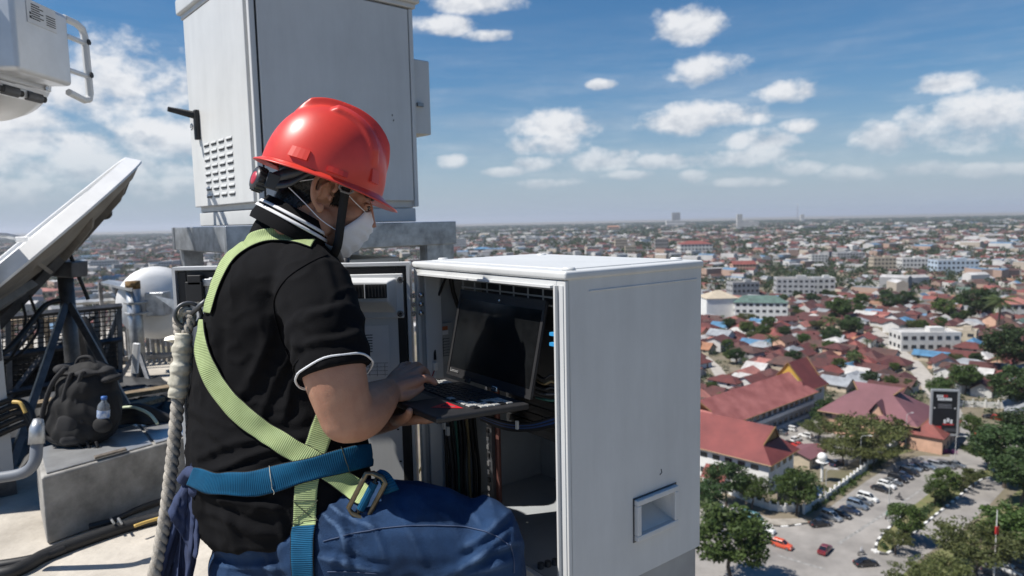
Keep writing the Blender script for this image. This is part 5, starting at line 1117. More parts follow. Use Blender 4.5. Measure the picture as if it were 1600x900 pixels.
# opening frame: outer flange, groove, inner lip
for nm, (y0, y1, z0, z1) in (('frame_post', (.0, .026, .0, CH-.016)), ('frame_post', (CW-.016, CW, .0, CH-.016)), ('frame_rail', (.026, CW-.016, CH-.030, CH-.016)), ('frame_rail', (.026, CW-.016, 0, .03))):
    f = lp(cab, nm, MB().box((-.002, (y0+y1)/2, (z0+z1)/2), (.012, y1-y0, z1-z0)), m_cab, .002)
    if nm == 'frame_post':
        if y0 > .1: continue
        s = 1; yi = y1 if s > 0 else y0
        lp(f, 'lip', MB().box((-.012, yi-s*.003, (z0+z1)/2), (.012, .005, z1-z0-.02)), m_cab); lp(f, 'groove', MB().box((-.0085, yi-s*.014, (z0+z1)/2), (.003, .012, z1-z0-.02)), m_grey)
lp(cab, 'frame_lip', MB().box((-.012, CW/2, CH-.029), (.012, CW-.07, .005)), m_cab)
# plinth
lp(cab, 'plinth', MB().box((CD/2, CW/2, -.223), (CD-.012, CW-.012, .442)), mat('plinth_grey', (.36, .38, .40), .5, .3, var=.1, vs=5), .004)
# inside: far wall flange with screws, label plate, rack rails, grille, equipment, shelves
fy = CW-.017
lp(cab, 'inner_flange', MB().box((.036, fy-.004, CH/2), (.05, .008, CH-.06)), m_grey, .002)
for px, py in ((658, 461), (658, 475), (658, 489)): q = C_(px, py, 1, fy-.008); lp(cab, 'bolt', MB().lathe([(.001, .006), (.006, .005), (.008, 0)], 12, Matrix.Translation(q) @ Matrix.Rotation(math.pi/2, 4, 'X')), m_chrome, smooth=True)
l0 = C_(668, 508, 1, fy-.001); l1 = C_(706, 566, 1, fy-.001)
lbp = lp(cab, 'label_plate', MB().box(((l0.x+l1.x)/2, fy-.004, (l0.z+l1.z)/2), (abs(l1.x-l0.x), .004, abs(l0.z-l1.z))), mat('label_grey', (.38, .39, .38), .5))
W_, H_ = abs(l1.x-l0.x), abs(l0.z-l1.z); cx_, cz_ = (l0.x+l1.x)/2, (l0.z+l1.z)/2
lp(lbp, 'warning_strip', MB().box((cx_+.0, fy-.0068, cz_+H_*.38), (W_*.62, .001, H_*.09)), mat('warning_orange', (.40, .13, .05), .5)); lp(lbp, 'warning_field', MB().box((cx_+.02*W_, fy-.0068, cz_+H_*.27), (W_*.62, .001, H_*.10)), mat('label_white', (.70, .70, .69), .5))
lp(lbp, 'warning_triangle', MB().prism([(cx_-W_*.40, fy-.0068, cz_+H_*.22), (cx_-W_*.25, fy-.0068, cz_+H_*.22), (cx_-W_*.325, fy-.0068, cz_+H_*.36)], (0, -.001, 0)), mat('warning_orange', (.4, .13, .05)))
for k in range(7): lp(lbp, 'text_line', MB().box((cx_, fy-.0068, cz_+H_*(.12-k*.07)), (W_*.75, .0008, .0012)), mat('print_black', (.03, .03, .03), .6))
lp(lbp, 'text_line', MB().box((cx_+W_*.1, fy-.0068, cz_-H_*.08), (.0012, .0008, H_*.45)), MATS['print_black'])
m_dk = mat('equipment_dark', (.035, .038, .042), .5, var=.2, vs=9)
lp(cab, 'equipment_module', MB().box((CD*.62, CW*.42, CH*.68), (.20, CW*.62, .16)), m_dk, .004); lp(cab, 'equipment_module', MB().box((CD*.62, CW*.40, CH*.47), (.22, CW*.60, .13)), m_dk, .004)
for k in range(5): lp(cab, 'module_slot', MB().box((CD*.62-.112, CW*.40, CH*.42+k*.021), (.004, CW*.56, .012)), MATS['black_rubber'])
# fan grille of crossing bars high at the back
gx = .085
for k in range(3):
    a = C_(722, 437+k*11, 0, gx); b = C_(872, 456+k*13, 0, gx); lp(cab, 'grille_bar', MB().tube([(gx, a.y, a.z), (gx, b.y, a.z-.002)], .0022, 5), m_grey)
for k in range(8):
    y = C_(722, 440, 0, gx).y+(C_(872, 460, 0, gx).y-C_(722, 440, 0, gx).y)*k/7; z = C_(722, 437, 0, gx).z; lp(cab, 'grille_bar', MB().tube([(gx+.003, y, z+.003), (gx+.003, y, z-.036)], .0022, 5), m_grey)
lp(cab, 'fan_box', MB().box((gx+.12, CW*.42, CH-.095), (.2, CW*.66, .11)), m_dk, .003)
# perforated rack rail with copper bar
ry = C_(772, 700, 0, .10).y
rk = lp(cab, 'rack_rail', MB().box((.10, ry, CH*.33), (.03, .022, CH*.58)), m_steel, .001)
for k in range(16): lp(rk, 'rail_hole', MB().box((.0835, ry+.003, .07+k*.022), (.004, .009, .012)), m_chrome if k % 3 else MATS['black_rubber'])
lp(cab, 'copper_bar', MB().box((.098, ry-.020, CH*.33), (.006, .016, CH*.56)), mat('copper_dull', (.22, .10, .085), .5, .6))
lp(cab, 'foot_bracket', MB().box((.095, ry-.030, .05), (.006, .02, .06)), mat('brass_plate', (.5, .47, .36), .4, .6))
for zc in (.335, .225): lp(cab, 'shelf_rail', MB().box((.25, .034, zc), (.30, .03, .012)), m_steel); lp(cab, 'shelf_rail', MB().box((CD-.03, CW*.36, zc+.006), (.03, CW*.62, .016)), m_steel)
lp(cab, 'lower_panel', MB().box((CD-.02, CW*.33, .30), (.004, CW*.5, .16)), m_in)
for k in range(3): q = C_(845+k*11, 888-k*3, 2, .02); lp(cab, 'floor_nut', MB().lathe([(.001, .012), (.007, .012), (.008, 0)], 8, Matrix.Translation((min(q.x, CD-.05), max(q.y, .04), .021))), m_steel)
# wiring
cd_ = [((.10, fy-.02, CH-.06), (.11, fy-.03, CH*.75), (.115, fy-.03, CH*.55), (.12, fy-.03, CH*.44))]
def wire(pp, rad, m, nm='wire'): return lp(cab, nm, MB().tube(spline(pp, 8), rad, 8), m, smooth=True)
q = lambda px, py, x: C_(px, py, 0, x)
wire([q(697, 432, .06), q(688, 455, .055), q(679, 480, .05), q(678, 520, .045), q(680, 562, .03)], .0035, m_black)
cn = q(679, 531, .045); lp(cab, 'cable_tag', MB().box(cn, (.008, .012, .014)), m_cab); cn = q(679, 572, .03); cnn = lp(cab, 'connector', MB().box(cn, (.012, .016, .022)), m_white if 'm_white' in globals() else m_cab, .002)
wire([q(679, 578, .03), q(675, 588, .02), q(668, 598, .01)], .0016, mat('wire_red', (.35, .03, .05), .5)); wire([q(681, 578, .03), q(679, 590, .02), q(672, 600, .01)], .0016, m_cab)
wire([q(704, 430, .07), q(708, 455, .08), q(716, 480, .10)], .006, m_black)
def qi(px, py, xm=.22):
    x = xm
    while x > .02 and C_(px, py, 0, x).y > .57: x -= .01
    return C_(px, py, 0, x)
for k in range(9):
    x0 = 692+k*6; wire([qi(x0, 645), qi(x0+4, 690, .2), qi(x0+6+3*math.sin(k), 740, .2), qi(x0+8, 800, .2)], [.004, .006, .005][k % 3], [m_black, MATS['equipment_dark'], m_black, mat('wire_green', (.03, .13, .10), .5), m_black, m_black, mat('wire_tan', (.30, .22, .10), .5), m_black, m_black][k])
for px, py in ((696, 662), (702, 672)): lp(cab, 'cable_tag', MB().box(qi(px, py, .2)+Vector((-.008, -.004, 0)), (.008, .010, .024)), m_cab)
for k in range(6): wire([q(752, 648+k*1.5, .05), q(790, 660+k*2, .04), q(830, 662+k*2, .05), q(872, 650+k*3, .06)], .0042, [m_black, mat('wire_blue', (.02, .07, .22), .45), m_black, MATS['wire_blue'], m_black, m_black][k])
for px, py in ((866, 522), (866, 538)): a = q(px-5, py, .035); b = q(px+14, py+2, .035); lp(cab, 'fibre_connector', MB().box((a+b)/2, (.01, abs(a.y-b.y), .007)), mat('connector_blue', (.05, .35, .72), .4))
for k in range(5): wire([q(838, 585+k*9, .07), q(850, 592+k*8, .05), q(862, 586+k*10, .06), q(874, 596+k*7, .07)], .003, [m_black, MATS['wire_tan'], m_dk, m_steel, MATS['wire_green']][k])
wire([q(648, 755, .02), q(660, 728, .03), q(674, 726, .04), q(677, 748, .05)], .003, mat('wire_yellow', (.45, .34, .10), .5)); lp(cab, 'cable_tie', MB().box(q(808, 664, .038), (.006, .006, .02)), m_cab)
for px, py in ((755, 434), (775, 437)): lp(cab, 'white_plug', MB().box(q(px, py, .06), (.012, .016, .012)), m_cab, .002)
for px in (842, 856): lp(cab, 'bolt', MB().cyl(q(px, 442, .05), q(px, 442, .05)+Vector((-.006, 0, 0)), .005, n=10), m_chrome)
# the door, swung open so that its inside faces the camera
DY = 1.800; cs_, sn_ = math.cos(ca_), math.sin(ca_)
def D(px, py, off=0): r_ = ray(px, py); t_ = (DY-off)/r_.y; return Vector((0, 0, CAMZ))+r_*t_
xr = D(641, 420).x; xl = D(274, 430).x; zt_ = D(560, 411).z; zb_ = zt_-.70
def wbox(x0, x1, z0, z1, off, th): return MB().box(((x0+x1)/2, DY-off-th/2, (z0+z1)/2), (x1-x0, th, z1-z0))
door = wbox(xl, xr, zb_, zt_, -.03, .03).build('door', m_cab, cab, bevel=.004)
def db(nm, mb, m, bevel=0): return mb.build(nm, m, door, bevel=bevel)
for x0, x1, z0, z1 in ((xl, xl+.008, zb_, zt_), (xr-.008, xr, zb_, zt_), (xl+.008, xr-.008, zt_-.008, zt_), (xl+.008, xr-.008, zb_, zb_+.008)): db('rim', wbox(x0, x1, z0, z1, .0005, .018), m_cab)
g = .012
for x0, x1, z0, z1 in ((xl+g, xl+g+.022, zb_+g, zt_-g), (xr-g-.024, xr-g, zb_+g, zt_-g), (xl+g+.022, xr-g-.024, zt_-g-.024, zt_-g), (xl+g+.022, xr-g-.024, zb_+g, zb_+g+.02)): db('gasket', wbox(x0, x1, z0, z1, .0005, .012), m_black, .002)
db('inner_panel', wbox(xl+.055, D(636, 560).x, zb_+.05, D(600, 424).z, .0008, .010), m_grey if False else m_cab, .003)
db('module_plate', wbox(D(330, 430).x, D(631, 430).x, D(600, 496).z, D(600, 427).z, .012, .008), m_cab, .003)
v = [D(x, y, .02) for x, y in ((380, 488), (620, 488), (620, 434), (380, 434))]; v2 = [D(x, y, .065) for x, y in ((400, 472), (607, 472), (607, 440), (400, 440))]
mb = MB(); mb.add(v+v2, [(0, 1, 5, 4), (1, 2, 6, 5), (2, 3, 7, 6), (3, 0, 4, 7), (4, 5, 6, 7)]); vb = db('vent_hood', mb, m_cab, .006)
a, b = D(402, 470, .066), D(604, 444, .066); db('vent_slot', wbox(a.x, b.x, a.z, b.z, .0655, .0015), m_black)
for k in range(40): x = a.x+(b.x-a.x)*(k+.5)/40; db('vent_fin', wbox(x-.0008, x+.0008, a.z+.003, b.z-.003, .067, .003), m_dk)
db('vent_divider', wbox(D(570, 450, .066).x-.0012, D(570, 450, .066).x+.0012, a.z, b.z, .0672, .004), m_cab)
for px, py in ((626, 437), (626, 490)): q0 = D(px, py, .02); db('screw', MB().cyl((q0.x, DY-.02, q0.z), (q0.x, DY-.026, q0.z), .0085, n=14), m_chrome); db('screw_hole', MB().cyl((q0.x, DY-.026, q0.z), (q0.x, DY-.0268, q0.z), .0045, n=10), m_black)
pa, pb = D(540, 590, .012), D(607, 508, .012); pap = db('paper_sheet', wbox(pa.x, pb.x, pa.z, pb.z, .0112, .0008), mat('paper', (.70, .71, .72), .8)); 
for k in range(9):
    q0, q1 = D(562, 524+k*4.3, .013), D(582 if k < 7 else 578, 524+k*4.3, .013); db('text_line', wbox(q0.x, q1.x, q0.z-.0012, q0.z+.0012, .0122, .0004), MATS['print_black'])
for k in range(4): q0, q1 = D(560, 568+k*6, .013), D(606, 568+k*6, .013); db('table_line', wbox(q0.x, q1.x, q0.z-.0004, q0.z+.0004, .0122, .0004), m_steel)
for k in range(4): q0, q1 = D(565+k*12, 568, .013), D(565+k*12, 588, .013); db('table_line', wbox(q0.x-.0004, q0.x+.0004, q1.z, q0.z, .0124, .0004), m_steel)
for px, py, s in ((635, 670, .007), (622, 671, .003), (626, 721, .003)): q0 = D(px, py, .012); db('panel_hole', wbox(q0.x-s, q0.x+s, q0.z-s*.6, q0.z+s*.6, .0112, .0008), m_black)
for px, py, w, h in ((303, 438, 10, 8), (303, 456, 12, 16)): a, b = D(px-w, py+h, .03), D(px+w, py-h, .03); db('latch_block', wbox(a.x, b.x, a.z, b.z, .011, .02), m_black, .002)
a, b = D(314, 448, .03), D(328, 436, .03); db('latch_plate', wbox(a.x, b.x, a.z, b.z, .011, .012), m_galv, .002)
for py in (462, 476, 490): q0 = D(645, py, .01); db('hinge_bolt', MB().cyl((q0.x+.002, DY-.006, q0.z), (q0.x+.002, DY-.014, q0.z), .007, n=10), m_chrome)
# ================================================================== the worker
def evalmesh(o, name):
    dg = bpy.context.evaluated_depsgraph_get(); me = bpy.data.meshes.new_from_object(o.evaluated_get(dg)); me.name = name; return me
def remeshed(name, mb, m, voxel, smooth=6, factor=.5, disp=None, parent=None):
    tmp = mb.build(name+'_src', m); r_ = tmp.modifiers.new('r', 'REMESH'); r_.mode = 'VOXEL'; r_.voxel_size = voxel
    if smooth: s_ = tmp.modifiers.new('s', 'SMOOTH'); s_.iterations = smooth; s_.factor = factor
    me = evalmesh(tmp, name); bpy.data.objects.remove(tmp)
    if disp:
        n = len(me.vertices); co = np.empty(n*3, np.float32); no = np.empty(n*3, np.float32); me.vertices.foreach_get('co', co); me.vertex_normals.foreach_get('vector', no)
        co = co.reshape(-1, 3); no = no.reshape(-1, 3); d = np.array([disp(Vector(c), Vector(k)) for c, k in zip(co, no)], np.float32)
        me.vertices.foreach_set('co', (co+no*d[:, None]).ravel())
    me.polygons.foreach_set('use_smooth', [True]*len(me.polygons)); me.update()
    return link(name, me, parent)
def chain(mb, pts, n=16, sub=4):
    """limb: (px, py, depth, radius in metres) joints, tapered and rounded at both ends"""
    ps = [P(a, b, d) for a, b, d, r_ in pts]; rs = [p[3] for p in pts]; chain3(mb, ps, rs, n, sub)
def chain3(mb, ps, rs, n=16, sub=4):
    P_ = spline(ps, sub); R_ = [x.x for x in spline([Vector((r_, 0, 0)) for r_ in rs], sub)]
    mb.tube(P_, R_, n); mb.ell(ps[0], rs[0]*.985, 10); mb.ell(ps[-1], rs[-1]*.985, 10)
m_skin = mat('skin', (.41, .225, .15), .5, var=.1, vs=22, bump=.2, bs=330, dist=.002, spec=.4, col2=(.35, .175, .115), detail=6)
_b = m_skin.node_tree.nodes['Principled BSDF']; _b.inputs['Subsurface Weight'].default_value = .12; _b.inputs['Subsurface Radius'].default_value = (.012, .005, .003)
m_shirt = mat('black_cotton', (.0075, .0075, .0085), .92, var=.15, vs=7, bump=.5, bs=480, dist=.0014, spec=.1)
m_denim = mat('denim', (.020, .052, .124), .88, var=.28, vs=9, bump=.9, bs=620, dist=.0016, spec=.2, col2=(.009, .023, .056), detail=12)
_n = m_denim.node_tree.nodes; _l = m_denim.node_tree.links; _g = _n.new('ShaderNodeNewGeometry'); _r = _n.new('ShaderNodeMapRange'); _r.inputs[1].default_value = .515; _r.inputs[2].default_value = .62; _l.new(_g.outputs['Pointiness'], _r.inputs[0]); _x = _n.new('ShaderNodeMix'); _x.data_type = 'RGBA'; _p = _n['Principled BSDF']; _l.new(_r.outputs[0], _x.inputs[0]); _l.new(_p.inputs['Base Color'].links[0].from_socket, _x.inputs[6]); _x.inputs[7].default_value = (.09, .15, .26, 1); _l.new(_x.outputs[2], _p.inputs['Base Color'])
m_trimw = mat('white_trim', (.72, .73, .75), .8, bump=.3, bs=500, dist=.001)
m_hair = mat('black_hair', (.010, .009, .009), .45, var=.2, vs=60, bump=.5, bs=300, dist=.002)
# head frame
HY, HP = math.radians(18), math.radians(20)
hf = Vector((math.cos(HY)*math.cos(HP), math.sin(HY)*math.cos(HP), -math.sin(HP))); hu = Vector((math.cos(HY)*math.sin(HP), math.sin(HY)*math.sin(HP), math.cos(HP))); hr = hf.cross(hu)
HM = Matrix((hf, -hr, hu)).transposed(); HC = P(506, 303, 1.405)-hr*.076
def H(x, y, z): return HC+HM @ Vector((x, y, z))
# torso stations: y, left x, right x, depth, half depth
TOR = [(372, 398, 500, 1.50, .085), (394, 362, 520, 1.50, .15), (425, 341, 536, 1.50, .19), (480, 323, 549, 1.50, .188), (540, 308, 554, 1.50, .178), (600, 299, 560, 1.50, .17), (660, 294, 569, 1.49, .165), (720, 292, 576, 1.48, .172), (770, 296, 577, 1.47, .178), (820, 306, 570, 1.47, .18), (862, 322, 540, 1.47, .175), (905, 345, 500, 1.47, .15)]
def torso(mb, inset=0., a=0, b=None, n=36):
    rows = []
    for (y, xl, xr, d, hd) in TOR[a:b]:
        L, R_ = P(xl, y, d), P(xr, y, d); c = (L+R_)/2; ex_ = (R_-L)/2; ez = ray((xl+xr)/2, y).normalized(); k = (ex_.length-inset)/ex_.length
        rows.append((c, ex_*k, ez*(hd-inset)))
    C3 = [spline([r_[i] for r_ in rows], 4) for i in range(3)]; vs = []; fs = []
    for c, ex_, ez in zip(*C3):
        for k in range(n):
            t = 2*math.pi*k/n; ct, st = math.cos(t), math.sin(t); e = .86
            vs.append(c+ex_*(abs(ct)**e*(1 if ct > 0 else -1))+ez*(abs(st)**e*(1 if st > 0 else -1)))
    m = len(C3[0])
    for i in range(m-1):
        for k in range(n): fs.append((i*n+k, i*n+(k+1) % n, (i+1)*n+(k+1) % n, (i+1)*n+k))
    fs += [tuple(range(n))[::-1], tuple((m-1)*n+k for k in range(n))]; mb.add(vs, fs)
ARM_R = [(474, 436, 1.42, .046), (494, 466, 1.350, .056), (512, 520, 1.285, .062), (523, 585, 1.262, .058), (541, 648, 1.270, .050)]
FORE_R = [(541, 650, 1.270, .051), (562, 646, 1.315, .052), (584, 630, 1.38, .045), (606, 612, 1.45, .030)]
ARM_L = [(470, 425, 1.66, .068), (500, 520, 1.70, .058), (520, 650, 1.72, .046)]
FORE_L = [(520, 650, 1.72, .046), (570, 655, 1.64, .043), (612, 652, 1.55, .029)]
LEG_R = [(445, 862, 1.45, .104), (520, 842, 1.40, .113), (610, 836, 1.365, .108), (690, 838, 1.345, .094), (752, 843, 1.335, .070)]
LEG_L = [(430, 842, 1.60, .118), (520, 815, 1.64, .105), (620, 812, 1.70, .09), (690, 818, 1.72, .066)]
kr = P(752, 843, 1.335); kl = P(690, 818, 1.72)
SH_R = [kr, Vector((kr.x+.01, kr.y, kr.z-.2)), Vector((kr.x-.03, kr.y, ROOF+.10))]; SH_L = [kl, Vector((kl.x+.01, kl.y-.03, kl.z-.2)), Vector((kl.x-.05, kl.y-.06, ROOF+.10))]
# ---- body: one continuous mesh
mb = MB(); torso(mb, .020, 1, 10)
mb.ell(H(-.004, 0, .052), (.098, .078, .092), 20, HM); mb.ell(H(.036, 0, -.045), (.064, .060, .066), 16, HM); mb.ell(H(.066, 0, -.088), (.034, .034, .028), 12, HM); mb.ell(H(.074, 0, .022), (.028, .054, .018), 12, HM)
mb.ell(H(.060, 0, .002), (.042, .055, .055), 12, HM)
for s in (-1, 1):
    mb.ell(H(.066, s*.036, -.022), (.030, .028, .03), 12, HM); mb.ell(H(.012, s*.056, -.058), (.03, .014, .032), 12, HM)
    mb.ell(H(.088, s*.032, .004), (.012, .016, .010), 10, HM)
    # ear: rim, lobe, tragus round a hollow
    e = [(.016, .008), (.020, .026), (.008, .040), (-.012, .039), (-.024, .021), (-.023, -.002), (-.014, -.021), (-.003, -.031)]
    mb.tube(spline([H(x, s*(.083+.009*max(0, -x*40)), z) for x, z in e], 4), .0056, 8); mb.ell(H(.001, s*.082, -.030), (.009, .0065, .012), 10, HM); mb.ell(H(-.006, s*.073, .010), (.018, .008, .027), 10, HM); mb.ell(H(.014, s*.078, -.004), (.005, .006, .008), 8, HM)
    mb.tube([H(.004, s*.083, .026), H(-.010, s*.087, .012), H(-.009, s*.086, -.009)], .0042, 8)
mb.tube([H(.098, 0, .014), H(.112, 0, -.018), H(.119, 0, -.034)], [.010, .012, .015], 10); mb.ell(H(.100, 0, -.066), (.012, .022, .012), 10, HM)
for s in (-1, 1): mb.ell(H(.108, s*.012, -.037), (.010, .008, .008), 8, HM)
nb = P(440, 385, 1.50); chain3(mb, [H(-.028, 0, -.03), H(-.038, 0, -.085), nb], [.060, .058, .056])
chain(mb, ARM_R); chain(mb, FORE_R); chain(mb, ARM_L); chain(mb, FORE_L)
def inset(c, k): return [(a, b, d, r_-k) for a, b, d, r_ in c]
chain(mb, inset(LEG_R, .022)); chain(mb, inset(LEG_L, .022)); chain3(mb, SH_R, [.052, .05, .036]); chain3(mb, SH_L, [.05, .05, .036])
mb.ell(P(440, 865, 1.51), (.11, .11, .07), 14)
# right hand: palm, four fingers and thumb
def finger(pts, rs): 
    ps = [P(*p) for p in pts]; mb.tube(spline(ps, 4), [x.x for x in spline([Vector((r_, 0, 0)) for r_ in rs], 4)], 10)
    for p, r_ in zip(ps, rs): mb.ell(p, r_, 8)
W = (606, 612, 1.45)
for (kx, ky, kd) in ((651, 596, 1.462), (650, 585, 1.482), (642, 577, 1.502), (630, 574, 1.520)): finger([W, ((606+kx)/2, (612+ky)/2-1, (1.45+kd)/2), (kx, ky, kd)], [.024, .0175, .0125])
mb.ell(P(630, 594, 1.478), (.026, .030, .017), 12, HM)
finger([(651, 596, 1.462), (664, 591, 1.472), (673, 593, 1.480), (680, 598, 1.484)], [.0115, .0096, .0085, .0072])
finger([(650, 585, 1.482), (659, 577, 1.50), (667, 584, 1.512), (669, 595, 1.515)], [.012, .0098, .0086, .0074])
finger([(642, 577, 1.502), (651, 571, 1.525), (659, 578, 1.54), (661, 590, 1.543)], [.0115, .0096, .0084, .0072])
finger([(630, 574, 1.520), (638, 570, 1.545), (645, 577, 1.557), (648, 588, 1.56)], [.0105, .0086, .0075, .0066])
finger([(617, 616, 1.448), (634, 618, 1.452), (648, 612, 1.462), (658, 606, 1.470)], [.016, .0125, .0100, .0080])
# left hand, palm up under the laptop
Lw = (612, 652, 1.55)
for k, (kx, ky, kd) in enumerate(((650, 655, 1.47), (654, 651, 1.50), (655, 648, 1.53), (652, 645, 1.56))):
    finger([Lw, ((612+kx)/2, (652+ky)/2+1, (1.55+kd)/2), (kx, ky, kd), (kx+18, ky+1, kd+.004), (kx+32, ky-1, kd+.006)], [.022, .016, .0118, .0092, .0074])
finger([(618, 655, 1.53), (626, 656, 1.46), (636, 650, 1.42), (640, 642, 1.40)], [.016, .012, .010, .008])
def skin_disp(c, k): return .0006*noise.noise(c*60)
person = remeshed('person', mb, m_skin, .0028, 6, .5, skin_disp)
bm = bmesh.new(); bm.from_mesh(person.data); sel = []
for v__ in bm.verts:
    x_, y_ = pix(v__.co)
    if 560 < y_ < 705 and 455 < x_ < 606 and (v__.co-P(540, 620, 1.3)).length < .22: sel.append(v__)
for it in range(14): bmesh.ops.smooth_vert(bm, verts=sel, factor=.5, use_axis_x=True, use_axis_y=True, use_axis_z=True)
bm.to_mesh(person.data); bm.free()
tag(person, 'worker in red hard hat, black polo and jeans seated typing on a laptop', 'person')
# nails, eye and brow
for px, py, d in ((680.5, 596.5, 1.478),): pass
MB().ell(H(.089, -.031, .004), .0115, 12, HM).build('eye', mat('eye_white', (.55, .5, .46), .25), person, True)
o = MB().ell(H(.0985, -.034, .004), (.0035, .0055, .0055), 10, HM).build('iris', mat('iris_dark', (.02, .012, .008), .15), person, True)
MB().tube(spline([H(.094, -.016, .011), H(.100, -.032, .0125), H(.088, -.047, .008)], 6), .0026, 6).build('eyelid', m_skin, person, True)
MB().tube(spline([H(.101, -.036, .007), H(.096, -.044, .005)], 4), .0016, 5).build('eyelash', m_hair, person)
MB().tube(spline([H(.103, -.012, .026), H(.101, -.034, .032), H(.083, -.054, .026)], 6), [.004]+[.0048]*11+[.002], 6).build('eyebrow', m_hair, person, True)
# hair: a close cap of short strands over the back and sides
R = np.random.default_rng(3)
def hairline(x, y, z):
    if x < -.016: return z > -.024-.048*min(1, (-.016-x)/.055)
    return (z > .040 and x < .055) or (.020 < x < .040 and z > -.016)
HI = HM.transposed(); nv = len(person.data.vertices); co = np.empty(nv*3, np.float32); person.data.vertices.foreach_get('co', co); co = co.reshape(-1, 3)
hl = (co-np.array(HC)) @ np.array(HI).T; inh = np.array([abs(q[0]) < .13 and -.09 < q[2] < .16 and abs(q[1]) < .0835 and hairline(*q) for q in hl])
no = np.empty(nv*3, np.float32); person.data.vertex_normals.foreach_get('vector', no); no = no.reshape(-1, 3)
mb = MB(); ix = {}; fs = []
for p_ in person.data.polygons:
    vv = p_.vertices
    if all(inh[v__] for v__ in vv): fs.append([ix.setdefault(v__, len(ix)) for v__ in vv])
ks = list(ix); mb.add([Vector(co[v__])+Vector(no[v__])*.0022 for v__ in ks], fs); mb.build('scalp', m_hair, person, True, fix=False)
mb = MB(); ks = np.array(ks)
for v__ in ks[R.integers(0, len(ks), 16000)]:
    p = Vector(co[v__])+Vector(R.normal(size=3))*.0008; nr = Vector(no[v__]); dn_ = (HM @ Vector((-.35, 0, -1))+nr*.5+Vector(R.normal(size=3))*.22).normalized(); L = R.uniform(.004, .009); s = nr.cross(dn_).normalized()*.0005
    mb.add([p+nr*.001+s, p+nr*.001-s, p+dn_*L+nr*.0025], [(0, 1, 2)])
mb.build('hair', m_hair, person, fix=False)
# ---- polo shirt
mb = MB(); torso(mb, 0, 0, 11)
SL = [(476, 430, 1.390, .068), (492, 458, 1.338, .075), (508, 515, 1.29, .0735), (519, 562, 1.268, .0705), (523, 581, 1.262, .0700)]
ps = [P(a, b, d) for a, b, d, r_ in SL]; sp = spline(ps, 4); sr = [x.x for x in spline([Vector((s[3], 0, 0)) for s in SL], 4)]
mb.tube(sp, sr, 22); mb.ell(ps[0], .068, 14); mb.ell(P(458, 418, 1.45), (.07, .08, .04), 12)
chain(mb, [(470, 425, 1.64, .078), (490, 500, 1.69, .070), (505, 570, 1.71, .066)])
chain3(mb, [P(440, 388, 1.49), P(441, 374, 1.485)], [.068, .070])
sl_ax = (ps[4]-ps[1]).normalized(); cuff = ps[4]
def creases(c, L):
    x_, y_ = pix(c); d = 0
    for (x0, y0, x1, y1, w, a) in L:
        dx, dy = x1-x0, y1-y0; l2 = dx*dx+dy*dy; t = ((x_-x0)*dx+(y_-y0)*dy)/l2
        if t < -.1 or t > 1.1: continue
        s_ = ((x_-x0)*dy-(y_-y0)*dx)/math.sqrt(l2)+6*math.sin(t*5+x0)*.4
        if abs(s_) > 3*w: continue
        e_ = max(0, min(1, 4.4*min(t+.1, 1.1-t))); g_ = s_/w; d += a*e_*(math.exp(-g_*g_)-.7*math.exp(-(g_-1.3)**2))
    return d
SCR = [(470, 560, 560, 545, 6, .005), (475, 540, 555, 520, 6, .004), (468, 505, 540, 470, 8, .004), (440, 470, 470, 560, 6, .005), (430, 480, 400, 600, 10, .005), (425, 520, 370, 640, 9, .004), (452, 560, 400, 660, 8, .005), (350, 690, 300, 640, 8, .005), (440, 700, 330, 735, 6, .006), (420, 680, 310, 712, 7, .005),
       (330, 780, 440, 790, 7, .006), (318, 800, 420, 830, 8, .006), (300, 785, 330, 850, 7, .006), (350, 795, 380, 870, 8, .004), (460, 590, 440, 660, 7, .005), (340, 460, 330, 600, 9, .004), (500, 400, 530, 470, 8, .004), (370, 420, 420, 520, 12, .004), (430, 790, 450, 870, 7, .004)]
JCR = [(505, 800, 560, 860, 6, 0.0079), (515, 790, 590, 830, 6, 0.0067), (530, 800, 545, 890, 7, 0.0067), (560, 775, 600, 870, 8, 0.0045), (500, 870, 600, 890, 6, 0.0067), (610, 765, 660, 880, 10, 0.0034), (800, 800, 720, 860, 8, 0.0056), (805, 850, 690, 895, 7, 0.0079), (800, 880, 650, 905, 8, 0.0067), (790, 830, 740, 880, 6, 0.0056), (700, 770, 760, 830, 9, 0.0034), (340, 880, 440, 890, 6, 0.0056)]
def fold(c, k):
    q = c-cuff; t = q.dot(sl_ax); d = 0
    a = noise.noise(Vector((c.x*7+c.z*9, c.y*5, c.z*16-c.x*10))); d += .0045*a*abs(a)*2.2
    b = 1-abs(noise.noise(Vector((c.x*11-c.z*14, c.y*9+3, c.z*20+c.x*12)))*2.0); d += .0032*max(0, b)**3
    w = max(0, 1-abs(c.z-(ROOF+.78))/.14)*max(0, min(1, (c.x+.62)/.15)); d += w*.0055*math.sin(c.z*120+6*noise.noise(c*8))*(.5+.5*noise.noise(c*10))
    if q.length < .14: d *= max(0, min(1, (-t-.012)/.03))
    if t > -.10 and q.length < .14: d += .0022*math.sin(t*130+4*noise.noise(c*14))*max(0, min(1, (-t)/.03))
    return d+creases(c, SCR)*(max(0, min(1, (-t-.012)/.03)) if q.length < .14 else 1)
shirt = remeshed('polo_shirt', mb, m_shirt, .0055, 5, .5, fold, person)
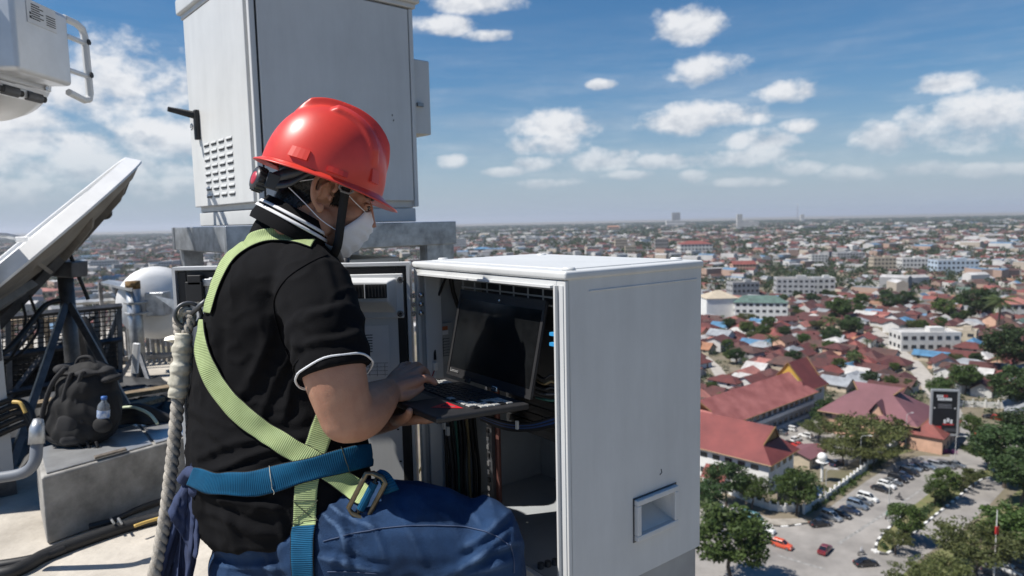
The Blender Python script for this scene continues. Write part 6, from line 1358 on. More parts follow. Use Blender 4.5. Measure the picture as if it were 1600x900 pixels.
# trim the bottom along the hem line seen in the photograph
bm = bmesh.new(); bm.from_mesh(shirt.data); HEM = [(270, 800), (314, 843), (333, 862), (363, 878), (416, 883), (454, 876), (500, 846), (548, 806), (585, 765), (640, 740)]
def hem_y(x):
    for (x0, y0), (x1, y1) in zip(HEM, HEM[1:]):
        if x0 <= x <= x1: return y0+(y1-y0)*(x-x0)/(x1-x0)
    return 800 if x < 300 else 740
kill = []
for v_ in bm.verts:
    x_, y_ = pix(v_.co)
    if y_ > hem_y(x_) and y_ > 740: kill.append(v_)
bmesh.ops.delete(bm, geom=kill, context='VERTS'); bm.to_mesh(shirt.data); bm.free()
sd = shirt.modifiers.new('thick', 'SOLIDIFY'); sd.thickness = .003; sd.offset = -1
# cuff band and white piping
def ring_pts(c, ax, r_, n=40, up=Vector((0, 0, 1))):
    a = ax.cross(up).normalized(); b = ax.cross(a); return [c+(a*math.cos(2*math.pi*k/n)+b*math.sin(2*math.pi*k/n))*r_ for k in range(n)]
MB().tube([p+Vector((0, 0, .0012*math.sin(k))) for k, p in enumerate(ring_pts(cuff+sl_ax*.001, sl_ax, .0708))], .0021, 8, closed=True).build('sleeve_piping', m_trimw, shirt, True)
MB().tube(ring_pts(cuff-sl_ax*.022, sl_ax, .0705), .0016, 6, closed=True).build('cuff_seam', m_shirt, shirt, True)
# collar: standing band leaning out round the neck
cb = [(394, 352), (412, 338), (440, 338), (470, 360), (496, 390), (508, 404)]
mb = MB(); n = 48; cc = P(447, 364, 1.475); cx = (P(502, 396, 1.475)-P(395, 338, 1.475))/2; cy = ray(450, 372).normalized()*.100; cn_ = cx.cross(cy).normalized(); cn_ = cn_ if cn_.z > 0 else -cn_
def collar(t, h, o): a = 2*math.pi*t; return cc+cx*math.cos(a)*(1.0+o-.10*h)+cy*math.sin(a)*(1.0+o*1.2-.10*h)+cn_*(h*.046+.008)
vs = [collar(i/n, h, o) for h, o in ((-.28, .01), (-.05, .055), (.5, .06), (1, .0), (1, -.05), (.4, -.04), (0, .0)) for i in range(n)]
mb.add(vs, [(r_*n+i, r_*n+(i+1) % n, (r_+1)*n+(i+1) % n, (r_+1)*n+i) for r_ in range(6) for i in range(n)]); col_ = mb.build('collar', m_shirt, shirt, True)
for h in (.38, .62):
    mb = MB(); vs = [collar(i/n, hh, .108-.10*hh*.7) for hh in (h-.065, h+.065) for i in range(n)]; mb.add(vs, [(i, (i+1) % n, n+(i+1) % n, n+i) for i in range(n)]); o = mb.build('collar_stripe', m_trimw, col_, True); o.modifiers.new('t', 'SOLIDIFY').thickness = .0022; o.modifiers['t'].offset = 0
# ---- jeans
mb = MB(); chain(mb, LEG_R); chain(mb, LEG_L); chain3(mb, SH_R, [.082, .078, .066]); chain3(mb, SH_L, [.08, .078, .066])
torso(mb, .018, 8); mb.ell(P(440, 872, 1.50), (.150, .155, .10), 16)
hipc = P(500, 850, 1.36)
def jfold(c, k):
    d = .0035*noise.noise(Vector((c.x*10, c.y*10, c.z*14))); x_, y_ = c.x, c.z
    w = max(0, 1-(c-hipc).length/.16); d += w*.006*math.sin((c.x*1.0+c.z*.55)*95+5*noise.noise(c*9))
    kn = max(0, 1-(c-kr).length/.15); d += kn*.004*math.sin((c.x*.9+c.z*.9)*110+4*noise.noise(c*8))
    b = 1-abs(noise.noise(Vector((c.x*9+c.z*6, c.y*8+7, c.z*12-c.x*5)))*2.2); return d+.003*max(0, b)**3+creases(c, JCR)
jeans = remeshed('jeans', mb, m_denim, .006, 6, .5, jfold, person)
BV = {}
def bvh(o):
    if o.name not in BV: me = o.data; BV[o.name] = BVHTree.FromPolygons([v_.co[:] for v_ in me.vertices], [p.vertices[:] for p in me.polygons])
    return BV[o.name]
def hit(px, py, objs, off=0.):
    r_ = ray(px, py).normalized(); best = None
    for o in objs:
        h = bvh(o).ray_cast(Vector((0, 0, CAMZ)), r_)
        if h[0] is not None and (best is None or h[3] < best[2]): best = (h[0], h[1], h[3])
    if best is None: return None
    nn = best[1] if best[1].dot(r_) < 0 else -best[1]
    return best[0]+nn*off, nn
def surf_tube(name, pp, rad, m, objs, parent, off=.001, n=6, sub=8):
    pts = [hit(q.x, q.y, objs, off) for q in spline([Vector((a, b, 0)) for a, b in pp], sub)]; pts = [p[0] for p in pts if p]
    return MB().tube(pts, rad, n).build(name, m, parent, True)
m_stitch = mat('jeans_stitch', (.045, .07, .135), .8)
surf_tube('side_seam', [(505, 846), (560, 832), (620, 823), (680, 821), (730, 824), (770, 835), (795, 852)], .0011, m_stitch, [jeans], jeans)
surf_tube('side_seam', [(512, 893), (550, 893), (590, 896)], .0011, m_stitch, [jeans], jeans)
surf_tube('knee_seam', [(797, 850), (802, 872), (803, 895)], .0013, m_stitch, [jeans], jeans)
surf_tube('sleeve_seam', [(512, 398), (482, 412), (452, 432), (434, 455), (428, 480), (436, 520), (452, 560)], .0013, m_shirt, [shirt], shirt)
# shoes on the roof, and the seat under him
m_shoe = mat('shoe_black', (.02, .02, .02), .6)
for a in (SH_R[-1], SH_L[-1]):
    mb = MB(); mb.ell((a.x+.07, a.y+.015, ROOF+.045), (.14, .05, .045), 12); mb.tube([(a.x, a.y, ROOF+.05), (a.x, a.y, ROOF+.15)], .045, 10); mb.box((a.x+.07, a.y+.015, ROOF+.012), (.27, .095, .022)); o = mb.build('shoe', m_shoe, person, True)
sp_ = P(440, 850, 1.52); r = thing('seat_crate', (sp_.x, sp_.y, ROOF), 'low concrete seat block hidden under the seated worker', 'block')
sh = sp_.z-.115-ROOF; MB().box((sp_.x-.02, sp_.y, ROOF+sh/2+.001), (.36, .44, sh)).build('block', m_concd, r, bevel=.01)
# ================================================================== hard hat
HO = P(505, 279, 1.445)         # centre of the rim plane
def K(x, y, z): return HO+HM @ Vector((x, y, z))
m_red = mat('hat_red', (.68, .05, .03), .38, var=.08, vs=9, coat=.12, bump=.03, bs=90, dist=.001)
m_strap = mat('black_webbing', (.012, .012, .013), .8, bump=.3, bs=400, dist=.001); m_plast = mat('dark_plastic', (.035, .038, .042), .4)
hat = thing('hard_hat', HO, 'glossy red hard hat with ridged crown and chin strap on the worker', 'hard hat')
mb = MB(); NA, NP = 200, 80; vs = []; AX, AY, AZ = .128, .108, .150
def dome(a, ph, sk=0):
    ca, sa = math.cos(a), math.sin(a); cp, sp = math.cos(ph), math.sin(ph); x, y, z = AX*ca*cp**.80, AY*sa*cp**.80, AZ*sp**.95
    def bump(v_, w): return max(0, 1-(v_/w)**2)**2
    k = 0
    crest = max(0, min(1, (z-.055)/.05)); k += .013*min(1, 2.6*bump(y, .027))*crest*max(0, min(1, (x+.095)/.03))
    for s in (-1, 1): k += .0085*min(1, 2.6*bump(y-s*(.055+.02*(x/.1)), .012))*max(0, min(1, (z-.05)/.03))*max(0, min(1, (x+.03)/.015))*max(0, min(1, (.10-x)/.02))
    return Vector((x, y, z))*(1+(k+sk)/.13)
for i in range(NP):
    for j in range(NA): vs.append(K(*dome(2*math.pi*j/NA, math.pi/2*i/NP)))
vs.append(K(*dome(0, math.pi/2)))
fs = [(i*NA+j, i*NA+(j+1) % NA, (i+1)*NA+(j+1) % NA, (i+1)*NA+j) for i in range(NP-1) for j in range(NA)]+[((NP-1)*NA+j, (NP-1)*NA+(j+1) % NA, NP*NA) for j in range(NA)]
mb.add(vs, fs); sh_ = mb.build('shell', m_red, hat, True); s_ = sh_.modifiers.new('t', 'SOLIDIFY'); s_.thickness = .003; s_.offset = -1
mb = MB(); vs = []; prof = [(0, .002), (.006, -.002), (.014, -.006), (.0155, -.0085), (.013, -.009), (.005, -.0065), (-.002, -.002)]
for q, (o_, z_) in enumerate(prof):
    for j in range(NA):
        a = 2*math.pi*j/NA; ca, sa = math.cos(a), math.sin(a); fr = max(0, ca)**2.2; ext = 1+fr*1.7*(1 if o_ > 0 else 0); w = o_*ext
        vs.append(K((AX+w)*ca, (AY+o_*(.75))*sa, z_*(1+fr*.6)-fr*.004*(o_ > .005)))
m_ = len(prof); mb.add(vs, [(q*NA+j, q*NA+(j+1) % NA, (q+1)*NA+(j+1) % NA, (q+1)*NA+j) for q in range(m_-1) for j in range(NA)]); mb.build('brim', m_red, hat, True)
for a0, z0, w, h in ((-2.05, .022, .034, .020), (-1.42, .012, .034, .010), (-.75, .030, .020, .026)):
    mb = MB(); g0 = []
    for k in range(5):
        a = a0+(k/4-.5)*w/.11
        for z in (z0-h/2, z0+h/2):
            ph = math.asin(max(0, z)/AZ); g0.append(dome(a, ph, .0002)); g0.append(dome(a, ph, .0075 if z < z0 else .003))
    fs = []
    for k in range(4):
        b = k*4; fs += [(b+1, b+5, b+7, b+3), (b, b+1, b+5, b+4), (b+2, b+3, b+7, b+6)]
    fs += [(0, 1, 3, 2), (16, 17, 19, 18)]; mb.add([K(*p) for p in g0], fs); mb.build('accessory_slot', m_red, hat)
# suspension band with ratchet knob at the nape
def band(pts, wv, th=.002): 
    mb = MB(); sp = spline(pts, 8); vs = []
    for p in sp: vs += [p+wv/2, p-wv/2]
    mb.add(vs, [(2*i, 2*i+1, 2*i+3, 2*i+2) for i in range(len(sp)-1)]); return mb
def banded(nm, pts, wv, m, th=.002, par=None): o = band(pts, wv).build(nm, m, par or hat, True); o.modifiers.new('t', 'SOLIDIFY').thickness = th; o.modifiers['t'].offset = 0; return o
banded('head_band', [H(.075, -.062, .055), H(.03, -.084, .050), H(-.03, -.083, .040), H(-.075, -.062, .018), H(-.112, -.03, -.006), H(-.120, 0, -.012)], hu*.026, m_plast, .0025)
banded('head_band', [H(-.120, 0, -.012), H(-.112, .03, -.006), H(-.075, .062, .018), H(-.02, .083, .045)], hu*.026, m_plast, .0025)
banded('nape_strap', [H(.0, -.088, .062), H(-.035, -.086, .035), H(-.07, -.070, -.002), H(-.108, -.035, -.016)], (hu+hf*.2)*.018, m_plast, .0025)
kb = H(-.128, -.026, -.012); kax = (-hf*.9-hr*-.35).normalized()
mb = MB(); MK = Matrix((kax.orthogonal().normalized(), kax.cross(kax.orthogonal().normalized()), kax)).transposed(); mb.lathe([(.001, -.012), (.022, -.012), (.024, -.008), (.0245, .008), (.022, .012), (.001, .0125)], 28, M4(MK, kb)); kn = mb.build('ratchet_knob', m_plast, hat, True)
for k in range(14): a = k*math.pi/7; p = kb+MK @ Vector((.0245*math.cos(a), .0245*math.sin(a), 0)); MB().cyl(p-kax*.009, p+kax*.010, .0025, n=6).build('knob_rib', m_plast, kn)
MB().lathe([(.001, .0135), (.013, .0135), (.014, .012)], 20, M4(MK, kb)).build('knob_cap', mat('knob_red', (.45, .03, .05), .4), kn, True)
MB().box(H(-.100, -.050, -.008), (.03, .006, .034), HM).build('band_bracket', m_plast, hat, bevel=.004)
mb = MB()
for k in range(9): p = H(-.085-.004*k*.3, -.075+.011*k, .048); mb.box(p, (.006, .007, .03), HM)
mb.build('sweat_pad', m_strap, hat, bevel=.002)
# chin strap with grey buckle and chin cup
banded('chin_strap', [H(.036, -.098, .040), H(.041, -.090, .0), H(.050, -.084, -.05), H(.058, -.074, -.095), H(.056, -.035, -.126), H(.052, 0, -.126), H(.048, .04, -.118), H(.034, .078, -.05), H(.022, .095, .04)], hf*.018, m_strap, .002)
mb = MB(); bk = [(.026, .018), (.050, .018), (.052, .000), (.046, -.006), (.030, -.006), (.024, .0)]
mb.tube([H(x, -.0985+.0015*(k % 2), z+.022) for k, (x, z) in enumerate(bk)], .0026, 8, closed=True); mb.tube([H(.026, -.099, .028), H(.050, -.099, .028)], .0022, 8); mb.tube([H(.032, -.098, .040), H(.035, -.100, .052), H(.043, -.100, .052), H(.046, -.098, .040)], .0022, 8); mb.build('strap_buckle', mat('buckle_grey', (.22, .225, .23), .4), hat, True)
mb = MB(); vs = []; n = 14
for i in range(n+1):
    for j in range(7):
        t = i/n-.5; q = j/6; vs.append(H(.058+.030*q-.05*t*t*2, .104*t, -.122-.012*q+.055*(2*t)**2*.5+.012*q*q))
mb.add(vs, [(i*7+j, i*7+j+1, (i+1)*7+j+1, (i+1)*7+j) for i in range(n) for j in range(6)]); o = mb.build('chin_cup', mat('cup_grey', (.30, .30, .31), .5), hat, True); o.modifiers.new('t', 'SOLIDIFY').thickness = .002
# ================================================================== face mask
m_mask = mat('mask_white', (.76, .77, .80), .85, var=.04, vs=20, bump=.25, bs=240, dist=.001)
fm = thing('face_mask', H(.12, 0, -.06), 'white disposable face mask with thin elastic loops on the worker', 'face mask')
mb = MB(); vs = []; NU, NV = 29, 20
ctr = [Vector((.108, 0, .004)), Vector((.124, 0, -.028)), Vector((.121, 0, -.054)), Vector((.110, 0, -.084)), Vector((.092, 0, -.110)), Vector((.076, 0, -.118))]
sid = [Vector((.092, -.050, -.006)), Vector((.080, -.064, -.026)), Vector((.066, -.070, -.044)), Vector((.050, -.074, -.064)), Vector((.056, -.062, -.088)), Vector((.060, -.046, -.108))]
cs_ = spline(ctr, 4); ss_ = spline(sid, 4); NV = len(cs_)
for i in range(NV):
    for j in range(NU):
        u = 2*j/(NU-1)-1; a = abs(u); e = max(0, 1-a**1.7)**.62; s = ss_[i]; c = cs_[i]
        p = Vector((s.x+(c.x-s.x)*e, abs(s.y)*u*(1.0), s.z*a+c.z*(1-a))); pl = .0060*(((i*.30) % 1.0)-.5)*(1-a**4)*(1 if 3 < i < NV-3 else .4); p.x += pl+.0045*noise.noise(Vector((i*.22, j*.25, 1)))*(1-a**3); vs.append(H(*p))
mb.add(vs, [(i*NU+j, i*NU+j+1, (i+1)*NU+j+1, (i+1)*NU+j) for i in range(NV-1) for j in range(NU-1)]); o = mb.build('mask_panel', m_mask, fm, True); o.modifiers.new('t', 'SOLIDIFY').thickness = .0012
MB().tube(spline([H(.050, -.0745, -.064), H(.01, -.078, -.052), H(-.03, -.073, -.030), H(-.075, -.055, -.006)], 10), .0011, 6).build('elastic_loop', m_mask, fm, True)
MB().tube(spline([H(.092, -.051, -.006), H(.060, -.066, .008), H(.024, -.0815, .028), H(.0, -.0865, .036)], 10), .0011, 6).build('elastic_loop', m_mask, fm, True)
MB().tube(spline([H(-.020, -.082, .026), H(-.05, -.077, .010), H(-.085, -.052, -.006)], 10), .0010, 6).build('elastic_loop', m_mask, fm, True)
# ================================================================== harness
def webm(name, c, c2):
    m = mat(name, c, .75, var=.12, vs=30, col2=c2, spec=.2); nt = m.node_tree; N = nt.nodes; L = nt.links; b = N['Principled BSDF']; uv = N.new('ShaderNodeUVMap'); sx = N.new('ShaderNodeSeparateXYZ'); L.new(uv.outputs[0], sx.inputs[0])
    w = N.new('ShaderNodeTexWave'); w.bands_direction = 'Y'; w.inputs['Scale'].default_value = 85; L.new(uv.outputs[0], w.inputs[0]); bp = N.new('ShaderNodeBump'); bp.inputs['Strength'].default_value = .7; bp.inputs['Distance'].default_value = .001; L.new(w.outputs['Fac'], bp.inputs['Height']); L.new(bp.outputs[0], b.inputs['Normal'])
    a = N.new('ShaderNodeMath'); a.operation = 'SUBTRACT'; a.inputs[1].default_value = .5; L.new(sx.outputs[0], a.inputs[0]); ab = N.new('ShaderNodeMath'); ab.operation = 'ABSOLUTE'; L.new(a.outputs[0], ab.inputs[0]); g = N.new('ShaderNodeMath'); g.operation = 'GREATER_THAN'; g.inputs[1].default_value = .462; L.new(ab.outputs[0], g.inputs[0])
    src = b.inputs['Base Color'].links[0].from_socket; mr = N.new('ShaderNodeMapRange'); mr.inputs[3].default_value = .72; mr.inputs[4].default_value = 1.05; L.new(w.outputs['Fac'], mr.inputs[0]); ml_ = N.new('ShaderNodeMix'); ml_.data_type = 'RGBA'; ml_.blend_type = 'MULTIPLY'; ml_.inputs[0].default_value = 1; L.new(src, ml_.inputs[6]); L.new(mr.outputs[0], ml_.inputs[7])
    mx = N.new('ShaderNodeMix'); mx.data_type = 'RGBA'; L.new(g.outputs[0], mx.inputs[0]); L.new(ml_.outputs[2], mx.inputs[6]); mx.inputs[7].default_value = (.012, .013, .014, 1); L.new(mx.outputs[2], b.inputs['Base Color']); return m
m_green = webm('webbing_lime', (.38, .465, .225), (.32, .40, .18)); m_blue = webm('webbing_blue', (.0025, .082, .175), (.002, .062, .135))
har = thing('safety_harness', P(430, 700, 1.34), 'lime green and blue webbing safety harness worn by the worker', 'harness')
def ribbon(name, pp, wpx, m, objs, off, parent=har, sub=7, nw=6, th=.0022):
    """webbing laid on the clothes along pixel points; width is perpendicular to the path"""
    c = spline([Vector((a, b, 0)) for a, b in pp], sub); rows = []; ws = [x.x for x in spline([Vector((w, 0, 0)) for w in (wpx if isinstance(wpx, list) else [wpx]*len(pp))], sub)]
    for i, p in enumerate(c):
        t = (c[min(i+1, len(c)-1)]-c[max(i-1, 0)]).normalized(); nn = Vector((-t.y, t.x, 0)); row = []
        for k in range(nw+1):
            q = p+nn*ws[i]*(k/nw-.5); h = hit(q.x, q.y, objs, 0); row.append(h[0] if h else None)
        rows.append(row)
    # fill misses from neighbours and smooth
    for row in rows:
        ok = [k for k, v_ in enumerate(row) if v_ is not None]
        for k in range(len(row)):
            if row[k] is None and ok:
                j = min(ok, key=lambda z: abs(z-k)); row[k] = row[j].copy()
    rows = [r_ for r_ in rows if r_[0] is not None]
    for it in range(4):
        new = [[v_.copy() for v_ in r_] for r_ in rows]
        for i in range(len(rows)):
            for k in range(nw+1):
                a = rows[max(i-1, 0)][k]+rows[min(i+1, len(rows)-1)][k]+rows[i][max(k-1, 0)]+rows[i][min(k+1, nw)]; new[i][k] = rows[i][k]*.5+a*.125
        rows = new
    mb = MB(); uv = []; L = 0
    for i, r_ in enumerate(rows):
        if i: L += (rows[i][nw//2]-rows[i-1][nw//2]).length
        for k, v_ in enumerate(r_):
            cam_ = (Vector((0, 0, CAMZ))-v_).normalized(); a = rows[min(i+1, len(rows)-1)][k]-rows[max(i-1, 0)][k]; b = r_[min(k+1, nw)]-r_[max(k-1, 0)]; nn = a.cross(b)
            nn = nn.normalized() if nn.length > 1e-9 else cam_
            if nn.dot(cam_) < 0: nn = -nn
            mb.v.append(tuple(v_+nn*off)); uv.append((k/nw, L))
    for i in range(len(rows)-1):
        for k in range(nw): b = i*(nw+1)+k; mb.f.append((b, b+1, b+nw+2, b+nw+1)); mb.m.append(0)
    mb.uv = uv; o = mb.build(name, m, parent, True, fix=False); s_ = o.modifiers.new('t', 'SOLIDIFY'); s_.thickness = th; s_.offset = 0; return o
SJ = [shirt, jeans]
ribbon('shoulder_strap', [(490, 384), (464, 373), (438, 368), (411, 370), (386, 381), (364, 399), (349, 424), (336, 455), (326, 490)], [16, 22, 26, 26, 24, 20, 17, 16, 16], m_green, SJ, .005)
ribbon('chest_strap', [(518, 630), (507, 660), (497, 690), (486, 725), (479, 760), (477, 800), (477, 824)], 43, m_green, SJ, .004)
ribbon('back_strap', [(314, 500), (317, 535), (328, 575), (348, 610), (378, 645), (415, 675), (455, 700), (492, 722), (525, 745), (556, 768), (574, 782)], [20, 26, 32, 36, 39, 40, 40, 40, 40, 40, 38], m_green, SJ, .0065)
ribbon('waist_belt', [(304, 742), (325, 750), (355, 756), (395, 756), (435, 748), (480, 735), (525, 722), (560, 714), (576, 711)], [36, 40, 43, 44, 44, 43, 42, 40, 38], m_blue, SJ, .0095)
ribbon('leg_strap', [(477, 820), (476, 850), (476, 880), (478, 920)], 43, m_blue, SJ, .0075)
def stitch(pp, off, m=None, rad=.0007): 
    pts = [hit(q.x, q.y, SJ, off) for q in spline([Vector((a, b, 0)) for a, b in pp], 8)]; pts = [p[0] for p in pts if p]
    if len(pts) > 1: MB().tube(pts, rad, 5).build('stitching', m or mat('thread_pale', (.55, .52, .42), .8), har)
m_th = mat('thread_dark', (.07, .08, .05), .8)
stitch([(424, 728), (427, 750), (430, 770)], .0118); stitch([(531, 700), (537, 718), (543, 738)], .0115, m_th)
for pp in ([(459, 782), (496, 814)], [(496, 782), (459, 814)], [(459, 781), (497, 781)], [(459, 816), (497, 816)]): stitch(pp, .0060, m_th)
# bronze frame buckle with blue webbing through it
bc = hit(584, 784, SJ, .024)[0]; bx_ = (P(600, 760, 1.3)-P(576, 806, 1.3)).normalized(); bz_ = ray(584, 784).normalized()*-1; bz_ = (bz_-bx_*bz_.dot(bx_)).normalized(); by_ = bz_.cross(bx_); MBK = Matrix((bx_, by_, bz_)).transposed()
m_brz = mat('bronze_buckle', (.20, .165, .11), .38, .8, var=.2, vs=40); mb = MB(); mpp = 1.27/FPX
fr = [(-31, -17), (31, -17), (36, -8), (36, 8), (31, 17), (-31, 17), (-36, 8), (-36, -8)]; mb.tube([bc+MBK @ Vector((a*mpp, b*mpp, .004)) for a, b in fr], .0050, 8, closed=True); bkl = mb.build('buckle_frame', m_brz, har, True)
MB().tube([bc+MBK @ Vector((-31*mpp, 0, .004)), bc+MBK @ Vector((31*mpp, 0, .004))], .0028, 8).build('buckle_bar', m_brz, bkl, True)
mb = MB(); vs = []; uv = []
for i in range(13):
    a = math.pi*1.5*i/12-.3; 
    for k in range(5): vs.append(bc+MBK @ Vector(((k/4-.5)*52*mpp, -.001+.0075*math.cos(a), .006+.0065*math.sin(a)))); uv.append((k/4, i*.003))
mb.add(vs, [(i*5+k, i*5+k+1, (i+1)*5+k+1, (i+1)*5+k) for i in range(12) for k in range(4)]); mb.uv = uv; mb.build('buckle_webbing', m_blue, bkl, True, fix=False)
mb = MB(); vs = []; uv = []
for i in range(9):
    t = i/8; a = P(588, 738, 1.30).lerp(P(612, 770, 1.30), t)+Vector((0, 0, .012*math.sin(t*3.1)))
    w = .014-.007*(1-t); vs += [a+Vector((-w, 0, -.004)), a+Vector((w, .004, .004))]; uv += [(0.1, i*.006), (.9, i*.006)]
mb.add(vs, [(2*i, 2*i+1, 2*i+3, 2*i+2) for i in range(8)]); mb.uv = uv; o = mb.build('strap_tail', m_blue, har, True, fix=False); o.modifiers.new('t', 'SOLIDIFY').thickness = .002
# dorsal ring
rc = P(294, 492, 1.47); MB().tube([rc+Vector((.026*math.cos(a)*.8, .026*math.cos(a)*.6, .026*math.sin(a))) for a in [k*math.pi/10 for k in range(20)]], .0042, 10, closed=True).build('dorsal_ring', m_steel, har, True)
MB().tube([P(300, 490, 1.465), P(312, 478, 1.46), P(322, 470, 1.455)], .0055, 8).build('ring_bar', m_steel, har, True)
# ================================================================== lanyard rope
m_rope = mat('rope_grey', (.42, .385, .33), .85, var=.2, vs=60, bump=.6, bs=420, dist=.002); m_sleeve = mat('plastic_sleeve', (.60, .57, .47), .35, var=.2, vs=30, bump=.4, bs=60, dist=.004, col2=(.40, .37, .29))
lan = thing('lanyard_rope', P(285, 520, 1.47), 'twisted grey lanyard rope hanging from the harness down the worker\'s back', 'rope')
path = spline([P(279, 612, 1.46), P(275, 660, 1.455), P(269, 720, 1.45), P(262, 780, 1.445), P(253, 840, 1.44), P(241, 900, 1.435), P(226, 980, 1.43), P(214, 1080, 1.44)], 14)
def strand(path, ph, r0, rs, pitch, n=7):
    pts = []; s = 0; sp = [path[0]]
    dense = spline(path, 3)
    for i, p in enumerate(dense):
        if i: s += (p-dense[i-1]).length
        t = (dense[min(i+1, len(dense)-1)]-dense[max(i-1, 0)]).normalized(); a = t.cross(Vector((0, 1, 0))).normalized(); b = t.cross(a); an = ph-s/pitch*2*math.pi
        pts.append(p+(a*math.cos(an)+b*math.sin(an))*r0)
    return MB().tube(pts, rs, n)
for k in range(3): strand(path, k*2.094, .0068, .0074, .055).build('strand', m_rope, lan, True)
ey = spline([P(283, 545, 1.465), P(279, 515, 1.465), P(277, 500, 1.468), P(283, 488, 1.47), P(293, 487, 1.47), P(299, 497, 1.468), P(295, 510, 1.465), P(287, 530, 1.465)], 10)
for k in range(3): strand(ey, k*2.094, .0050, .0056, .040).build('eye_strand', m_rope, lan, True)
MB().tube(spline([P(284, 505, 1.466), P(283, 495, 1.468), P(290, 491, 1.468), P(295, 499, 1.467), P(290, 507, 1.466)], 8), .0038, 8).build('thimble', mat('thimble_plastic', (.45, .46, .42), .4), lan, True)
sp_ = spline([P(287, 520, 1.463), P(285, 545, 1.462), P(283, 570, 1.461), P(280, 598, 1.46), P(278, 622, 1.459)], 8); R = random.Random(4)
mb = MB(); mb.tube(sp_, [.0165]+[.0195+R.uniform(-.002, .003) for _ in sp_[1:-1]]+[.0165], 14); sv = mb.build('plastic_sleeve', m_sleeve, lan, True); tx = sv.modifiers.new('sub', 'SUBSURF'); tx.levels = 2; tx.render_levels = 2
for v_ in sv.data.vertices: v_.co += Vector((1, .3, 0))*.003*noise.noise(v_.co*55)
MB().add([P(270, 523, 1.46), P(258, 527, 1.46), P(256, 532, 1.455), P(270, 536, 1.46), P(282, 530, 1.45)], [(0, 1, 2, 3, 4)]).build('sleeve_tail', m_sleeve, lan)
# ================================================================== blue cloth tied at the belt
m_cloth = mat('navy_cloth', (.028, .044, .105), .9, var=.25, vs=25, bump=.4, bs=320, dist=.001, col2=(.015, .024, .062))
def drape(name, top, bot, nf, amp, parent, seed, d=1.42):
    mb = MB(); NU, NV = 28, 34; vs = []
    tp = spline([Vector((a, b, c)) for a, b, c in top], 6); bt = spline([Vector((a, b, c)) for a, b, c in bot], 6)
    for j in range(NV+1):
        v_ = j/NV
        for i in range(NU+1):
            u = i/NU; a = tp[round(u*(len(tp)-1))]; b = bt[round(u*(len(bt)-1))]; q = a.lerp(b, v_); f = math.sin(u*nf*6.28+seed+v_*1.6)*amp*(.35+v_)+.006*noise.noise(Vector((u*5, v_*6, seed)))
            vs.append(P(q.x+6*noise.noise(Vector((u*3, v_*3, seed+5)))*v_, q.y+(3*noise.noise(Vector((u*9, 0, seed))) if j == NV else 0), q.z+f))
    mb.add(vs, [(j*(NU+1)+i, j*(NU+1)+i+1, (j+1)*(NU+1)+i+1, (j+1)*(NU+1)+i) for j in range(NV) for i in range(NU)]); o = mb.build(name, m_cloth, parent, True); s_ = o.modifiers.new('t', 'SOLIDIFY'); s_.thickness = .0012; return o
cl = thing('blue_cloth', P(300, 740, 1.44), 'frayed navy blue cloth tied at the back of the harness belt', 'cloth')
drape('long_fall', [(292, 742, 1.44), (312, 746, 1.42)], [(222, 925, 1.47), (248, 935, 1.46), (276, 935, 1.45), (290, 930, 1.45)], 2.2, .016, cl, .4)
drape('short_fall', [(288, 752, 1.41), (318, 758, 1.385)], [(262, 800, 1.40), (285, 840, 1.39), (306, 872, 1.385), (312, 820, 1.38)], 1.8, .010, cl, 2.2)
drape('front_fall', [(283, 765, 1.405), (316, 772, 1.38)], [(278, 925, 1.41), (292, 930, 1.40), (302, 895, 1.39)], 1.6, .009, cl, 4.0)
mb = MB(); mb.tube(spline([P(286, 752, 1.41), P(296, 738, 1.40), P(310, 744, 1.385), P(316, 760, 1.385), P(300, 768, 1.39)], 8), .013, 10); o = mb.build('knot', m_cloth, cl, True)
for v_ in o.data.vertices: v_.co += Vector((1, 0, 1))*.004*noise.noise(v_.co*60)
MB().add([P(292, 745, 1.40), P(300, 718, 1.395), P(304, 712, 1.39), P(308, 724, 1.39), P(305, 742, 1.395)], [(0, 1, 2, 3, 4)]).build('frayed_end', m_cloth, cl)
# ================================================================== laptop
lap_D = Vector((-.171, 1.707, CAMZ-.391)); la, lb_, lc, lsa = -.913, .064, -.007, .166; LW, LD, LHh = .335, .235, .225
u_ = Vector((math.cos(la)*math.cos(lc), math.sin(la)*math.cos(lc), math.sin(lc))); v0 = Vector((math.sin(la), -math.cos(la), 0)); v_ = v0*math.cos(lb_)+Vector((0, 0, math.sin(lb_))); v_ = (v_-u_*u_.dot(v_)).normalized(); n_ = u_.cross(v_); n_ = n_ if n_.z > 0 else -n_
s_dir = (-v_*math.sin(lsa)+n_*math.cos(lsa)); s_n = (v_*math.cos(lsa)+n_*math.sin(lsa))
ML = Matrix((u_, v_, n_)).transposed(); MS = Matrix((u_, s_dir, s_n)).transposed()
def LB(x0, x1, y0, y1, z0, z1, mb=None): return (mb or MB()).box(lap_D+ML @ Vector(((x0+x1)/2, (y0+y1)/2, (z0+z1)/2)), (x1-x0, y1-y0, z1-z0), ML)
def SB(x0, x1, y0, y1, z0, z1, mb=None): return (mb or MB()).box(lap_D+MS @ Vector(((x0+x1)/2, (y0+y1)/2, (z0+z1)/2)), (x1-x0, y1-y0, z1-z0), MS)
m_lapb = mat('laptop_black', (.022, .022, .024), .5, var=.15, vs=20); m_scr = mat('laptop_screen', (.010, .011, .012), .22, spec=.5, var=.3, vs=12)
lap = thing('laptop', lap_D+v_*.1, 'black laptop with red sticker open in front of the cabinet', 'laptop')
LB(0, LW, .0, LD, -.0135, 0).build('base', m_lapb, lap, bevel=.004)
lid = SB(0, LW, .008, LHh, -.008, 0).build('lid', m_lapb, lap, bevel=.003)
SB(.010, LW-.010, .030, LHh-.022, .0002, .0012).build('screen', m_scr, lid)
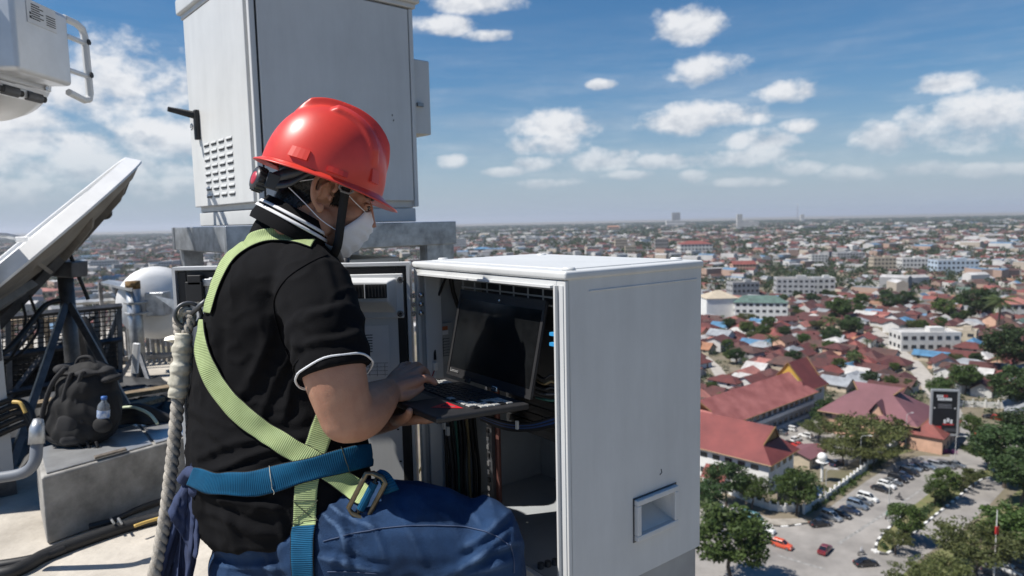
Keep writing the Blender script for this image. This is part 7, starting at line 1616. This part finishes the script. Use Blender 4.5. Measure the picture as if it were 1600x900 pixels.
for x0, x1, y0, y1 in ((0, .008, .008, LHh), (LW-.008, LW, .008, LHh), (.008, LW-.008, LHh-.010, LHh), (.008, LW-.008, .008, .014)): SB(x0, x1, y0, y1, .0002, .0022).build('bezel', m_lapb, lid)
SB(LW*.5-.003, LW*.5+.003, LHh-.016, LHh-.012, .0003, .0018).build('webcam', m_chrome, lid)
def text(body, M3, loc, size, m, parent, name):
    c = bpy.data.curves.new(name, 'FONT'); c.body = body; c.size = size; c.extrude = .0002; t = bpy.data.objects.new(name, c); COL.objects.link(t); t.matrix_world = M4(M3, loc); bpy.context.view_layer.update(); me = evalmesh(t, name); me.transform(t.matrix_world); bpy.data.objects.remove(t); me.materials.clear(); me.materials.append(m); return link(name, me, parent)
text('Lenovo', MS, lap_D+MS @ Vector((.014, .018, .0026)), .012, mat('logo_grey', (.35, .35, .35), .4), lid, 'logo')
key = LB(0, .0145, 0, .0145, 0, .0022); kc = lap_D
m_key = mat('key_black', (.014, .014, .015), .45); m_keyw = mat('key_worn', (.42, .42, .40), .5)
kd = MB(); kd.box((0, 0, .001), (.0150, .0150, .0022), None, 0, .88); kme = [kd.mesh('key', m) for m in (m_key, m_keyw)]
LB(.020, LW-.020, .030, .132, .0002, .0008).build('keyboard_tray', mat('tray_black', (.01, .01, .011), .6), lap)
for r_ in range(6):
    for k in range(16):
        x = .0285+k*.0186; y = .039+r_*.0172; wn = (k < 3 and r_ < 3) or (k > 12) or (r_ == 5 and k > 9)
        o = link('key', kme[1 if wn and (k+r_) % 4 else 0], lap); o.matrix_parent_inverse = Matrix.Identity(4); o.matrix_basis = M4(ML, lap_D+ML @ Vector((x, y, .0009))); o.matrix_parent_inverse = lap.matrix_basis.inverted()
LB(LW*.32, LW*.58, .150, .222, .0002, .0009).build('touchpad', mat('touchpad', (.03, .03, .032), .35), lap, bevel=.0005)
mb = MB(); tri = [lap_D+ML @ Vector((x, y, .0008)) for x, y in ((.238, .150), (.300, .150), (.262, .205))]; mb.prism(tri, n_*.0004); st = mb.build('sticker', mat('sticker_red', (.60, .02, .03), .4), lap)
for a, b in (((.252, .158), (.266, .182)), ((.282, .158), (.262, .176))): MB().tube([lap_D+ML @ Vector((a[0], a[1], .0014)), lap_D+ML @ Vector((b[0], b[1], .0014))], .0012, 4).build('sticker_line', m_lapb, st)
text('AB 07', ML @ Matrix.Rotation(math.pi, 3, 'Z') if False else ML @ Matrix(((1, 0, 0), (0, -1, 0), (0, 0, -1))), lap_D+ML @ Vector((.255, .215, .0012)), .001, m_keyw, st, 'sticker_mark') if False else None
for x, z in ((.09, .006), (.20, .006)): SB(x, x+.02, .002, .014, .002, .008).build('hinge', m_chrome if x > .1 else m_lapb, lap, bevel=.002)
# ================================================================== backpack and bottle
m_pack = mat('pack_black', (.009, .009, .010), .85, var=.2, vs=12, bump=.4, bs=280, dist=.001); m_pack2 = mat('pack_grey', (.018, .018, .020), .85, bump=.4, bs=280, dist=.001)
gq = G(128, 700, ROOF+hB); bd = (gq-Vector((0, 0, CAMZ))).dot(CM @ Vector((0, 0, -1)))+.06; bp = thing('backpack', gq, 'slumped black backpack sitting on the concrete plinth', 'backpack'); pb = lambda x, y, dd=0: P(x, y, bd+dd)
mb = MB(); zb_ = ROOF+hB+.012; k_ = bd/2.62
for i, (x, y, rw, rd, rh) in enumerate(((128, 668, .125, .095, .075), (130, 640, .118, .092, .10), (136, 606, .108, .085, .095), (150, 640, .095, .08, .11), (140, 585, .090, .065, .05), (105, 660, .075, .085, .085))): mb.ell(pb(x, y), (rw*k_, rd*k_, rh*k_), 14)
def pfold(c, k): return .010*noise.noise(c*11)+.006*(1-abs(noise.noise(Vector((c.x*18, c.y*18, c.z*7))))*2)
body = remeshed('body', mb, m_pack, .008, 5, .5, pfold, bp)
zlo = zb_-.004
for v__ in body.data.vertices: v__.co.z = max(v__.co.z, zlo)
mb = MB(); mb.ell(pb(108, 664, -.085), (.055, .03, .06), 12); mb.ell(pb(112, 685, -.085), (.05, .03, .025), 10); remeshed('front_pocket', mb, m_pack2, .008, 4, .5, pfold, bp)
mb = MB(); mb.ell(pb(138, 580, -.01), (.115, .085, .020), 12); mb.ell(pb(104, 576, -.01), (.05, .06, .03), 10); mb.ell(pb(172, 590, -.01), (.05, .06, .022), 10); remeshed('top_flap', mb, m_pack2, .007, 2, .5, lambda c, k: .016*noise.noise(c*16), bp)
for pts in ([(102, 575), (84, 596), (72, 625), (66, 655), (72, 682), (92, 690)], [(112, 582), (100, 620), (96, 660), (104, 690)], [(130, 580), (120, 610), (122, 640), (130, 660)]):
    MB().tube(spline([pb(x, y, -.09) for x, y in pts], 8), .011, 8).build('shoulder_strap', m_pack2, bp, True)
MB().tube(spline([pb(118, 572, -.02), pb(124, 560, -.02), pb(140, 558, -.02), pb(150, 570, -.02)], 8), .008, 8).build('haul_loop', m_pack2, bp, True)
for k in range(3): MB().tube(spline([pb(122+k*14, 690, -.085), pb(128+k*12, 700, -.09), pb(150-k*8, 704, -.09)], 6), .006, 6).build('webbing_end', m_pack, bp, True)
bdb = bd-.075; bt = thing('water_bottle', P(161, 655, bdb), 'small clear water bottle with blue label in the backpack side pocket', 'bottle'); b0 = P(161, 660, bdb)
MBt = Matrix.Rotation(.12, 3, 'Y')
mb = MB(); mb.lathe([(.001, 0), (.022, 0), (.025, .006), (.025, .07), (.022, .082), (.010, .098), (.010, .108), (.001, .108)], 20, M4(MBt, b0)); mb.build('shell', mat('bottle_plastic', (.55, .62, .70), .12, trans=.75, var=.02), bt, True)
mb = MB(); mb.lathe([(.0255, .025), (.0258, .026), (.0258, .058), (.0255, .059)], 20, M4(MBt, b0)); mb.build('label', mat('bottle_label', (.06, .16, .40), .4, var=.4, vs=60, col2=(.5, .55, .6)), bt, True)
mb = MB(); mb.lathe([(.011, .106), (.0125, .107), (.0125, .118), (.001, .119)], 16, M4(MBt, b0)); mb.build('cap', mat('cap_blue', (.04, .13, .40), .4), bt, True)
MB().ell(P(160, 664, bdb-.012), (.042, .022, .035), 12).build('side_pocket', m_pack, bp, True)
